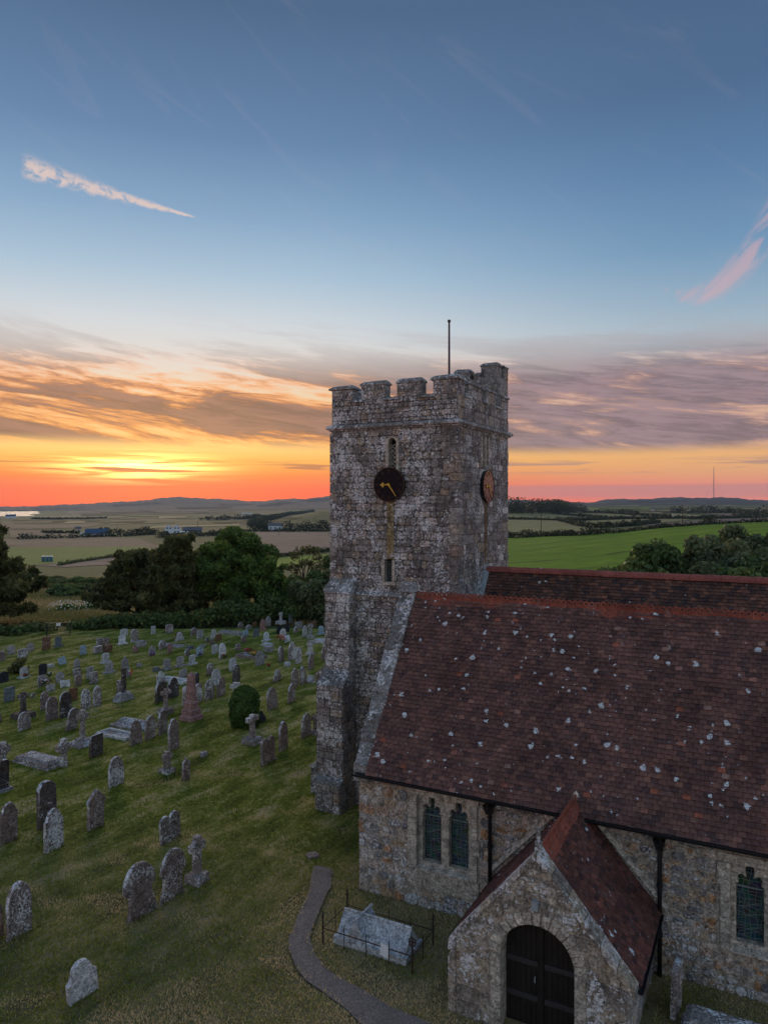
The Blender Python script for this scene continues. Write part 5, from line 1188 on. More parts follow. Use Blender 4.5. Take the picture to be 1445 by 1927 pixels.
# ------------------------------------------------------------------ tiled roofs
def tiled(name, x0, x1, ya, za, yb, zb, gauge, tw_, mat, nmax, axis='x', seen=None, under=None):
    """slope from eave (ya, za) to ridge (yb, zb); axis 'x': courses run along x; 'y': along y (ya, yb are then x values)"""
    L = math.hypot(yb - ya, zb - za); uy, uz = (yb - ya) / L, (zb - za) / L; ny, nz = -uz, uy
    if ny * (ya - yb) < 0: ny, nz = uz, -uy
    if nz < 0: ny, nz = -ny, -nz
    def pt(a, s, d):
        y_, z_ = ya + uy * s + ny * d, za + uz * s + nz * d
        return (a, y_, z_) if axis == 'x' else (y_, a, z_)
    rows = int(L / gauge); g = L / rows; base = MB()
    base.hexa([pt(x0, 0, -0.14), pt(x1, 0, -0.14), pt(x1, L, -0.14), pt(x0, L, -0.14), pt(x0, 0, -0.02), pt(x1, 0, -0.02), pt(x1, L, -0.02), pt(x0, L, -0.02)], 0.2)
    roof = base.build(name, mat, church); items = []
    for r in range(rows):
        a = x0 - (tw_ / 2 if r % 2 else 0); sag = 0.012 * math.sin(r * 0.7)
        while a < x1:
            a0, a1 = max(a, x0), min(a + tw_, x1)
            if a1 - a0 > 0.03:
                s0 = r * g + random.uniform(-0.006, 0.006); s1 = s0 + g * 1.25; lift = 0.042 + random.uniform(-0.006, 0.009)
                wob = 0.010 * math.sin(a * 1.3 + r * 0.21) + 0.006 * math.sin(a * 3.7)
                sk = random.uniform(-0.004, 0.004); cm = (a0 + a1) / 2
                gp_ = 0.0035
                V = [pt(a0 + gp_, s0, lift - 0.022 + wob), pt(cm, s0 - .004, lift - 0.018 + wob), pt(a1 - gp_, s0 + sk, lift - 0.022 + wob), pt(a1 - gp_, s1, 0.0 + wob), pt(cm, s1, 0.004 + wob), pt(a0 + gp_, s1, 0.0 + wob),
                     pt(a0 + gp_, s0, lift + wob), pt(cm, s0 - .004, lift + 0.005 + wob), pt(a1 - gp_, s0 + sk, lift + wob), pt(a1 - gp_, s1, 0.014 + wob), pt(cm, s1, 0.018 + wob), pt(a0 + gp_, s1, 0.014 + wob)]
                c = pt(cm, s0 + g / 2, 0); px, py, dp = project(*c)
                vis = -20 < px < 1465 and -20 < py < 1947 and dp > 1 and (seen is None or seen(*c))
                q = random.random(); t = random.betavariate(2.6, 3.4) * 0.92
                if q > 0.988: t = random.uniform(0.93, 1.0)
                elif q < 0.05: t = 0.02
                items.append(((a1 - a0) * g / dp ** 2 if vis else -1, V, t))
            a += tw_
    FS = [(6, 7, 10, 11), (7, 8, 9, 10), (0, 6, 11, 5), (8, 2, 3, 9), (1, 7, 6, 0), (2, 8, 7, 1)]
    if axis == 'y' or True:
        v0 = [Vector(q) for q in items[0][1]]; nn = (v0[7] - v0[6]).cross(v0[11] - v0[6])
        if nn.z < 0: FS = [f[::-1] for f in FS]
    items.sort(key=lambda q: -q[0]); rest = MB()
    for i, (ar, V, t) in enumerate(items):
        if i < nmax and ar > 0: mesh_obj('tile', V, FS, mat, roof, t)
        else: rest.add(V, FS, t)
    o = rest.build('tile', mat, roof); o['kind'] = 'stuff'
    return roof
EY0, EZ0 = AYS - 0.30, EZ - 0.06
AR = tiled('aisle_roof', AXW + 0.36, AXE, EY0, EZ0, RIDGE_Y, RIDGE_Z + 0.03, 0.115, 0.172, M['tile'], 300, seen=lambda x, y, z: not (-4.5 < x < -3.6 and z < 3.5))
MB().hexa([(AXW + .36, RIDGE_Y, RIDGE_Z - .12), (AXE, RIDGE_Y, RIDGE_Z - .12), (AXE, 22.6, 3.9), (AXW + .36, 22.6, 3.9), (AXW + .36, RIDGE_Y, RIDGE_Z + .02), (AXE, RIDGE_Y, RIDGE_Z + .02), (AXE, 22.6, 4.04), (AXW + .36, 22.6, 4.04)]).build('aisle_roof', M['tile'], church)
# crested ridge tiles with pierced rings
x = AXW + 0.42
while x < AXE:
    L = 0.455; x1 = x + L - 0.008; mb = MB(); t_ = random.random(); zz_ = RIDGE_Z + 0.055 + random.uniform(-0.012, 0.012)
    if random.random() < 0.16: t_ = 0.0
    k = 1.40
    mb.add([(x, RIDGE_Y - 0.155, zz_ - 0.155 * k), (x1, RIDGE_Y - 0.155, zz_ - 0.155 * k), (x1, RIDGE_Y, zz_ + 0.03), (x, RIDGE_Y, zz_ + 0.03), (x1, RIDGE_Y + 0.155, zz_ - 0.155 * k), (x, RIDGE_Y + 0.155, zz_ - 0.155 * k),
            (x, RIDGE_Y - 0.135, zz_ - 0.185 * k), (x1, RIDGE_Y - 0.135, zz_ - 0.185 * k)], [(0, 1, 2, 3), (3, 2, 4, 5), (6, 7, 1, 0), (0, 3, 5), (1, 4, 2)], t_)
    mb.box(x, x1, RIDGE_Y - 0.022, RIDGE_Y + 0.022, zz_ - 0.02, zz_ + 0.06, t_)
    o = mb.build('ridge_tile', M['ridge'], AR)
    cm = MB(); nl = 3
    for i in range(nl):
        cxr = x + (i + 0.5) * L / nl; r_o, r_i = L / nl * 0.50, L / nl * 0.22; zc = zz_ + 0.06 + r_o * 0.62; n = 14; vs_ = []
        for yy in (-0.02, 0.02):
            for q in range(n):
                a = 2 * math.pi * q / n
                vs_ += [(cxr + r_o * math.cos(a), RIDGE_Y + yy, zc + r_o * math.sin(a)), (cxr + r_i * math.cos(a), RIDGE_Y + yy, zc + r_i * math.sin(a))]
        fs_ = []
        for q in range(n):
            q2 = (q + 1) % n; a, b, c, d = 2 * q, 2 * q + 1, 2 * q2 + 1, 2 * q2; B_ = 2 * n
            fs_ += [(a, b, c, d), (d + B_, c + B_, b + B_, a + B_), (a, d, d + B_, a + B_), (b, b + B_, c + B_, c)]
        cm.add(vs_, fs_, t_)
    if t_ > 0.0 or True: cm.build('crest', M['ridge'], AR)
    x += L
NR = tiled('nave_roof', TX1 + 0.05, AXE, 22.3, 4.35, 25.0, 8.20, 0.115, 0.172, M['tile_nave'], 160, seen=lambda x, y, z: z > 7.2)
MB().hexa([(TX1 + .05, 25.0, 8.06), (AXE, 25.0, 8.06), (AXE, 27.9, 3.9), (TX1 + .05, 27.9, 3.9), (TX1 + .05, 25.0, 8.2), (AXE, 25.0, 8.2), (AXE, 27.9, 4.04), (TX1 + .05, 27.9, 4.04)]).build('nave_roof', M['tile_nave'], church)
x = TX1 + 0.06
while x < AXE:
    x1 = x + 0.45; zz_ = 8.25 + random.uniform(-0.006, 0.006); n = 7; vs_ = []; fs_ = []
    for xx, rr in ((x, 0.165), (x1 - 0.006, 0.155)):
        for q in range(n + 1):
            a = math.pi * q / n; vs_.append((xx, 25.0 - math.cos(a) * rr, zz_ - 0.12 + math.sin(a) * rr * 1.15))
    for q in range(n): fs_.append((q, n + 1 + q, n + 2 + q, q + 1))
    fs_ += [tuple(range(n + 1)), tuple(range(2 * n + 1, n, -1))]
    MB().add(vs_, [f[::-1] for f in fs_], random.random()).build('ridge_tile', M['ridge_plain'], NR); x += 0.45
sl_ = (8.2 - 4.35) / (25.0 - 22.3)
MB().hexa([(TX1 + .02, 22.35, 4.45), (TX1 + .17, 22.35, 4.45), (TX1 + .17, 25, 8.24), (TX1 + .02, 25, 8.24), (TX1 + .02, 22.35, 4.62), (TX1 + .17, 22.35, 4.55), (TX1 + .17, 25, 8.34), (TX1 + .02, 25, 8.42)]).build('flashing', M['lead'], church)
# old roof line: slanting drip stone on the tower's east face
MB().hexa([(TX1 - .02, 22.7, 7.10), (TX1 + .12, 22.7, 7.10), (TX1 + .12, 24.3, 7.72), (TX1 - .02, 24.3, 7.72), (TX1 - .02, 22.7, 7.24), (TX1 + .06, 22.7, 7.24), (TX1 + .06, 24.3, 7.86), (TX1 - .02, 24.3, 7.86)]).build('drip_stone', M['coping'], church)

# ------------------------------------------------------------------ gutters and pipes
def gutter(a, b, r=0.075):
    a, b = Vector(a), Vector(b); d = (b - a).normalized(); s = d.cross(Vector((0, 0, 1))); mb = MB(); n = 8; vs_ = []; fs_ = []
    for p in (a, b):
        for k in range(n + 1):
            an = math.pi + math.pi * k / n; vs_.append(p + s * math.cos(an) * r + Vector((0, 0, math.sin(an) * r)))
        for k in range(n + 1):
            an = 2 * math.pi - math.pi * k / n; vs_.append(p + s * math.cos(an) * (r - .012) + Vector((0, 0, math.sin(an) * (r - .012) + 0.004)))
    m_ = 2 * (n + 1)
    for k in range(m_): fs_.append((k, (k + 1) % m_, m_ + (k + 1) % m_, m_ + k))
    return mb.add(vs_, fs_)
gutter((AXW + 0.02, AYS - 0.33, EZ - 0.05), (AXE, AYS - 0.33, EZ - 0.05), 0.085).box(AXW + 0.02, AXE, AYS - 0.27, AYS - 0.20, EZ - 0.17, EZ - 0.06).build('gutter', M['iron'], church)
for px, zb in ((921, 0.02), (1241, 0.02)):
    X = on_y(px, 1600, AYS - 0.12).x
    mb = MB(); mb.tube([(X, AYS - 0.30, EZ - 0.12), (X, AYS - 0.28, EZ - 0.22), (X, AYS - 0.10, EZ - 0.42), (X, AYS - 0.10, EZ - 0.55), (X, AYS - 0.10, zb)], 0.05, 10)
    o = mb.build('downpipe', M['iron'], church, True)
    MB().hexa([(X - .07, AYS - .2, EZ - .48), (X + .07, AYS - .2, EZ - .48), (X + .07, AYS - .04, EZ - .48), (X - .07, AYS - .04, EZ - .48), (X - .13, AYS - .28, EZ - .25), (X + .13, AYS - .28, EZ - .25), (X + .13, AYS - .04, EZ - .25), (X - .13, AYS - .04, EZ - .25)]).build('hopper', M['iron'], o)
    for z in (2.0, 0.9): MB().tube([(X, AYS - .1, z), (X, AYS - .1, z + .09)], 0.066, 10).build('collar', M['iron'], o)

# ------------------------------------------------------------------ traceried windows
def light_outline(uc, a, v0, vs_, n=30):
    pts = [(uc - a, v0), (uc + a, v0)]
    for i in range(n + 1):
        th = math.pi * i / n; d = th - math.pi / 2
        r = a * (0.70 + 0.30 * abs(math.cos(3 * d)) ** 0.55)
        if abs(d) < math.pi / 6: r *= 1.0 + 0.42 * math.cos(3 * d)
        if i in (0, n): r = a
        pts.append((uc + r * math.cos(th), vs_ + r * 1.15 * math.sin(th)))
    return pts
def curve_plate(name, outer, holes, fn, d0, d1, mat, parent, bev=0.0, tint=0.5):
    cu = bpy.data.curves.new(name, 'CURVE'); cu.dimensions = '2D'; cu.fill_mode = 'BOTH'; cu.extrude = (d1 - d0) / 2 - bev
    if bev: cu.bevel_depth = bev; cu.bevel_resolution = 1
    for ol in [outer] + holes:
        s = cu.splines.new('POLY'); s.points.add(len(ol) - 1)
        for p, q in zip(s.points, ol): p.co = (q[0], q[1], 0, 1)
        s.use_cyclic_u = True
    ob = bpy.data.objects.new(name, cu); COL.objects.link(ob); bpy.context.view_layer.update()
    me = bpy.data.meshes.new_from_object(ob.evaluated_get(bpy.context.evaluated_depsgraph_get())); bpy.data.objects.remove(ob)
    vs_ = [fn(v.co.x, v.co.y, (d0 + d1) / 2 + v.co.z) for v in me.vertices]; fs_ = [tuple(p.vertices) for p in me.polygons]
    return mesh_obj(name, vs_, fs_, mat, parent, tint)
def gothic_window(r, deep):
    u0, u1, v0, v1 = r; fn = F_S(AYS); um = (u0 + u1) / 2; hw = (u1 - u0) / 2
    wn = MB().prism([(u0 - .02, v0 - .02), (u1 + .02, v0 - .02), (u1 + .02, v1 + .02), (u0 - .02, v1 + .02)], fn, -0.36, -0.33).build('window', M['glass'], church)
    a = (hw - 0.20) / 2 + 0.02; cs = (um - hw / 2 - 0.005, um + hw / 2 + 0.005)
    holes = [light_outline(c, a, v0 + 0.10, v1 - 0.48) for c in cs]
    curve_plate('tracery', [(u0, v0), (u1, v0), (u1, v1), (u0, v1)], holes, fn, -0.32, -0.12, M['dressed'], wn, 0.03)
    mo = [[(c + (p[0] - c) * 1.10, v1 - 0.48 + (p[1] - v1 + 0.48) * 1.06) for p in light_outline(c, a * 1.22, v0 + 0.10, v1 - 0.50)] for c in cs]
    # square surround and sloping sill
    for k, ol in enumerate(([(u0 - .2, v0 - .05), (u0, v0 - .05), (u0, v1), (u0 - .2, v1)], [(u1, v0 - .05), (u1 + .2, v0 - .05), (u1 + .2, v1), (u1, v1)])):
        z = v0 - .05
        while z < v1 - 0.05:
            h = min(random.uniform(0.3, 0.5), v1 - z); e = random.choice((0.0, 0.06)); s = (ol[0][0] - (e if k == 0 else 0), ol[1][0] + (e if k else 0))
            MB().prism([(s[0], z + .004), (s[1], z + .004), (s[1], z + h - .004), (s[0], z + h - .004)], fn, -0.32, 0.046, 0.012, random.random()).build('jamb_stone', M['dressed'], wn); z += h
    MB().prism([(u0 - .25, v1), (um, v1), (um, v1 + .19), (u0 - .25, v1 + .19)], fn, -0.32, 0.05, 0.012, 0.3).build('lintel', M['dressed'], wn)
    MB().prism([(um + .006, v1), (u1 + .25, v1), (u1 + .25, v1 + .19), (um + .006, v1 + .19)], fn, -0.32, 0.047, 0.012, 0.7).build('lintel', M['dressed'], wn)
    if deep:
        MB().prism([(u0 - .25, v0 - .5), (u1 + .25, v0 - .5), (u1 + .25, v0 - .055), (u0 - .25, v0 - .055)], fn, -0.3, 0.035, 0.012, 0.2).build('apron', M['dressed'], wn)
    mb = MB(); mb.hexa([fn(u0, v0 - .05, -0.3), fn(u1, v0 - .05, -0.3), fn(u1, v0 - .05, 0.06), fn(u0, v0 - .05, 0.06), fn(u0, v0 + .12, -0.3), fn(u1, v0 + .12, -0.3), fn(u1, v0 - .01, 0.06), fn(u0, v0 - .01, 0.06)]); mb.build('sill', M['dressed'], wn)
    rs = random.Random(5)
    for c in cs:                                     # lead cames
        mb = MB(); z0, z1 = v0 + 0.1, v1 - 0.16
        for k in range(17):
            z = z0 + (z1 - z0) * (k + rs.uniform(-.25, .25)) / 16; mb.tube([fn(c - a, z, -0.315), fn(c + rs.uniform(-.05, .05), z + rs.uniform(-.05, .05), -0.315), fn(c + a, z + rs.uniform(-.04, .04), -0.315)], 0.0055, 4, cap=False)
        for k in range(-2, 3):
            pts = [fn(c + k * a / 2.5 + rs.uniform(-.035, .035), z0 + (z1 - z0) * q / 9, -0.313) for q in range(10)]; mb.tube(pts, 0.0055, 4, cap=False)
        for k in range(9):
            z = rs.uniform(z0, z1 - .2); s = rs.choice((-1, 1)); mb.tube([fn(c - s * a * .8, z, -.314), fn(c + s * a * .8, z + rs.uniform(.15, .3), -.314)], 0.0045, 4, cap=False)
        mb.build('lead_came', M['came'], wn)
        MB().box(c - a, c + a, AYS + 0.30, AYS + 0.325, v1 - 0.62, v1 - 0.59).build('saddle_bar', M['came'], wn)
gothic_window(W1, True); gothic_window(W2, False)

# ------------------------------------------------------------------ porch
PY, PXL, PXR, PXC = 14.10, -5.76, -2.36, -4.06
PE, PA = 1.62, 3.62
DH, DS = 0.75, 1.53                                  # door half width, springing
fnp = F_S(PY)
arch = [(PXC + DH * math.cos(math.pi * i / 20), DS + DH * math.sin(math.pi * i / 20)) for i in range(21)]
Lh = [(PXL, -0.2), (PXC - DH, -0.2)] + [p for p in arch[::-1] if p[0] <= PXC + 1e-6] + [(PXC, PA), (PXL, PE)]
Rh = [(PXC + DH, -0.2), (PXR, -0.2), (PXR, PE), (PXC, PA)] + [p for p in arch[::-1] if p[0] >= PXC - 1e-6]
def extrude_poly(ol, fn, d0, d1, mb):
    n = len(ol); vs_ = [fn(*p, d1) for p in ol] + [fn(*p, d0) for p in ol]
    fs_ = [tuple(range(n)), tuple(range(2 * n - 1, n - 1, -1))] + [(i, n + i, n + (i + 1) % n, (i + 1) % n) for i in range(n)]
    mb.add(vs_, fs_); return mb
mb = MB(); extrude_poly(Lh, fnp, -0.42, 0, mb); extrude_poly(Rh, fnp, -0.42, 0, mb)
pw = mb.build('porch_wall', M['mortar'], church)
gclip = [(PXL, 0), (PXR, 0), (PXR, PE), (PXC, PA), (PXL, PE)]
def porch_skip(cu, cv, r):
    e = max(abs(cu - PXC) - 0, 0)
    if cv < DS: return abs(cu - PXC) < DH + 0.2
    return math.hypot(cu - PXC, cv - DS) < DH + 0.24
rc = courses(PXL, PXC - DH - 0.2, 0, DS, 0.2, 0.34, 0.3, 0.6) + courses(PXC + DH + 0.2, PXR, 0, DS, 0.2, 0.34, 0.3, 0.6) + courses(PXL, PXR, DS, PA, 0.11, 0.2, 0.14, 0.36)
stones(pw, fnp, rc, M['porch'], (0.006, 0.035), 0.008, 0.12, 0.014, 300, skip=porch_skip, clip=gclip)
ring = MB()
nv = 15
for i in range(nv):
    a0, a1 = math.pi * i / nv + 0.012, math.pi * (i + 1) / nv - 0.012; ro = DH + random.uniform(0.20, 0.25)
    ol = [(PXC + (DH - .015) * math.cos(a0), DS + (DH - .015) * math.sin(a0)), (PXC + ro * math.cos(a0), DS + ro * math.sin(a0)), (PXC + ro * math.cos((a0 + a1) / 2), DS + ro * math.sin((a0 + a1) / 2)), (PXC + ro * math.cos(a1), DS + ro * math.sin(a1)), (PXC + (DH - .015) * math.cos(a1), DS + (DH - .015) * math.sin(a1))]
    MB().prism(ol, fnp, -0.38, 0.032, 0.018, random.random()).build('voussoir', M['dressed'], pw)
for s in (-1, 1):
    z = 0.0
    while z < DS - 0.05:
        h = min(random.uniform(0.26, 0.42), DS - z); e = random.choice((0.2, 0.28, 0.2))
        ol = [(PXC + s * (DH - .015), z + .005), (PXC + s * (DH + e), z + .005), (PXC + s * (DH + e), z + h - .005), (PXC + s * (DH - .015), z + h - .005)]
        MB().prism(ol if s > 0 else ol[::-1], fnp, -0.38, 0.032, 0.014, random.random()).build('jamb_stone', M['dressed'], pw); z += h
# side walls
for X0, X1 in ((PXL, PXL + 0.4), (PXR - 0.4, PXR)): MB().box(X0, X1, PY + 0.42, AYS, -0.2, PE - 0.1).build('porch_wall', M['mortar'], church)
sw = church.children[-1]
stones(sw, F_E(PXR), courses(PY + 0.02, AYS, 0, PE - 0.12, 0.16, 0.3, 0.2, 0.5), M['rubble'], (0.006, 0.03), 0.008, 0.15, 0.014, 60)
# gable coping and kneelers
for s in (-1, 1):
    n = 6
    for i in range(n):
        f0, f1 = i / n, (i + 1) / n - 0.006; xe = (PXR + 0.14 if s > 0 else PXL - 0.14)
        xa, xb = xe + (PXC - xe) * f0, xe + (PXC - xe) * f1; k_ = (PA - PE) / (PXR - PXC)
        za, zb = PA - k_ * abs(xa - PXC), PA - k_ * abs(xb - PXC)
        P8 = [(xa, PY - 0.07, za - 0.04), (xb, PY - 0.07, zb - 0.04), (xb, PY + 0.36, zb - 0.04), (xa, PY + 0.36, za - 0.04), (xa, PY - 0.06, za + 0.10), (xb, PY - 0.06, zb + 0.10), (xb, PY + 0.32, zb + 0.10), (xa, PY + 0.32, za + 0.10)]
        if s > 0: P8 = [P8[q] for q in (1, 0, 3, 2, 5, 4, 7, 6)]
        MB().hexa(P8, random.random()).build('coping_stone', M['porch'], pw)
    xk = PXR if s > 0 else PXL
    MB().box(min(xk, xk + s * .15), max(xk, xk + s * .15), PY - 0.06, PY + 0.36, 1.32, 1.52, 0.5).build('kneeler', M['coping'], pw)
MB().box(PXC - 0.06, PXC + 0.06, PY + 0.06, PY + 0.18, PA + 0.08, PA + 0.24, 0.4).box(PXC - 0.035, PXC + 0.035, PY + 0.09, PY + 0.15, PA + 0.24, PA + 0.50, 0.4).build('finial', M['coping'], pw)
# left buttress shoulder of the porch front
MB().hexa([(PXL - .16, PY - .03, -.1), (PXL, PY - .03, -.1), (PXL, PY + .5, -.1), (PXL - .16, PY + .5, -.1), (PXL - .16, PY - .03, 1.18), (PXL, PY - .03, 1.32), (PXL, PY + .5, 1.32), (PXL - .16, PY + .5, 1.18)]).build('buttress', M['porch'], church)
# doors
door = MB(); ah_ = [(PXC + (DH + .02) * math.cos(math.pi * i / 20), DS + (DH + .02) * math.sin(math.pi * i / 20)) for i in range(21)]
extrude_poly([(PXC - DH - .02, 0.0), (PXC + DH + .02, 0.0)] + ah_, fnp, -0.44, -0.36, door)
dr_ = door.build('porch_door', M['door'], church)
for i in range(14):
    xa = PXC - DH + 2 * DH * i / 14; xb = xa + 2 * DH / 14; xm = (xa + xb) / 2; top = DS + math.sqrt(max(0.0, DH ** 2 - max(abs(xa - PXC), abs(xb - PXC)) ** 2)) - 0.01
    MB().prism([(xa + .006, .02), (xb - .006, .02), (xb - .006, top), (xa + .006, top)], fnp, -0.37, -0.345 + random.uniform(-.003, .003), 0.005, random.random()).build('plank', M['door'], dr_)
for z in (0.55, 1.25):
    for s in (-1, 1): MB().prism([(PXC + s * .06, z), (PXC + s * (DH - .03), z), (PXC + s * (DH - .03), z + .11), (PXC + s * .06, z + .11)][::s], fnp, -0.35, -0.31, 0.01).build('ledge', flat_mat('worn_oak_ledge', (0.035, 0.034, 0.038), 0.5, 0.4), dr_)
MB().box(PXC - .045, PXC + .045, PY + .30, PY + .35, 0.02, DS + DH - .02).build('meeting_stile', M['door'], dr_)
MB().tube([(PXC - .12, PY + .31, 1.05), (PXC - .12, PY + .28, 1.05), (PXC - .12, PY + .28, 0.95)], 0.012, 6).build('handle', M['lead'], dr_)
MB().box(PXC - .07, PXC + .05, PY - .12, PY - .035, 2.60, 2.78).build('door_lamp', M['lead'], church)
# porch roof
RZ = 3.52
tiled('porch_roof', PY + 0.36, AYS - 0.02, PXR + 0.17, PE - 0.20, PXC, RZ, 0.115, 0.165, M['tile_porch'], 160, 'y')
tiled('porch_roof', PY + 0.36, AYS - 0.02, PXL - 0.17, PE - 0.20, PXC, RZ, 0.115, 0.165, M['tile_porch'], 30, 'y')
y = PY + 0.34; i = 0
while y < AYS - 0.1:
    y1 = min(y + 0.44, AYS - 0.04); zz_ = RZ + 0.06
    mb = MB(); mb.add([(PXC - .19, y, zz_ - .22), (PXC, y, zz_ + .05), (PXC + .19, y, zz_ - .22), (PXC - .19, y1 - .008, zz_ - .22), (PXC, y1 - .008, zz_ + .05), (PXC + .19, y1 - .008, zz_ - .22)], [(0, 3, 4, 1), (1, 4, 5, 2), (0, 1, 2), (5, 4, 3)], random.random())
    n = 9; vs_ = []
    for yy in (y + .02, y + .33): pass
    mb.box(PXC - .022, PXC + .022, y + .01, y1 - .02, zz_ + .02, zz_ + .10, 0.6)
    for q in range(3):
        yc = y + (q + .5) * (y1 - y) / 3; rr = (y1 - y) / 6 * .95; vs_ = [(PXC + xx, yc + rr * math.cos(a), zz_ + .09 + rr * math.sin(a)) for xx in (-.02, .02) for a in np.linspace(0, math.pi, 8)]
        mb.add(vs_, [tuple(range(7, -1, -1)), tuple(range(8, 16))] + [(k, k + 1, 8 + k + 1, 8 + k) for k in range(7)], 0.6)
    mb.build('ridge_tile', M['ridge'], church); y = y1
for xx in (PXR + 0.21, PXL - 0.21): gutter((xx, PY + 0.22, PE - 0.21), (xx, AYS - 0.1, PE - 0.21), 0.05).build('gutter', M['iron'], church)
# stone weathering fillets where the porch roof meets the aisle wall
for s in (-1, 1):
    xe = PXC + s * 2.05; P8 = [(PXC, AYS - .10, RZ + .12), (xe, AYS - .10, PE - .18), (xe, AYS - .02, PE - .18), (PXC, AYS - .02, RZ + .12), (PXC, AYS - .07, RZ + .26), (xe, AYS - .07, PE - .04), (xe, AYS - .02, PE - .04), (PXC, AYS - .02, RZ + .26)]
    if s < 0: P8 = [P8[q] for q in (1, 0, 3, 2, 5, 4, 7, 6)]
    MB().hexa(P8).build('weathering', M['dressed'], church)

# ================================================================== the graves
random.seed(33)
GM = {
 'br': stone_mat('brown_gravestone', [(0, (0.17, 0.135, 0.122)), (0.8, (0.26, 0.21, 0.19)), (1, (0.52, 0.54, 0.57))], 0.34, 11, 0.15, dark=0.4),
 'li': stone_mat('lichened_gravestone', [(0, (0.19, 0.165, 0.155)), (0.8, (0.28, 0.245, 0.23)), (1, (0.56, 0.58, 0.61))], 0.62, 9, 0.2, dark=0.35),
 'gr': stone_mat('grey_gravestone', [(0, (0.27, 0.265, 0.27)), (1, (0.37, 0.36, 0.36))], 0.08, 12, 0.0, dark=0.25),
 'pa': stone_mat('pale_gravestone', [(0, (0.42, 0.43, 0.44)), (1, (0.54, 0.55, 0.56))], 0.05, 12, 0.0, dark=0.12),
 'wh': stone_mat('white_marble', [(0, (0.55, 0.58, 0.60)), (1, (0.66, 0.68, 0.70))], 0.0, 12, 0.0, dark=0.05),
 'sl': stone_mat('blue_slate', [(0, (0.12, 0.15, 0.17)), (1, (0.17, 0.20, 0.225))], 0.0, 12, 0.0, dark=0.1),
 'bl': stone_mat('blue_grey_granite', [(0, (0.28, 0.37, 0.44)), (1, (0.36, 0.46, 0.54))], 0.0, 12, 0.0, dark=0.05),
 'bk': stone_mat('polished_black_granite', [(0, (0.022, 0.025, 0.032)), (1, (0.04, 0.044, 0.052))], 0.0, 12, 0.0, dark=0.1),
 'dk': stone_mat('dark_gravestone', [(0, (0.06, 0.052, 0.052)), (0.8, (0.11, 0.095, 0.09)), (1, (0.50, 0.53, 0.57))], 0.15, 9, 0.25, dark=0.5),
 'pk': stone_mat('pink_granite', [(0, (0.30, 0.18, 0.165)), (1, (0.34, 0.21, 0.195))], 0.0, 10, 0.0, dark=0.1),
 'ru': stone_mat('rusty_stone', [(0, (0.16, 0.085, 0.05)), (1, (0.20, 0.11, 0.07))], 0.15, 9, 0.5, dark=0.3),
}
ZN = {'A': (0, 1160, 9.03), 'B': (140, 1160, 9.03), 'C': (280, 1140, 9.03), 'D': (420, 1140, 6.568), 'E': (0, 1290, 6.568), 'F': (200, 1260, 6.568), 'G': (420, 1260, 6.568), 'H': (0, 1440, 6.568), 'I': (0, 1380, 3.44)}
def arc(cu, cv, r, a0, a1, n): return [(cu + r * math.cos(a0 + (a1 - a0) * i / n), cv + r * math.sin(a0 + (a1 - a0) * i / n)) for i in range(n + 1)]
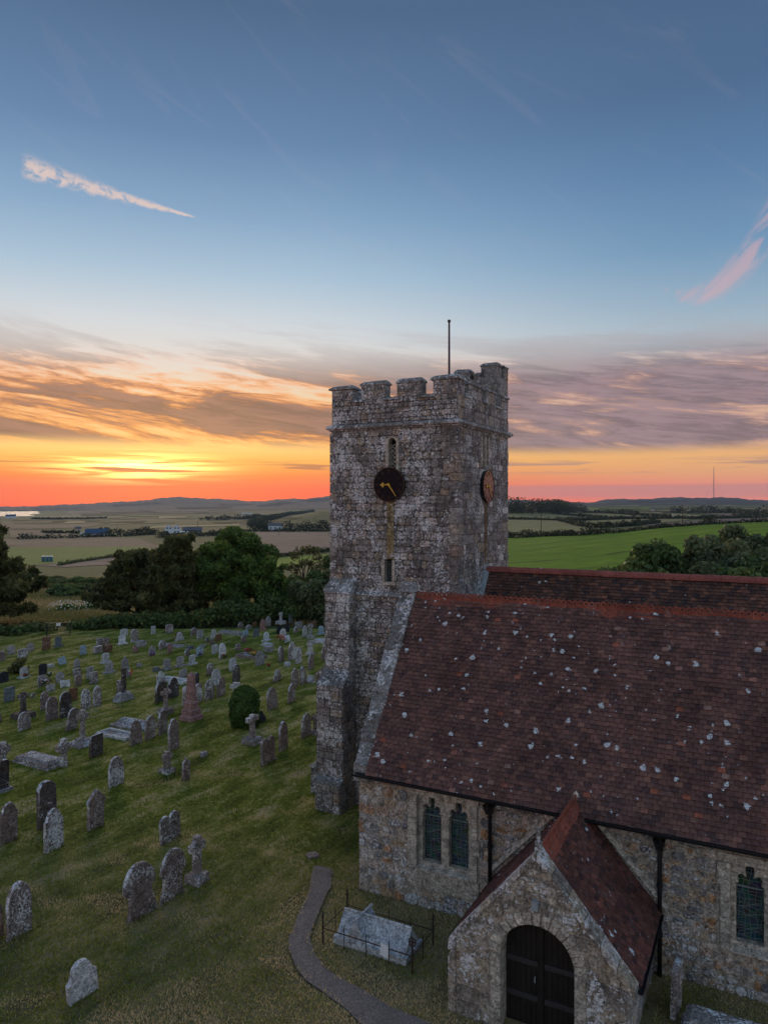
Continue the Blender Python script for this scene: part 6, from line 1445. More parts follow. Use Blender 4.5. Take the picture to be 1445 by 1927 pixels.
def outline(sh, w_, h):
    a = w_ / 2; PI = math.pi
    if sh == 'round': return [(-a, 0), (a, 0)] + arc(0, h - a * .95, a, 0, PI, 12)
    if sh == 'seg': return [(-a, 0), (a, 0), (a, h - a * .3)] + [(a * math.cos(t), h - a * .3 + a * .3 * math.sin(t)) for t in np.linspace(0.25, PI - .25, 9)] + [(-a, h - a * .3)]
    if sh == 'flat': return [(-a, 0), (a, 0), (a, h - .03), (a - .03, h), (-a + .03, h), (-a, h - .03)]
    if sh == 'peak': return [(-a, 0), (a, 0), (a, h - a * .35), (0, h), (-a, h - a * .35)]
    if sh == 'gothic':
        hs = max(h - a * 1.55, h * .35); r = a * 1.75
        pts = [(-a, 0), (a, 0)]; k = h - hs
        for t in np.linspace(0, 1, 8): pts.append((a * (1 - t ** 1.7), hs + k * math.sin(t * PI / 2) ** 0.95))
        for t in np.linspace(1, 0, 8)[1:]: pts.append((-a * (1 - t ** 1.7), hs + k * math.sin(t * PI / 2) ** 0.95))
        return pts
    if sh == 'shoulder': return [(-a, 0), (a, 0), (a, h - a * 1.05), (a * .8, h - a * .95), (a * .72, h - a * .7)] + arc(0, h - a * .66, a * .66, 0.1, PI - .1, 9) + [(-a * .72, h - a * .7), (-a * .8, h - a * .95), (-a, h - a * 1.05)]
    if sh == 'ogee':
        pts = [(-a, 0), (a, 0), (a, h - a * .75)]
        for t in np.linspace(0, 1, 8): pts.append((a * (1 - t) * (1 - .25 * math.sin(t * PI)), h - a * .75 + a * .75 * (t + .16 * math.sin(t * 2 * PI) * -1)))
        return pts + [(-p[0], p[1]) for p in pts[-2:2:-1]] + [(-a, h - a * .75)]
    if sh == 'double': return [(-a, 0), (a, 0)] + arc(a * .5, h - a * .5, a * .5, 0, PI * .86, 9) + arc(-a * .5, h - a * .5, a * .5, PI * .14, PI, 9)
    if sh == 'gable': return [(-a * .92, 0), (a * .92, 0), (a * .92, h - a * 1.5), (a * 1.08, h - a * 1.42), (a * 1.06, h - a * 1.12), (a * .16, h - .04), (0, h), (-a * .16, h - .04), (-a * 1.06, h - a * 1.12), (-a * 1.08, h - a * 1.42), (-a * .92, h - a * 1.5)]
    if sh == 'broken': return [(-a, 0), (a, 0), (a * .95, h * .55), (a * .5, h * .7), (a * .25, h * .98), (-a * .3, h), (-a * .8, h * .62), (-a, h * .5)]
    if sh == 'waist': return [(-a, 0), (a, 0), (a * .93, h * .08), (a * .72, h * .34), (a * .70, h * .52), (a * .98, h * .60)] + [(a * .98 * math.cos(t), h * .60 + (h * .4) * math.sin(t)) for t in np.linspace(.1, PI - .1, 11)] + [(-a * .98, h * .60), (-a * .70, h * .52), (-a * .72, h * .34), (-a * .93, h * .08)]
    raise ValueError(sh)
def gscale(px, by):
    p = on_z(px, by, 0.03); dpt = p.x * VX + p.y * VY; xa = (px - CX) / FPX
    return p, dpt, FPX / dpt * (math.sin(TH) - xa * math.cos(TH)), FPX / dpt * (math.cos(TH) + xa * math.sin(TH))
LF = lambda u, v, d: (d, u, v)
def gbase(o, z=0.03): return o
def headstone(z, x0, x1, yt, yb, sh, mt, label, lean=0.0, base=False, th=None, pitch=None, yaw=None, name='headstone', group='graves in the churchyard'):
    ox, oy, s = ZN[z]; px0, px1, pyt, pyb = ox + x0 / s, ox + x1 / s, oy + yt / s, oy + yb / s
    cx = (px0 + px1) / 2; p, dpt, kw, kt = gscale(cx, pyb)
    th = th or random.uniform(0.10, 0.14); w_ = max(0.26, (px1 - px0 - kt * th * .8) / kw); h = max(0.2, (pyb - pyt) * dpt / FPX)
    ol = outline(sh, w_, h + 0.15); ol = [(u, v - 0.15) for u, v in ol]
    t_ = random.random() * 0.8
    mb = MB(); n = len(ol)
    fn = LF
    # body with bevelled rim on both faces, sunk panel on the front of larger stones
    cu = 0; cv = h / 2
    def sh_(p_, k):
        dx, dy = cu - p_[0], cv - p_[1]; L_ = math.hypot(dx, dy) or 1; return (p_[0] + dx / L_ * k, p_[1] + dy / L_ * k)
    rings = [[fn(*sh_(q, .015), -th / 2) for q in ol], [fn(*q, -th / 2 + .015) for q in ol], [fn(*q, th / 2 - .015) for q in ol], [fn(*sh_(q, .015), th / 2) for q in ol]]
    if w_ > 0.45 and h > 0.7 and sh != 'broken':
        rings += [[fn(*sh_(q, .07), th / 2) for q in ol], [fn(*sh_(q, .085), th / 2 - .014) for q in ol]]
    vs_ = [q for r_ in rings for q in r_]
    vs_ = [(q[0], q[1] + random.uniform(-.004, .004), q[2] + random.uniform(-.004, .004)) for q in vs_]
    fs_ = [(i * n + k, i * n + (k + 1) % n, (i + 1) * n + (k + 1) % n, (i + 1) * n + k) for i in range(len(rings) - 1) for k in range(n)] + [tuple(range(n))[::-1], tuple(range((len(rings) - 1) * n, len(rings) * n))]
    fs_ = [f[::-1] for f in fs_] if False else fs_
    tl_ = []
    for ri in range(len(rings)):
        for q in ol:
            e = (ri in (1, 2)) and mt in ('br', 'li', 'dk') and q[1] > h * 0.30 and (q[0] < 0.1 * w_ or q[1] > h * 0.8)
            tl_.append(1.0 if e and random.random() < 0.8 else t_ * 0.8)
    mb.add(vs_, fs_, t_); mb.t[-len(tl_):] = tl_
    rz = R(random.uniform(-5, 5)) if yaw is None else R(yaw); pitch = random.uniform(-3, 3) if pitch is None else pitch
    if base:
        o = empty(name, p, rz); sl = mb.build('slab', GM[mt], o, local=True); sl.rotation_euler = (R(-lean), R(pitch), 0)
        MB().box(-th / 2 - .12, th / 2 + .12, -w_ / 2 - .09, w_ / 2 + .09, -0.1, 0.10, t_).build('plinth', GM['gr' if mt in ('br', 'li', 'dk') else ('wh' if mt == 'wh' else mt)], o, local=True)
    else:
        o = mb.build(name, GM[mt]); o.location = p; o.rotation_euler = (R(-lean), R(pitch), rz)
    return tag(o, label, 'gravestone', group)
HS = headstone
# --- far left
HS('A', -30, 95, 595, 760, 'flat', 'br', 'square brown headstone cut by the left edge, below the hedge')
HS('A', 125, 262, 500, 645, 'seg', 'gr', 'grey headstone beneath the hedge, furthest left of the far graves')
HS('A', 295, 470, 555, 712, 'flat', 'li', 'wide low lichen-mottled headstone near the hedge on the far left')
HS('A', 455, 580, 455, 590, 'peak', 'gr', 'mauve-grey peaked headstone just behind the wide lichened one, far left')
HS('A', 705, 862, 350, 565, 'flat', 'ru', 'broad rust-red headstone in front of the small black gate')
HS('A', 930, 1050, 340, 512, 'peak', 'sl', 'dark green-grey peaked headstone on a plinth right of the rust-red one', base=True)
HS('A', 1000, 1140, 690, 815, 'flat', 'bl', 'small pale blue tablet tipped backwards on the left lawn', lean=-7, pitch=-14)
HS('B', 90, 210, 495, 650, 'seg', 'bl', 'pale blue-grey headstone alone beneath the hedge, right of the gate')
HS('A', 1250, 1365, 715, 870, 'ogee', 'gr', 'small ogee-topped mauve headstone with a dark vase at its foot')
HS('A', 330, 482, 860, 1050, 'peak', 'pa', 'pale headstone on a white plinth with red flowers, far left', base=True)
HS('A', 660, 800, 805, 998, 'seg', 'bk', 'black polished headstone left of the low pale kerb block')
HS('A', 800, 922, 812, 866, 'flat', 'pa', 'low pale block lying right of the black polished headstone', th=0.25)
HS('A', -20, 150, 935, 1120, 'peak', 'bk', 'wide black peaked headstone cut by the left edge')
HS('A', 635, 790, 1000, 1188, 'seg', 'gr', 'grey headstone with pink and purple wreath leaning at its foot')
HS('A', 945, 1095, 950, 1118, 'round', 'gr', 'rounded grey headstone behind the white open-book memorial')
HS('A', 1028, 1112, 1090, 1212, 'flat', 'wh', 'left page of the white open-book memorial', pitch=-10, yaw=8)
HS('A', 1112, 1192, 1082, 1200, 'flat', 'wh', 'right page of the white open-book memorial', pitch=-10, yaw=-14)
HS('A', 790, 945, 1158, 1278, 'flat', 'gr', 'low grey tablet tipped back in front of the pink wreath', pitch=-10)
HS('A', 1240, 1380, 888, 1000, 'flat', 'br', 'brown headstone almost hidden behind another brown one, left lawn')
HS('A', 1260, 1390, 988, 1180, 'seg', 'br', 'brown headstone right of the white open-book memorial')
HS('E', 45, 182, 20, 198, 'flat', 'sl', 'square green-grey slate headstone near the left edge')
HS('E', 392, 428, 95, 150, 'round', 'br', 'tiny stub of a stone right of the dark stone cross')
# --- zone B
HS('B', 372, 482, 375, 500, 'flat', 'li', 'left half of the wide brown lichened double tablet under the hedge')
HS('B', 484, 596, 368, 490, 'flat', 'br', 'right half of the wide brown double tablet under the hedge')
HS('B', 315, 478, 505, 625, 'flat', 'li', 'low rough pinkish block, left one of a pair before the double tablet', th=0.3)
HS('B', 485, 642, 490, 605, 'flat', 'ru', 'low reddish block, right one of a pair before the double tablet', th=0.3)
HS('B', 775, 912, 212, 335, 'seg', 'pa', 'pale beige headstone behind the white one with the red flower')
HS('B', 755, 872, 325, 475, 'flat', 'wh', 'white headstone on a white plinth with one red flower', base=True)
HS('B', 957, 1092, 225, 440, 'round', 'li', 'round pinkish headstone speckled white, under the hedge')
HS('B', 1040, 1222, 408, 512, 'seg', 'gr', 'low wide grey stone lying in front of the speckled round one', th=0.3)
HS('B', 975, 1092, 492, 605, 'broken', 'pk', 'small broken pinkish stump by the low wide grey stone')
HS('B', 1300, 1382, 165, 310, 'flat', 'pa', 'narrow tall pale slab standing alone against the dark hedge', th=0.1)
HS('B', 460, 592, 622, 795, 'seg', 'pa', 'light grey headstone on a plinth below the reddish blocks', base=True)
HS('B', 520, 660, 778, 962, 'seg', 'gr', 'greenish-grey headstone on a plinth, nearer than the light grey one', base=True)
HS('B', 195, 330, 862, 1048, 'flat', 'gr', 'leaning grey headstone with a black vase behind it', lean=6)
HS('B', 258, 400, 950, 1150, 'flat', 'br', 'brown square headstone in front of the leaning grey one')
HS('B', 795, 915, 692, 900, 'ogee', 'gr', 'dark grey ogee headstone behind the tall narrow pillar')
HS('B', 830, 942, 862, 1040, 'seg', 'gr', 'grey headstone by the rainbow windmill, behind the tall pillar')
HS('B', 718, 802, 1090, 1290, 'flat', 'br', 'brown slab just left of the tall narrow pillar')
HS('B', 1052, 1152, 790, 862, 'peak', 'gr', 'tiny grey wedge of stone alone in the grass')
HS('B', 1255, 1380, 500, 670, 'ogee', 'gr', 'mauve headstone with purple flowers at its foot')
HS('C', 65, 182, 1045, 1120, 'flat', 'sl', 'low dark block beside the grey headstone on a wide plinth', th=0.3)
HS('C', 245, 372, 905, 1088, 'seg', 'gr', 'grey headstone on a wide plinth left of the pair with the vase', base=True)
# --- zone C
HS('C', 285, 417, 315, 470, 'seg', 'br', 'brown headstone standing against the dark hedge beside white blossom')
HS('C', 435, 610, 445, 600, 'shoulder', 'pa', 'wide pale shouldered headstone in the back row')
HS('C', 455, 580, 440, 560, 'seg', 'ru', 'reddish headstone hidden behind the wide pale shouldered one')
HS('C', 705, 850, 378, 505, 'round', 'br', 'broad low round brown headstone in the back row')
HS('C', 812, 928, 415, 562, 'flat', 'gr', 'grey headstone leaning right, overlapping the broad round brown one', lean=5)
HS('C', 1048, 1158, 402, 545, 'shoulder', 'pa', 'pale round-shouldered headstone in the back row before the leafy tree')
HS('C', 958, 1030, 545, 630, 'flat', 'dk', 'low dark stone before the pale round-shouldered headstone')
HS('C', 1035, 1112, 565, 670, 'flat', 'br', 'small brown stone before the pale round-shouldered headstone')
HS('C', 1128, 1232, 490, 605, 'flat', 'ru', 'dark brown square stone right of the pale round-shouldered headstone')
HS('C', 160, 288, 590, 735, 'round', 'br', 'rough round brown headstone in the left back row')
HS('C', 315, 400, 645, 800, 'flat', 'pk', 'pinkish headstone with a dark cap near the rough round brown one')
HS('C', 645, 757, 682, 748, 'seg', 'sl', 'low dark greenish stone behind the blue-grey slate with flowers', th=0.3)
HS('C', 868, 960, 655, 722, 'flat', 'gr', 'low grey stone behind the right side of the blue-grey slate with flowers')
HS('C', 597, 705, 735, 850, 'round', 'br', 'brown round headstone behind the pair on plinths')
HS('C', 805, 920, 695, 858, 'peak', 'bl', 'blue-grey slate headstone with flowers at its base')
HS('C', 475, 597, 860, 1035, 'seg', 'gr', 'mauve-grey headstone on a plinth with yellow flowers', base=True)
HS('C', 680, 792, 838, 1003, 'flat', 'pa', 'pale headstone on a plinth, right of the one with yellow flowers', base=True)
HS('C', 1070, 1176, 662, 815, 'seg', 'pa', 'pale plain headstone left of the tall white pointed one')
HS('C', 1193, 1307, 635, 888, 'gothic', 'wh', 'tall white pointed headstone with red and green flowers')
HS('C', 980, 1102, 980, 1185, 'round', 'br', 'mauve-brown round headstone behind the big pale round one')
HS('D', 70, 172, 652, 800, 'round', 'pa', 'pale grey round headstone behind the dark brown pale-rimmed one')
HS('C', 515, 657, 1085, 1215, 'flat', 'gr', 'low grey headstone with slanting top left of the obelisk', lean=-4)
HS('F', 620, 733, 20, 180, 'ogee', 'li', 'heavily speckled stone behind the dark rounded pair left of the obelisk')
HS('F', 600, 742, 150, 400, 'round', 'dk', 'dark round headstone with bright pale rim, left of the orange-stained one', th=0.16)
HS('F', 760, 902, 95, 350, 'gothic', 'dk', 'dark pointed headstone with orange stain in the middle', th=0.16, lean=-3)
HS('F', 1078, 1146, 40, 185, 'round', 'dk', 'dark round headstone peeping out behind the pink obelisk')
HS('F', 938, 1012, 210, 455, 'round', 'li', 'round headstone half hidden by the left side of the pink obelisk')
HS('F', 1100, 1190, 175, 400, 'round', 'li', 'lichen-white headstone touching the right side of the pink obelisk')
HS('F', 1212, 1332, 130, 368, 'round', 'li', 'speckled brown round headstone, second right of the pink obelisk')
HS('F', 1300, 1416, 0, 205, 'round', 'pa', 'large pale round headstone behind the speckled ones right of the obelisk')
HS('F', 1360, 1470, 90, 325, 'gothic', 'br', 'brown pointed headstone, third right of the pink obelisk')
# --- zone D
HS('D', 175, 257, 205, 252, 'round', 'br', 'low round brown stone under the leafy tree, left one of two')
HS('D', 270, 357, 236, 292, 'round', 'gr', 'low round grey stone under the leafy tree, right one of two')
HS('D', 360, 411, 202, 240, 'flat', 'ru', 'tiny tan stone in the shade of the big leafy tree')
HS('D', 453, 527, 170, 310, 'round', 'pk', 'tall pinkish round headstone in the far row')
HS('D', 520, 587, 128, 230, 'gothic', 'gr', 'leaning pale pointed headstone just behind the tall pinkish one', lean=4)
HS('D', 810, 866, 105, 195, 'flat', 'sl', 'dark slate slab in the far shade right of the white cross')
HS('D', 890, 972, 195, 268, 'seg', 'gr', 'wide grey headstone in the far row right of the black pair')
HS('D', 658, 722, 255, 350, 'flat', 'bk', 'left one of two black granite headstones in the far row')
HS('D', 755, 822, 235, 330, 'peak', 'bk', 'right one of two black granite headstones in the far row')
HS('D', 868, 930, 256, 335, 'round', 'br', 'small round stone with dark surround in the far row')
HS('D', 976, 1038, 245, 380, 'gothic', 'pa', 'tall pale slender pointed headstone in the far row')
HS('D', 1180, 1242, 250, 350, 'round', 'bl', 'sky-blue round headstone on a plinth beside the tower', base=True)
HS('D', 1238, 1286, 157, 210, 'flat', 'sl', 'small greenish slab furthest back beside the tower')
HS('D', 1085, 1150, 187, 250, 'flat', 'ru', 'low reddish stone in the far row near the tower')
HS('D', 245, 312, 305, 382, 'flat', 'bl', 'blue slate headstone behind a brown one, far centre')
HS('D', 220, 292, 366, 456, 'seg', 'br', 'brown headstone in front of the blue slate one, far centre')
HS('D', 370, 442, 290, 386, 'seg', 'sl', 'blue-green slate headstone left of the white round one')
HS('D', 498, 570, 326, 435, 'round', 'wh', 'small white round headstone on a plinth, far centre', base=True)
HS('D', 703, 777, 285, 405, 'round', 'pa', 'pale grey round headstone behind the pink flower bush')
HS('D', 757, 832, 372, 448, 'flat', 'wh', 'small white tablet tilted beside the pink flower bush', lean=-6, pitch=-10)
HS('D', 148, 218, 475, 552, 'flat', 'br', 'low mauve stone left of the grave with flower boxes')
HS('D', 505, 612, 500, 570, 'flat', 'gr', 'low grey chest-like stone below the small white round headstone', th=0.5)
HS('D', 403, 508, 565, 735, 'round', 'gr', 'grey round headstone with dark edge right of the flower boxes')
HS('D', 680, 757, 500, 697, 'gothic', 'br', 'slender brown pointed headstone leaning left, centre', lean=-4)
HS('D', 803, 897, 447, 670, 'shoulder', 'li', 'big lichened shouldered headstone, centre of the middle row')
HS('D', 890, 972, 510, 716, 'gothic', 'li', 'pointed headstone with white tip and pinkish foot, middle row')
HS('D', 1040, 1122, 590, 792, 'ogee', 'br', 'brown ogee headstone in front of the old stone cross')
HS('D', 1205, 1282, 480, 672, 'gothic', 'br', 'leaning pointed grey-brown headstone nearest the tower', lean=5)
HS('D', 752, 832, 697, 748, 'seg', 'pa', 'small pale footstone alone in the grass, middle right', th=0.3)
HS('D', 113, 212, 730, 945, 'round', 'dk', 'dark brown round headstone with white rim on its left', th=0.16)
HS('D', 618, 717, 790, 930, 'shoulder', 'br', 'squat brown headstone alone on the middle lawn')
HS('D', 838, 922, 770, 1010, 'ogee', 'br', 'narrow brown ogee headstone, left one of two by the boulder')
HS('D', 943, 1028, 745, 970, 'ogee', 'br', 'narrow brown ogee headstone, right one of two by the boulder')
HS('D', 1030, 1138, 862, 952, 'broken', 'li', 'low mossy boulder-like stone by the tower buttress', th=0.4)
HS('G', 553, 677, 217, 490, 'gothic', 'br', 'brown headstone leaning left, right of the clipped bush', lean=-6)
HS('G', 795, 892, 175, 415, 'gothic', 'br', 'upright brown pointed headstone between the leaning one and the tower')
HS('G', 683, 800, 645, 1000, 'shoulder', 'br', 'tall narrow-headed brown headstone behind the twin-topped one')
HS('G', 458, 648, 840, 1165, 'double', 'br', 'twin-topped brown headstone on the right lawn')
HS('G', 957, 1082, 540, 838, 'gothic', 'br', 'brown rounded-point headstone left of the buttress cross')
HS('G', 440, 540, 512, 648, 'broken', 'bk', 'dark slab half hidden behind the clipped bush', pitch=-14)
# --- zone E
HS('E', 222, 387, 335, 552, 'round', 'li', 'squat round lichened headstone in front of the dark cross')
HS('E', 497, 602, 80, 300, 'gothic', 'br', 'brown pointed headstone behind the large arched pair, left')
HS('E', 567, 722, 140, 432, 'gothic', 'br', 'large arched brown headstone, left one of the large arched pair')
HS('E', 738, 882, 85, 398, 'round', 'dk', 'large arched headstone with white-edged left rim')
HS('E', 850, 957, 30, 190, 'flat', 'ru', 'rust-brown slab behind the white-edged arched headstone')
HS('E', 798, 952, 290, 558, 'round', 'br', 'round headstone tilting sharply to the right', lean=13)
HS('E', 1003, 1127, 45, 298, 'gothic', 'li', 'white-tipped pointed headstone, left one of a pair')
HS('E', 1145, 1257, 5, 258, 'gothic', 'li', 'white-tipped pointed headstone, right one of a pair')
HS('E', 1103, 1277, 605, 878, 'flat', 'dk', 'broad dark slab in front of the stepped cross', th=0.16)
HS('H', -60, 112, -60, 325, 'seg', 'dk', 'large dark headstone on a pale plinth cut by the left edge', base=True, th=0.16)
HS('E', -60, 20, 355, 460, 'round', 'br', 'edge of a brown stone just inside the left edge')
# --- zone F
HS('F', 293, 442, 630, 930, 'gothic', 'br', 'pointed brown headstone, leftmost of three standing in a close row')
HS('F', 478, 607, 570, 865, 'gothic', 'br', 'pointed brown headstone, middle of three standing in a close row')
HS('F', 632, 757, 500, 798, 'gothic', 'br', 'pointed brown headstone with white rim, rightmost of three in a close row')
HS('F', 757, 908, 612, 988, 'gothic', 'br', 'tall headstone with white-crusted left edge, right of the close row of three')
HS('F', 933, 1032, 1100, 1370, 'ogee', 'br', 'small shouldered brown stone on the open middle lawn')
HS('F', 1165, 1242, 1020, 1078, 'flat', 'gr', 'little grey footstone lying in the open grass', th=0.2)
HS('F', 27, 222, 1080, 1440, 'gothic', 'li', 'tall pointed headstone with lichen spots on the left-centre lawn')
# --- zone H, I
HS('H', 463, 702, 205, 770, 'round', 'dk', 'tall black-stained round headstone on the left lawn', th=0.2)
HS('H', 538, 792, 540, 1048, 'shoulder', 'li', 'lichened shouldered headstone in front of the tall black-stained one')
HS('H', 1068, 1288, 290, 775, 'gable', 'br', 'gable-topped brown headstone with moulded shoulders')
HS('H', -20, 217, 460, 960, 'shoulder', 'br', 'shouldered brown headstone near the left edge with carved crest')
HS('I', 1037, 1172, 515, 700, 'double', 'li', 'small heart-shaped stone blotched white on the near lawn', lean=-5)
HS('I', 1030, 1197, 745, 1072, 'waist', 'br', 'round-headed waisted headstone beside the Celtic cross, near lawn')
HS('I', 818, 1028, 828, 1180, 'waist', 'br', 'large round-headed waisted headstone leaning left, near lawn', lean=-6)
HS('I', 38, 210, 965, 1308, 'gothic', 'li', 'pointed headstone with carved cross near the lower left corner')
HS('I', -95, 25, 1100, 1340, 'gothic', 'br', 'headstone cut by the left edge beside the pointed one with carved cross')
HS('I', 442, 637, 1457, 1715, 'shoulder', 'pa', 'white-crusted shouldered headstone alone on the nearest lawn', lean=-6)

def cross(px, by, h, mt, label, arm=None, steps=1, celtic=False, thick=0.13, name='stone_cross', head=0.30, basew=0.5, lean=0.0):
    p, dpt, kw, kt = gscale(px, by); o = empty(name, p, R(random.uniform(-4, 4))); tag(o, label, 'gravestone', 'graves in the churchyard')
    arm = arm or h * 0.24; z = 0.0; t_ = random.random() * 0.8; sh_ = 0.19 * h / steps if steps else 0
    for i in range(steps):
        b = basew * (1 - 0.28 * i) / 2; s0 = 0.04 if i else 0.0
        MB().hexa([(-b, -b, z - (.1 if not i else 0)), (b, -b, z - (.1 if not i else 0)), (b, b, z - (.1 if not i else 0)), (-b, b, z - (.1 if not i else 0)), (-b * .93, -b * .93, z + sh_), (b * .93, -b * .93, z + sh_), (b * .93, b * .93, z + sh_), (-b * .93, b * .93, z + sh_)], random.random() * 0.8).build('plinth', GM[mt], o, local=True); z += sh_
    zc = h - h * head * 0.5 if not celtic else h - arm * 1.05; w0, w1 = thick * .62, thick * .48
    ol = [(-w0, z - .05), (w0, z - .05), (w1, zc - w1), (arm, zc - w1 * 1.15), (arm, zc + w1 * 1.15), (w1, zc + w1), (w1 * 1.15, h), (-w1 * 1.15, h), (-w1, zc + w1), (-arm, zc + w1 * 1.15), (-arm, zc - w1 * 1.15), (-w1, zc - w1)]
    b = MB().prism(ol, LF, -thick / 2, thick / 2, 0.012, t_).build('cross', GM[mt], o, local=True); b.rotation_euler = (R(-lean), 0, 0)
    if celtic:
        r0, r1 = arm * .52, arm * .80; n = 20; vs_ = []
        for d in (-thick * .36, thick * .36):
            for k in range(n):
                a = 2 * math.pi * k / n; vs_ += [(d, r1 * math.cos(a), zc + r1 * math.sin(a)), (d, r0 * math.cos(a), zc + r0 * math.sin(a))]
        fs_ = []
        for k in range(n):
            k2 = (k + 1) % n; q = (2 * k, 2 * k + 1, 2 * k2 + 1, 2 * k2); B_ = 2 * n
            fs_ += [(q[3], q[2], q[1], q[0]), tuple(i + B_ for i in q), (q[0], q[0] + B_, q[3] + B_, q[3]), (q[1], q[2], q[2] + B_, q[1] + B_)]
        MB().add(vs_, fs_, t_).build('ring', GM[mt], o, local=True)
    return o
def zc_(z, x, y): ox, oy, s = ZN[z]; return ox + x / s, oy + y / s
def hgt(z, y0, y1, x): px, py = zc_(z, x, y1); return (y1 - y0) / ZN[z][2] * gscale(px, py)[1] / FPX
cross(*zc_('D', 712, 210), hgt('D', 80, 210, 712), 'pa', 'white cross on a base standing in the far shade of the trees', None, 1, thick=0.16, basew=0.7)
cross(*zc_('D', 1078, 405), hgt('D', 225, 405, 1078), 'gr', 'slender cross on a tall dark shaft, right of the tall slender pointed stone', 0.26, 1, thick=0.2, basew=0.5)
cross(*zc_('D', 1078, 610), hgt('D', 435, 610, 1078), 'li', 'old lichened cross behind the brown ogee headstone', 0.3, 1, thick=0.26, basew=0.5)
cross(*zc_('G', 145, 410), hgt('G', 160, 410, 145), 'pa', 'pale cross half hidden behind the clipped round bush', 0.36, 1, thick=0.16, basew=0.5)
cross(*zc_('G', 360, 915), hgt('G', 558, 915, 370), 'li', 'stone cross on a square base in front of the clipped bush', 0.36, 1, thick=0.19, basew=0.72)
cross(*zc_('G', 1150, 790), hgt('G', 555, 790, 1150), 'br', 'brown cross on steps peeping out beside the tower buttress', 0.3, 2, thick=0.18, basew=0.7)
cross(*zc_('E', 288, 395), hgt('E', 85, 395, 288), 'dk', 'dark stone cross on a broad sloping base, left lawn', 0.26, 1, thick=0.19, basew=0.85)
cross(*zc_('E', 1020, 735), hgt('E', 300, 735, 1020), 'li', 'ornate pale cross on a three-stepped dark base', 0.27, 3, thick=0.16, basew=1.0, celtic=True)
cross(*zc_('E', 785, 1010), hgt('E', 660, 1010, 785), 'li', 'Celtic wheel cross at the end of the flat ledger tomb', 0.32, 0, thick=0.19, celtic=True)
cross(*zc_('E', 35, 965), hgt('E', 700, 965, 35), 'li', 'Celtic wheel cross at the left edge above the large dark headstone', 0.30, 0, thick=0.2, celtic=True)
cross(*zc_('F', 735, 540), hgt('F', 240, 540, 720), 'br', 'thin cross with pale arms on a block, before the dark rounded stones', 0.30, 1, thick=0.15, basew=0.62)
cross(*zc_('F', 750, 1275), hgt('F', 1015, 1275, 740), 'li', 'short stumpy white-topped cross on the open middle lawn', 0.2, 1, thick=0.2, basew=0.5, celtic=True)
cross(*zc_('I', 1275, 965), hgt('I', 668, 965, 1275), 'li', 'Celtic cross on a white base slab, nearest of the crosses', 0.27, 1, thick=0.18, basew=0.5, celtic=True)
# tall pillar on wedge base
p, dpt, kw, kt = gscale(*zc_('F', 215, 380)); o = empty('grave_pillar', p); tag(o, 'tall narrow dark pillar on a sloping block base', 'gravestone', 'graves in the churchyard')
H_ = hgt('F', -15, 380, 215); b = 0.62
MB().hexa([(-.28, -b, -.1), (.28, -b, -.1), (.28, b, -.1), (-.28, b, -.1), (-.2, -b * .5, .42), (.2, -b * .5, .42), (.2, b * .5, .42), (-.2, b * .5, .42)], .3).build('plinth', GM['gr'], o, local=True)
MB().hexa([(-.09, -.10, .4), (.09, -.10, .4), (.09, .10, .4), (-.09, .10, .4), (-.08, -.09, H_), (.08, -.09, H_), (.08, .09, H_), (-.08, .09, H_)], .2).box(-.10, .10, -.12, .12, H_ - .16, H_ - .08, .2).build('shaft', GM['dk'], o, local=True)
# pink granite obelisk
p, dpt, kw, kt = gscale(*zc_('F', 1050, 625)); o = empty('obelisk', p); tag(o, 'pink granite obelisk on three stepped plinths', 'obelisk', 'graves in the churchyard')
H_ = hgt('F', 30, 625, 1050); z = 0
for b, h in ((0.41, .28), (0.33, .30), (0.26, .34)):
    MB().hexa([(-b, -b, z - (.1 if z == 0 else 0)), (b, -b, z - (.1 if z == 0 else 0)), (b, b, z - (.1 if z == 0 else 0)), (-b, b, z - (.1 if z == 0 else 0)), (-b, -b, z + h - .06), (b, -b, z + h - .06), (b, b, z + h - .06), (-b, b, z + h - .06)], .5).hexa([(-b, -b, z + h - .06), (b, -b, z + h - .06), (b, b, z + h - .06), (-b, b, z + h - .06), (-b + .06, -b + .06, z + h), (b - .06, -b + .06, z + h), (b - .06, b - .06, z + h), (-b + .06, b - .06, z + h)], .7).build('plinth', GM['pk'], o, local=True); z += h
MB().hexa([(-.20, -.20, z), (.20, -.20, z), (.20, .20, z), (-.20, .20, z), (-.13, -.13, H_ - .16), (.13, -.13, H_ - .16), (.13, .13, H_ - .16), (-.13, .13, H_ - .16)], .5).hexa([(-.13, -.13, H_ - .16), (.13, -.13, H_ - .16), (.13, .13, H_ - .16), (-.13, .13, H_ - .16), (-.02, -.02, H_), (.02, -.02, H_), (.02, .02, H_), (-.02, .02, H_)], .5).build('shaft', GM['pk'], o, local=True)

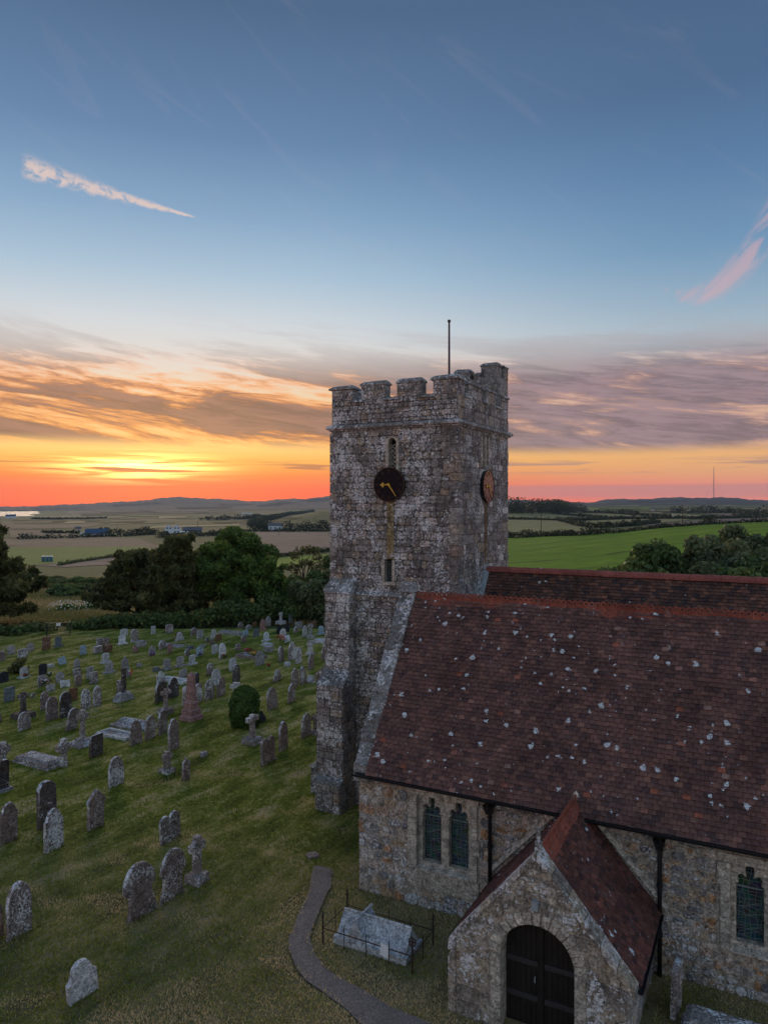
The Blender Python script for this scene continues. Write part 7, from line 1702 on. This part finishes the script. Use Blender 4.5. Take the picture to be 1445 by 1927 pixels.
# ledgers, coped tombs and kerbs
def ledger(px, by, L, W_, h, mt, label, rz=0, coped=False, kerb=False, name='ledger_tomb'):
    p, *_ = gscale(px, by); o = empty(name, p, R(rz)); tag(o, label, 'tomb', 'low tombs in the churchyard'); a, b = L / 2, W_ / 2
    if kerb:
        for i, q in enumerate(((-a, a, -b, -b + .12), (-a, a, b - .12, b), (-a, -a + .12, -b + .12, b - .12), (a - .12, a, -b + .12, b - .12))): MB().box(*q, -.1, h, .6).build('kerb_stone', GM[mt], o, local=True)
        MB().box(-a + .12, a - .12, -b + .12, b - .12, -.1, h * .45, .3).build('infill', GM['li'], o, local=True)
    else:
        MB().box(-a - .08, a + .08, -b - .08, b + .08, -.1, h * .28, .6).build('plinth', GM[mt], o, local=True)
        if coped: MB().hexa([(-a, -b, h * .28), (a, -b, h * .28), (a, b, h * .28), (-a, b, h * .28), (-a + .25, -.06, h), (a - .25, -.06, h), (a - .25, .06, h), (-a + .25, .06, h)], .4).build('coped_slab', GM[mt], o, local=True)
        else: MB().box(-a, a, -b, b, h * .28, h * .75, .4).hexa([(-a, -b, h * .75), (a, -b, h * .75), (a, b, h * .75), (-a, b, h * .75), (-a + .12, -b + .12, h), (a - .12, -b + .12, h), (a - .12, b - .12, h), (-a + .12, b - .12, h)], .4).build('slab', GM[mt], o, local=True)
    return o
ledger(*zc_('E', 495, 960), 2.0, 0.85, 0.27, 'li', 'long flat lichened ledger tomb beside the wheel cross, left lawn')
ledger(*zc_('F', 140, 820), 1.9, 0.85, 0.13, 'pa', 'pale kerbed grave slab behind the broad dark slab', kerb=True)
ledger(*zc_('F', 350, 700), 1.9, 0.95, 0.34, 'li', 'pale coped tomb behind the close row of three pointed stones', coped=True)
ledger(*zc_('D', 1230, 460), 1.3, 0.6, 0.3, 'pa', 'pale low tomb at the tower edge in the far rows')
ledger(*zc_('C', 440, 1290), 1.9, 0.8, 0.16, 'wh', 'white kerb outline behind the orange-stained dark headstone', kerb=True)
ledger(*zc_('D', 545, 490), 0.7, 0.4, 0.2, 'pa', 'small pale slab behind the low grey chest-like stone')
ledger(*zc_('D', 345, 640), 2.0, 0.95, 0.2, 'br', 'kerbed grave planted with bright flowers, centre', kerb=True)
ledger(*zc_('C', 400, 690), 1.9, 0.8, 0.12, 'gr', 'low kerbed plot in the back rows left of centre', kerb=True)
ledger(*zc_('D', 110, 350), 2.2, 0.8, 0.2, 'gr', 'low stone kerb under the leafy tree', kerb=True)
# beside the porch, lower right
p = on_z(1271, 1912, 0.0)
o = MB().prism([(u, v - .15) for u, v in outline('seg', 0.62, 1.25)], LF, -.06, .06, .012, .5).build('headstone', GM['li']); o.location = p; o.rotation_euler = (0, R(2), R(-4)); tag(o, 'narrow headstone seen edge-on beside the porch', 'gravestone', 'graves in the churchyard')
ledger(1372, 1975, 1.6, 0.75, 0.5, 'li', 'lichen-covered chest tomb under the aisle window at lower right', name='chest_tomb')

# coped tomb with cross-gable inside iron railings, by the path
tx0, tx1, ty0, ty1 = -9.20, -7.38, 15.02, 15.76; tc = (ty0 + ty1) / 2
o = empty('coped_tomb', (-8.24, tc, 0)); tag(o, 'white lichened ridged tomb with cross arms inside iron railings by the path', 'tomb')
cm_ = stone_mat('bleached_tomb_stone', [(0, (0.36, 0.38, 0.40)), (1, (0.44, 0.46, 0.48))], 0.6, 8, 0.15, (0.62, 0.66, 0.70), 0.35)
MB().box(tx0 - .06, tx1 + .06, ty0 - .06, ty1 + .06, -.1, 0.20, .4).build('plinth', cm_, o)
MB().add([(tx0, ty0, .20), (tx1, ty0, .20), (tx1, ty1, .20), (tx0, ty1, .20), (tx0, tc, .66), (tx1, tc, .66)], [(0, 1, 5, 4), (1, 2, 5), (2, 3, 4, 5), (3, 0, 4), (0, 3, 2, 1)], .6).build('ridged_slab', cm_, o)
xg = tx0 + 0.52
MB().add([(xg - .3, ty0 - .02, .20), (xg + .3, ty0 - .02, .20), (xg, ty0 - .02, .68), (xg - .3, ty1 + .02, .20), (xg + .3, ty1 + .02, .20), (xg, ty1 + .02, .68)], [(0, 1, 2), (5, 4, 3), (1, 4, 5, 2), (3, 0, 2, 5), (0, 3, 4, 1)], .5).build('cross_gable', cm_, o)
MB().tube([(xg, ty0 - .06, .68), (xg, ty1 + .06, .68)], .035, 6).build('roll', cm_, o); MB().tube([(tx0, tc, .665), (tx1, tc, .665)], .03, 6).build('roll', cm_, o)
rl = empty('iron_railing', (-8.24, tc, 0)); tag(rl, 'rusty iron railing round the white ridged tomb', 'railing')
rx0, rx1, ry0, ry1 = -9.46, -7.10, 14.82, 15.96; rr = M['rust']
for (xa, ya) in ((rx0, ry0), (rx1, ry0), (rx1, ry1), (rx0, ry1)):
    pst = MB().tube([(xa, ya, -.1), (xa, ya, .62), (xa, ya, .67), (xa, ya, .82)], [.022, .022, .028, .006], 8).build('post', rr, rl)
pst = MB(); nR = 16; pst.tube([(rx1 + .09 * math.cos(2 * math.pi * k / nR), ry0, .72 + .09 * math.sin(2 * math.pi * k / nR)) for k in range(nR + 1)], .013, 6, cap=False).tube([(rx1 - .09, ry0, .72), (rx1 + .09, ry0, .72)], .012, 6); pst.build('ring_finial', rr, rl)
for (a, b) in (((rx0, ry0), (rx1, ry0)), ((rx1, ry0), (rx1, ry1)), ((rx1, ry1), (rx0, ry1)), ((rx0, ry1), (rx0, ry0))):
    MB().tube([(a[0], a[1], .40), (b[0], b[1], .40)], .012, 6).build('rail', rr, rl)
    L = math.hypot(b[0] - a[0], b[1] - a[1]); n = max(1, round(L / .62) - 1)
    for i in range(1, n + 1):
        q = Vector(a).lerp(Vector(b), i / (n + 1)); MB().tube([(q.x, q.y, -.05), (q.x, q.y, .48), (q.x, q.y, .52), (q.x, q.y, .60)], [.010, .010, .016, .003], 6).build('picket', rr, rl)
nx = rx0 + 1.66
tx_ = MB().add([(nx - .11, ry0 - .02, .22), (nx + .11, ry0 - .05, .20), (nx + .11, ry0 - .03, .47), (nx - .11, ry0 - .0, .49), (nx - .11, ry0 - .012, .22), (nx + .11, ry0 - .042, .20), (nx + .11, ry0 - .022, .47), (nx - .11, ry0 + .008, .49)], [(0, 1, 2, 3), (7, 6, 5, 4), (0, 4, 5, 1), (1, 5, 6, 2), (2, 6, 7, 3), (3, 7, 4, 0)]).build('notice', M['white']); tag(tx_, 'small white notice card hung on the tomb railing', 'sign')
# clipped bush
p, dpt, *_ = gscale(*zc_('G', 265, 700)); bush = empty('clipped_bush', p); tag(bush, 'dense clipped dark green conical bush among the graves', 'bush')
wr, hr = 27.5 / FPX * dpt, 75 / FPX * dpt
n = 15000; d = rng.normal(size=(n, 3)); d /= np.linalg.norm(d, axis=1, keepdims=True); rad = 0.72 + 0.28 * rng.random(n) ** .5
v = (d[:, 2] + 1) / 2; prof = np.sqrt(np.clip(1 - (1.7 * v - .62) ** 2 / 1.18, 0.02, 1)); prof = np.where(v < .36, np.sqrt(np.clip(1 - ((.36 - v) / .5) ** 2, .05, 1)), prof)
an = np.arctan2(d[:, 1], d[:, 0]); lump = 1 + .13 * np.sin(an * 2 + v * 6 + 1) + .09 * np.sin(an * 5 - v * 11) + rng.normal(0, .07, n)
P_ = np.stack([p.x + np.cos(an) * prof * wr * rad * lump, p.y + np.sin(an) * prof * wr * rad * lump, p.z + v * hr], -1)
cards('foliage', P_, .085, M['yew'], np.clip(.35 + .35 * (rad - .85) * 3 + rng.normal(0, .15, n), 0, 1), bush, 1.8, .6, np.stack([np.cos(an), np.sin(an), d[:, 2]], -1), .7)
MB().tube([p, p + Vector((0, 0, hr * .6))], [.09, .04], 7).build('stem', M['bark'], bush)
tb = []; th_ = []
for o_ in list(scene.objects):
    if o_.get('category') in ('gravestone', 'tomb', 'obelisk') and o_.parent is None:
        bb = 0.32 if o_.get('category') == 'gravestone' else 0.55; n_t = 46
        q = o_.location; uu = rng.uniform(-1, 1, n_t); sg = rng.choice([-1, 1], n_t)
        tb.append(np.stack([q.x + sg * 0.09 + rng.normal(0, 0.03, n_t), q.y + uu * (bb + 0.08), np.full(n_t, 0.01)], -1))
tb = np.concatenate(tb)
o = blades('grass_tuft', tb, 0.14, 0.014, M['blade'], np.clip(rng.normal(0.3, 0.25, len(tb)), 0, 1), 0.35); tag(o, 'longer grass left standing round the feet of the graves', 'grass', kind='stuff')
# small dark shrub by the left graves
shrub('small_shrub', 'small dark straggly shrub between the far left graves', on_z(32, 1268, 0.0), (0.7, 0.7, 0.7), 'needle', 0.14, 700, 9)

# flowers left on graves
def fl_mat(nm, c): return flat_mat(nm, c, 0.6, 0.3, 0.15, 20)
FM = {'red': fl_mat('red_petals', (0.42, 0.02, 0.02)), 'pink': fl_mat('pink_petals', (0.60, 0.08, 0.20)), 'purple': fl_mat('purple_petals', (0.30, 0.12, 0.42)), 'yellow': fl_mat('yellow_petals', (0.60, 0.42, 0.05)), 'white': fl_mat('white_petals', (0.68, 0.68, 0.66)), 'orange': fl_mat('terracotta_trough', (0.42, 0.10, 0.05))}
def flowers(z, x, y, w_, h, cols, label, pot=None):
    p, dpt, *_ = gscale(*zc_(z, x, y)); o = empty('flower_bunch', p); tag(o, label, 'flowers', 'flowers on graves')
    if pot: MB().tube([(0, 0, 0), (0, 0, h * .45)], [w_ * .25, w_ * .34], 10).build('vase', GM[pot], o, local=True)
    n = 120; P_, dd = ball(n, (p.x, p.y, p.z + h * .6), (w_ * .5, w_ * .5, h * .4), .2); cards('leaves', P_, .07, M['leaf_dark'], rng.random(n), o)
    for c in cols:
        n = 26
        for _ in range(1):
            P_, dd = ball(n, (p.x + random.uniform(-.2, .2) * w_, p.y + random.uniform(-.2, .2) * w_, p.z + h * .7), (w_ * .45, w_ * .45, h * .35), .6, .6)
            o2 = cards('petals', P_, .09, FM[c], rng.random(n), o, 1.0, 0, dd, .3); o2['kind'] = 'stuff'
flowers('A', 425, 1045, .5, .3, ('red',), 'red flowers on the white plinth, far left graves')
flowers('A', 770, 1190, .8, .42, ('pink', 'purple', 'white'), 'pink and purple wreath leaning on the grey headstone, left')
flowers('A', 838, 1030, .3, .3, ('white',), 'white flowers in a black vase beside the black polished headstone', 'bk')
flowers('B', 845, 430, .3, .3, ('red',), 'single red bunch at the white headstone under the hedge')
flowers('B', 1335, 675, .3, .3, ('purple',), 'purple bunch at the foot of the mauve headstone')
flowers('C', 560, 1020, .35, .3, ('yellow', 'red'), 'yellow and red flowers in a dark vase on a plinth', 'bk')
flowers('C', 1290, 900, .4, .28, ('red',), 'red flowers at the tall white pointed headstone')
flowers('C', 860, 860, .4, .3, ('purple', 'white'), 'mixed flowers before the blue-grey slate headstone')
flowers('D', 715, 485, .95, .75, ('pink', 'red', 'yellow'), 'pink flowering bush in front of the pale round headstone')
flowers('D', 310, 590, .75, .4, ('pink', 'red'), 'bright pink flowers at the head of the planted grave')
flowers('D', 380, 635, .7, .38, ('orange', 'yellow', 'red'), 'orange-red flowers at the foot of the planted grave')
flowers('D', 565, 758, .2, .22, ('red',), 'little red lantern-like bunch in the grass, centre', 'dk')
# toy windmill with rainbow sails
p, dpt, *_ = gscale(*zc_('B', 945, 1065)); o = empty('toy_windmill', p); tag(o, 'rainbow-coloured toy windmill stuck in the grass by a grey headstone', 'windmill')
MB().tube([(0, 0, -.05), (0, 0, .42)], .012, 6).build('stick', M['iron'], o, local=True)
for k, c in enumerate(('red', 'yellow', 'white', 'purple', 'pink', 'orange')):
    a = k * math.pi / 3; b = a + .75; MB().add([(.02, 0, .42), (.05, .17 * math.cos(a), .42 + .17 * math.sin(a)), (.03, .17 * math.cos(b), .42 + .17 * math.sin(b)), (.0, 0, .42), (.03, .17 * math.cos(a), .42 + .17 * math.sin(a)), (.01, .17 * math.cos(b), .42 + .17 * math.sin(b))], [(0, 1, 2), (5, 4, 3), (0, 3, 4, 1), (1, 4, 5, 2), (2, 5, 3, 0)]).build('sail', FM[c], o, local=True)
# small black gate with a white notice in the hedge
p = on_z(110, 1198, 0.0); gt = empty('metal_gate', p, face_cam(p)); tag(gt, 'small black metal gate with a white notice in the far hedge', 'gate')
for i in range(16): MB().tube([(-.75 + i * .1, 0, .05), (-.75 + i * .1, 0, 1.15)], .012, 5).build('bar', M['iron'], gt, local=True)
for z in (.12, 1.05): MB().box(-.78, .78, -.02, .02, z, z + .05).build('rail', M['iron'], gt, local=True)
for s in (-.85, .85): MB().box(s - .04, s + .04, -.04, .04, -.1, 1.15).build('post', M['iron'], gt, local=True)
MB().box(-.16, .16, -.05, -.03, .85, 1.08).build('notice', M['white'], gt, local=True)
# flat stones let into the lawn
for px, py, s, lb in ((588, 1612, .22, 'bare pale stone let into the grass above the end of the path'), (508, 1428, .3, 'flat dark stone let into the lawn right of the twin-topped headstone')):
    p = on_z(px, py, .02); ol = [(p.x + s * (1 + .2 * math.sin(k * 2.3)) * math.cos(k * .8), p.y + s * (.9 + .2 * math.cos(k * 3)) * math.sin(k * .8)) for k in range(8)]
    o = MB().prism(ol, lambda u, v, d: (u, v, d), -.05, .075, .02, .6).build('flat_stone', GM['br']); tag(o, lb, 'stone')

# ================================================================== haze
vm_ = bpy.data.materials.new('evening_haze'); vm_.use_nodes = True; vt = vm_.node_tree
for nd in list(vt.nodes):
    if nd.type != 'OUTPUT_MATERIAL': vt.nodes.remove(nd)
vo = vt.nodes['Material Output']
HAZE = 4.8e-5
pv_ = vt.nodes.new('ShaderNodeVolumePrincipled'); pv_.inputs['Color'].default_value = (0.56, 0.74, 1.0, 1); pv_.inputs['Density'].default_value = HAZE; pv_.inputs['Anisotropy'].default_value = 0.0
vt.links.new(pv_.outputs[0], vo.inputs['Volume'])
hz = MB().box(-8700, 8700, -320, 8150, -62, 270).build('haze', vm_); hz.rotation_euler = (0, 0, TH); tag(hz, kind='stuff')
hz['label'] = 'thin evening haze over the land'; hz['category'] = 'haze'
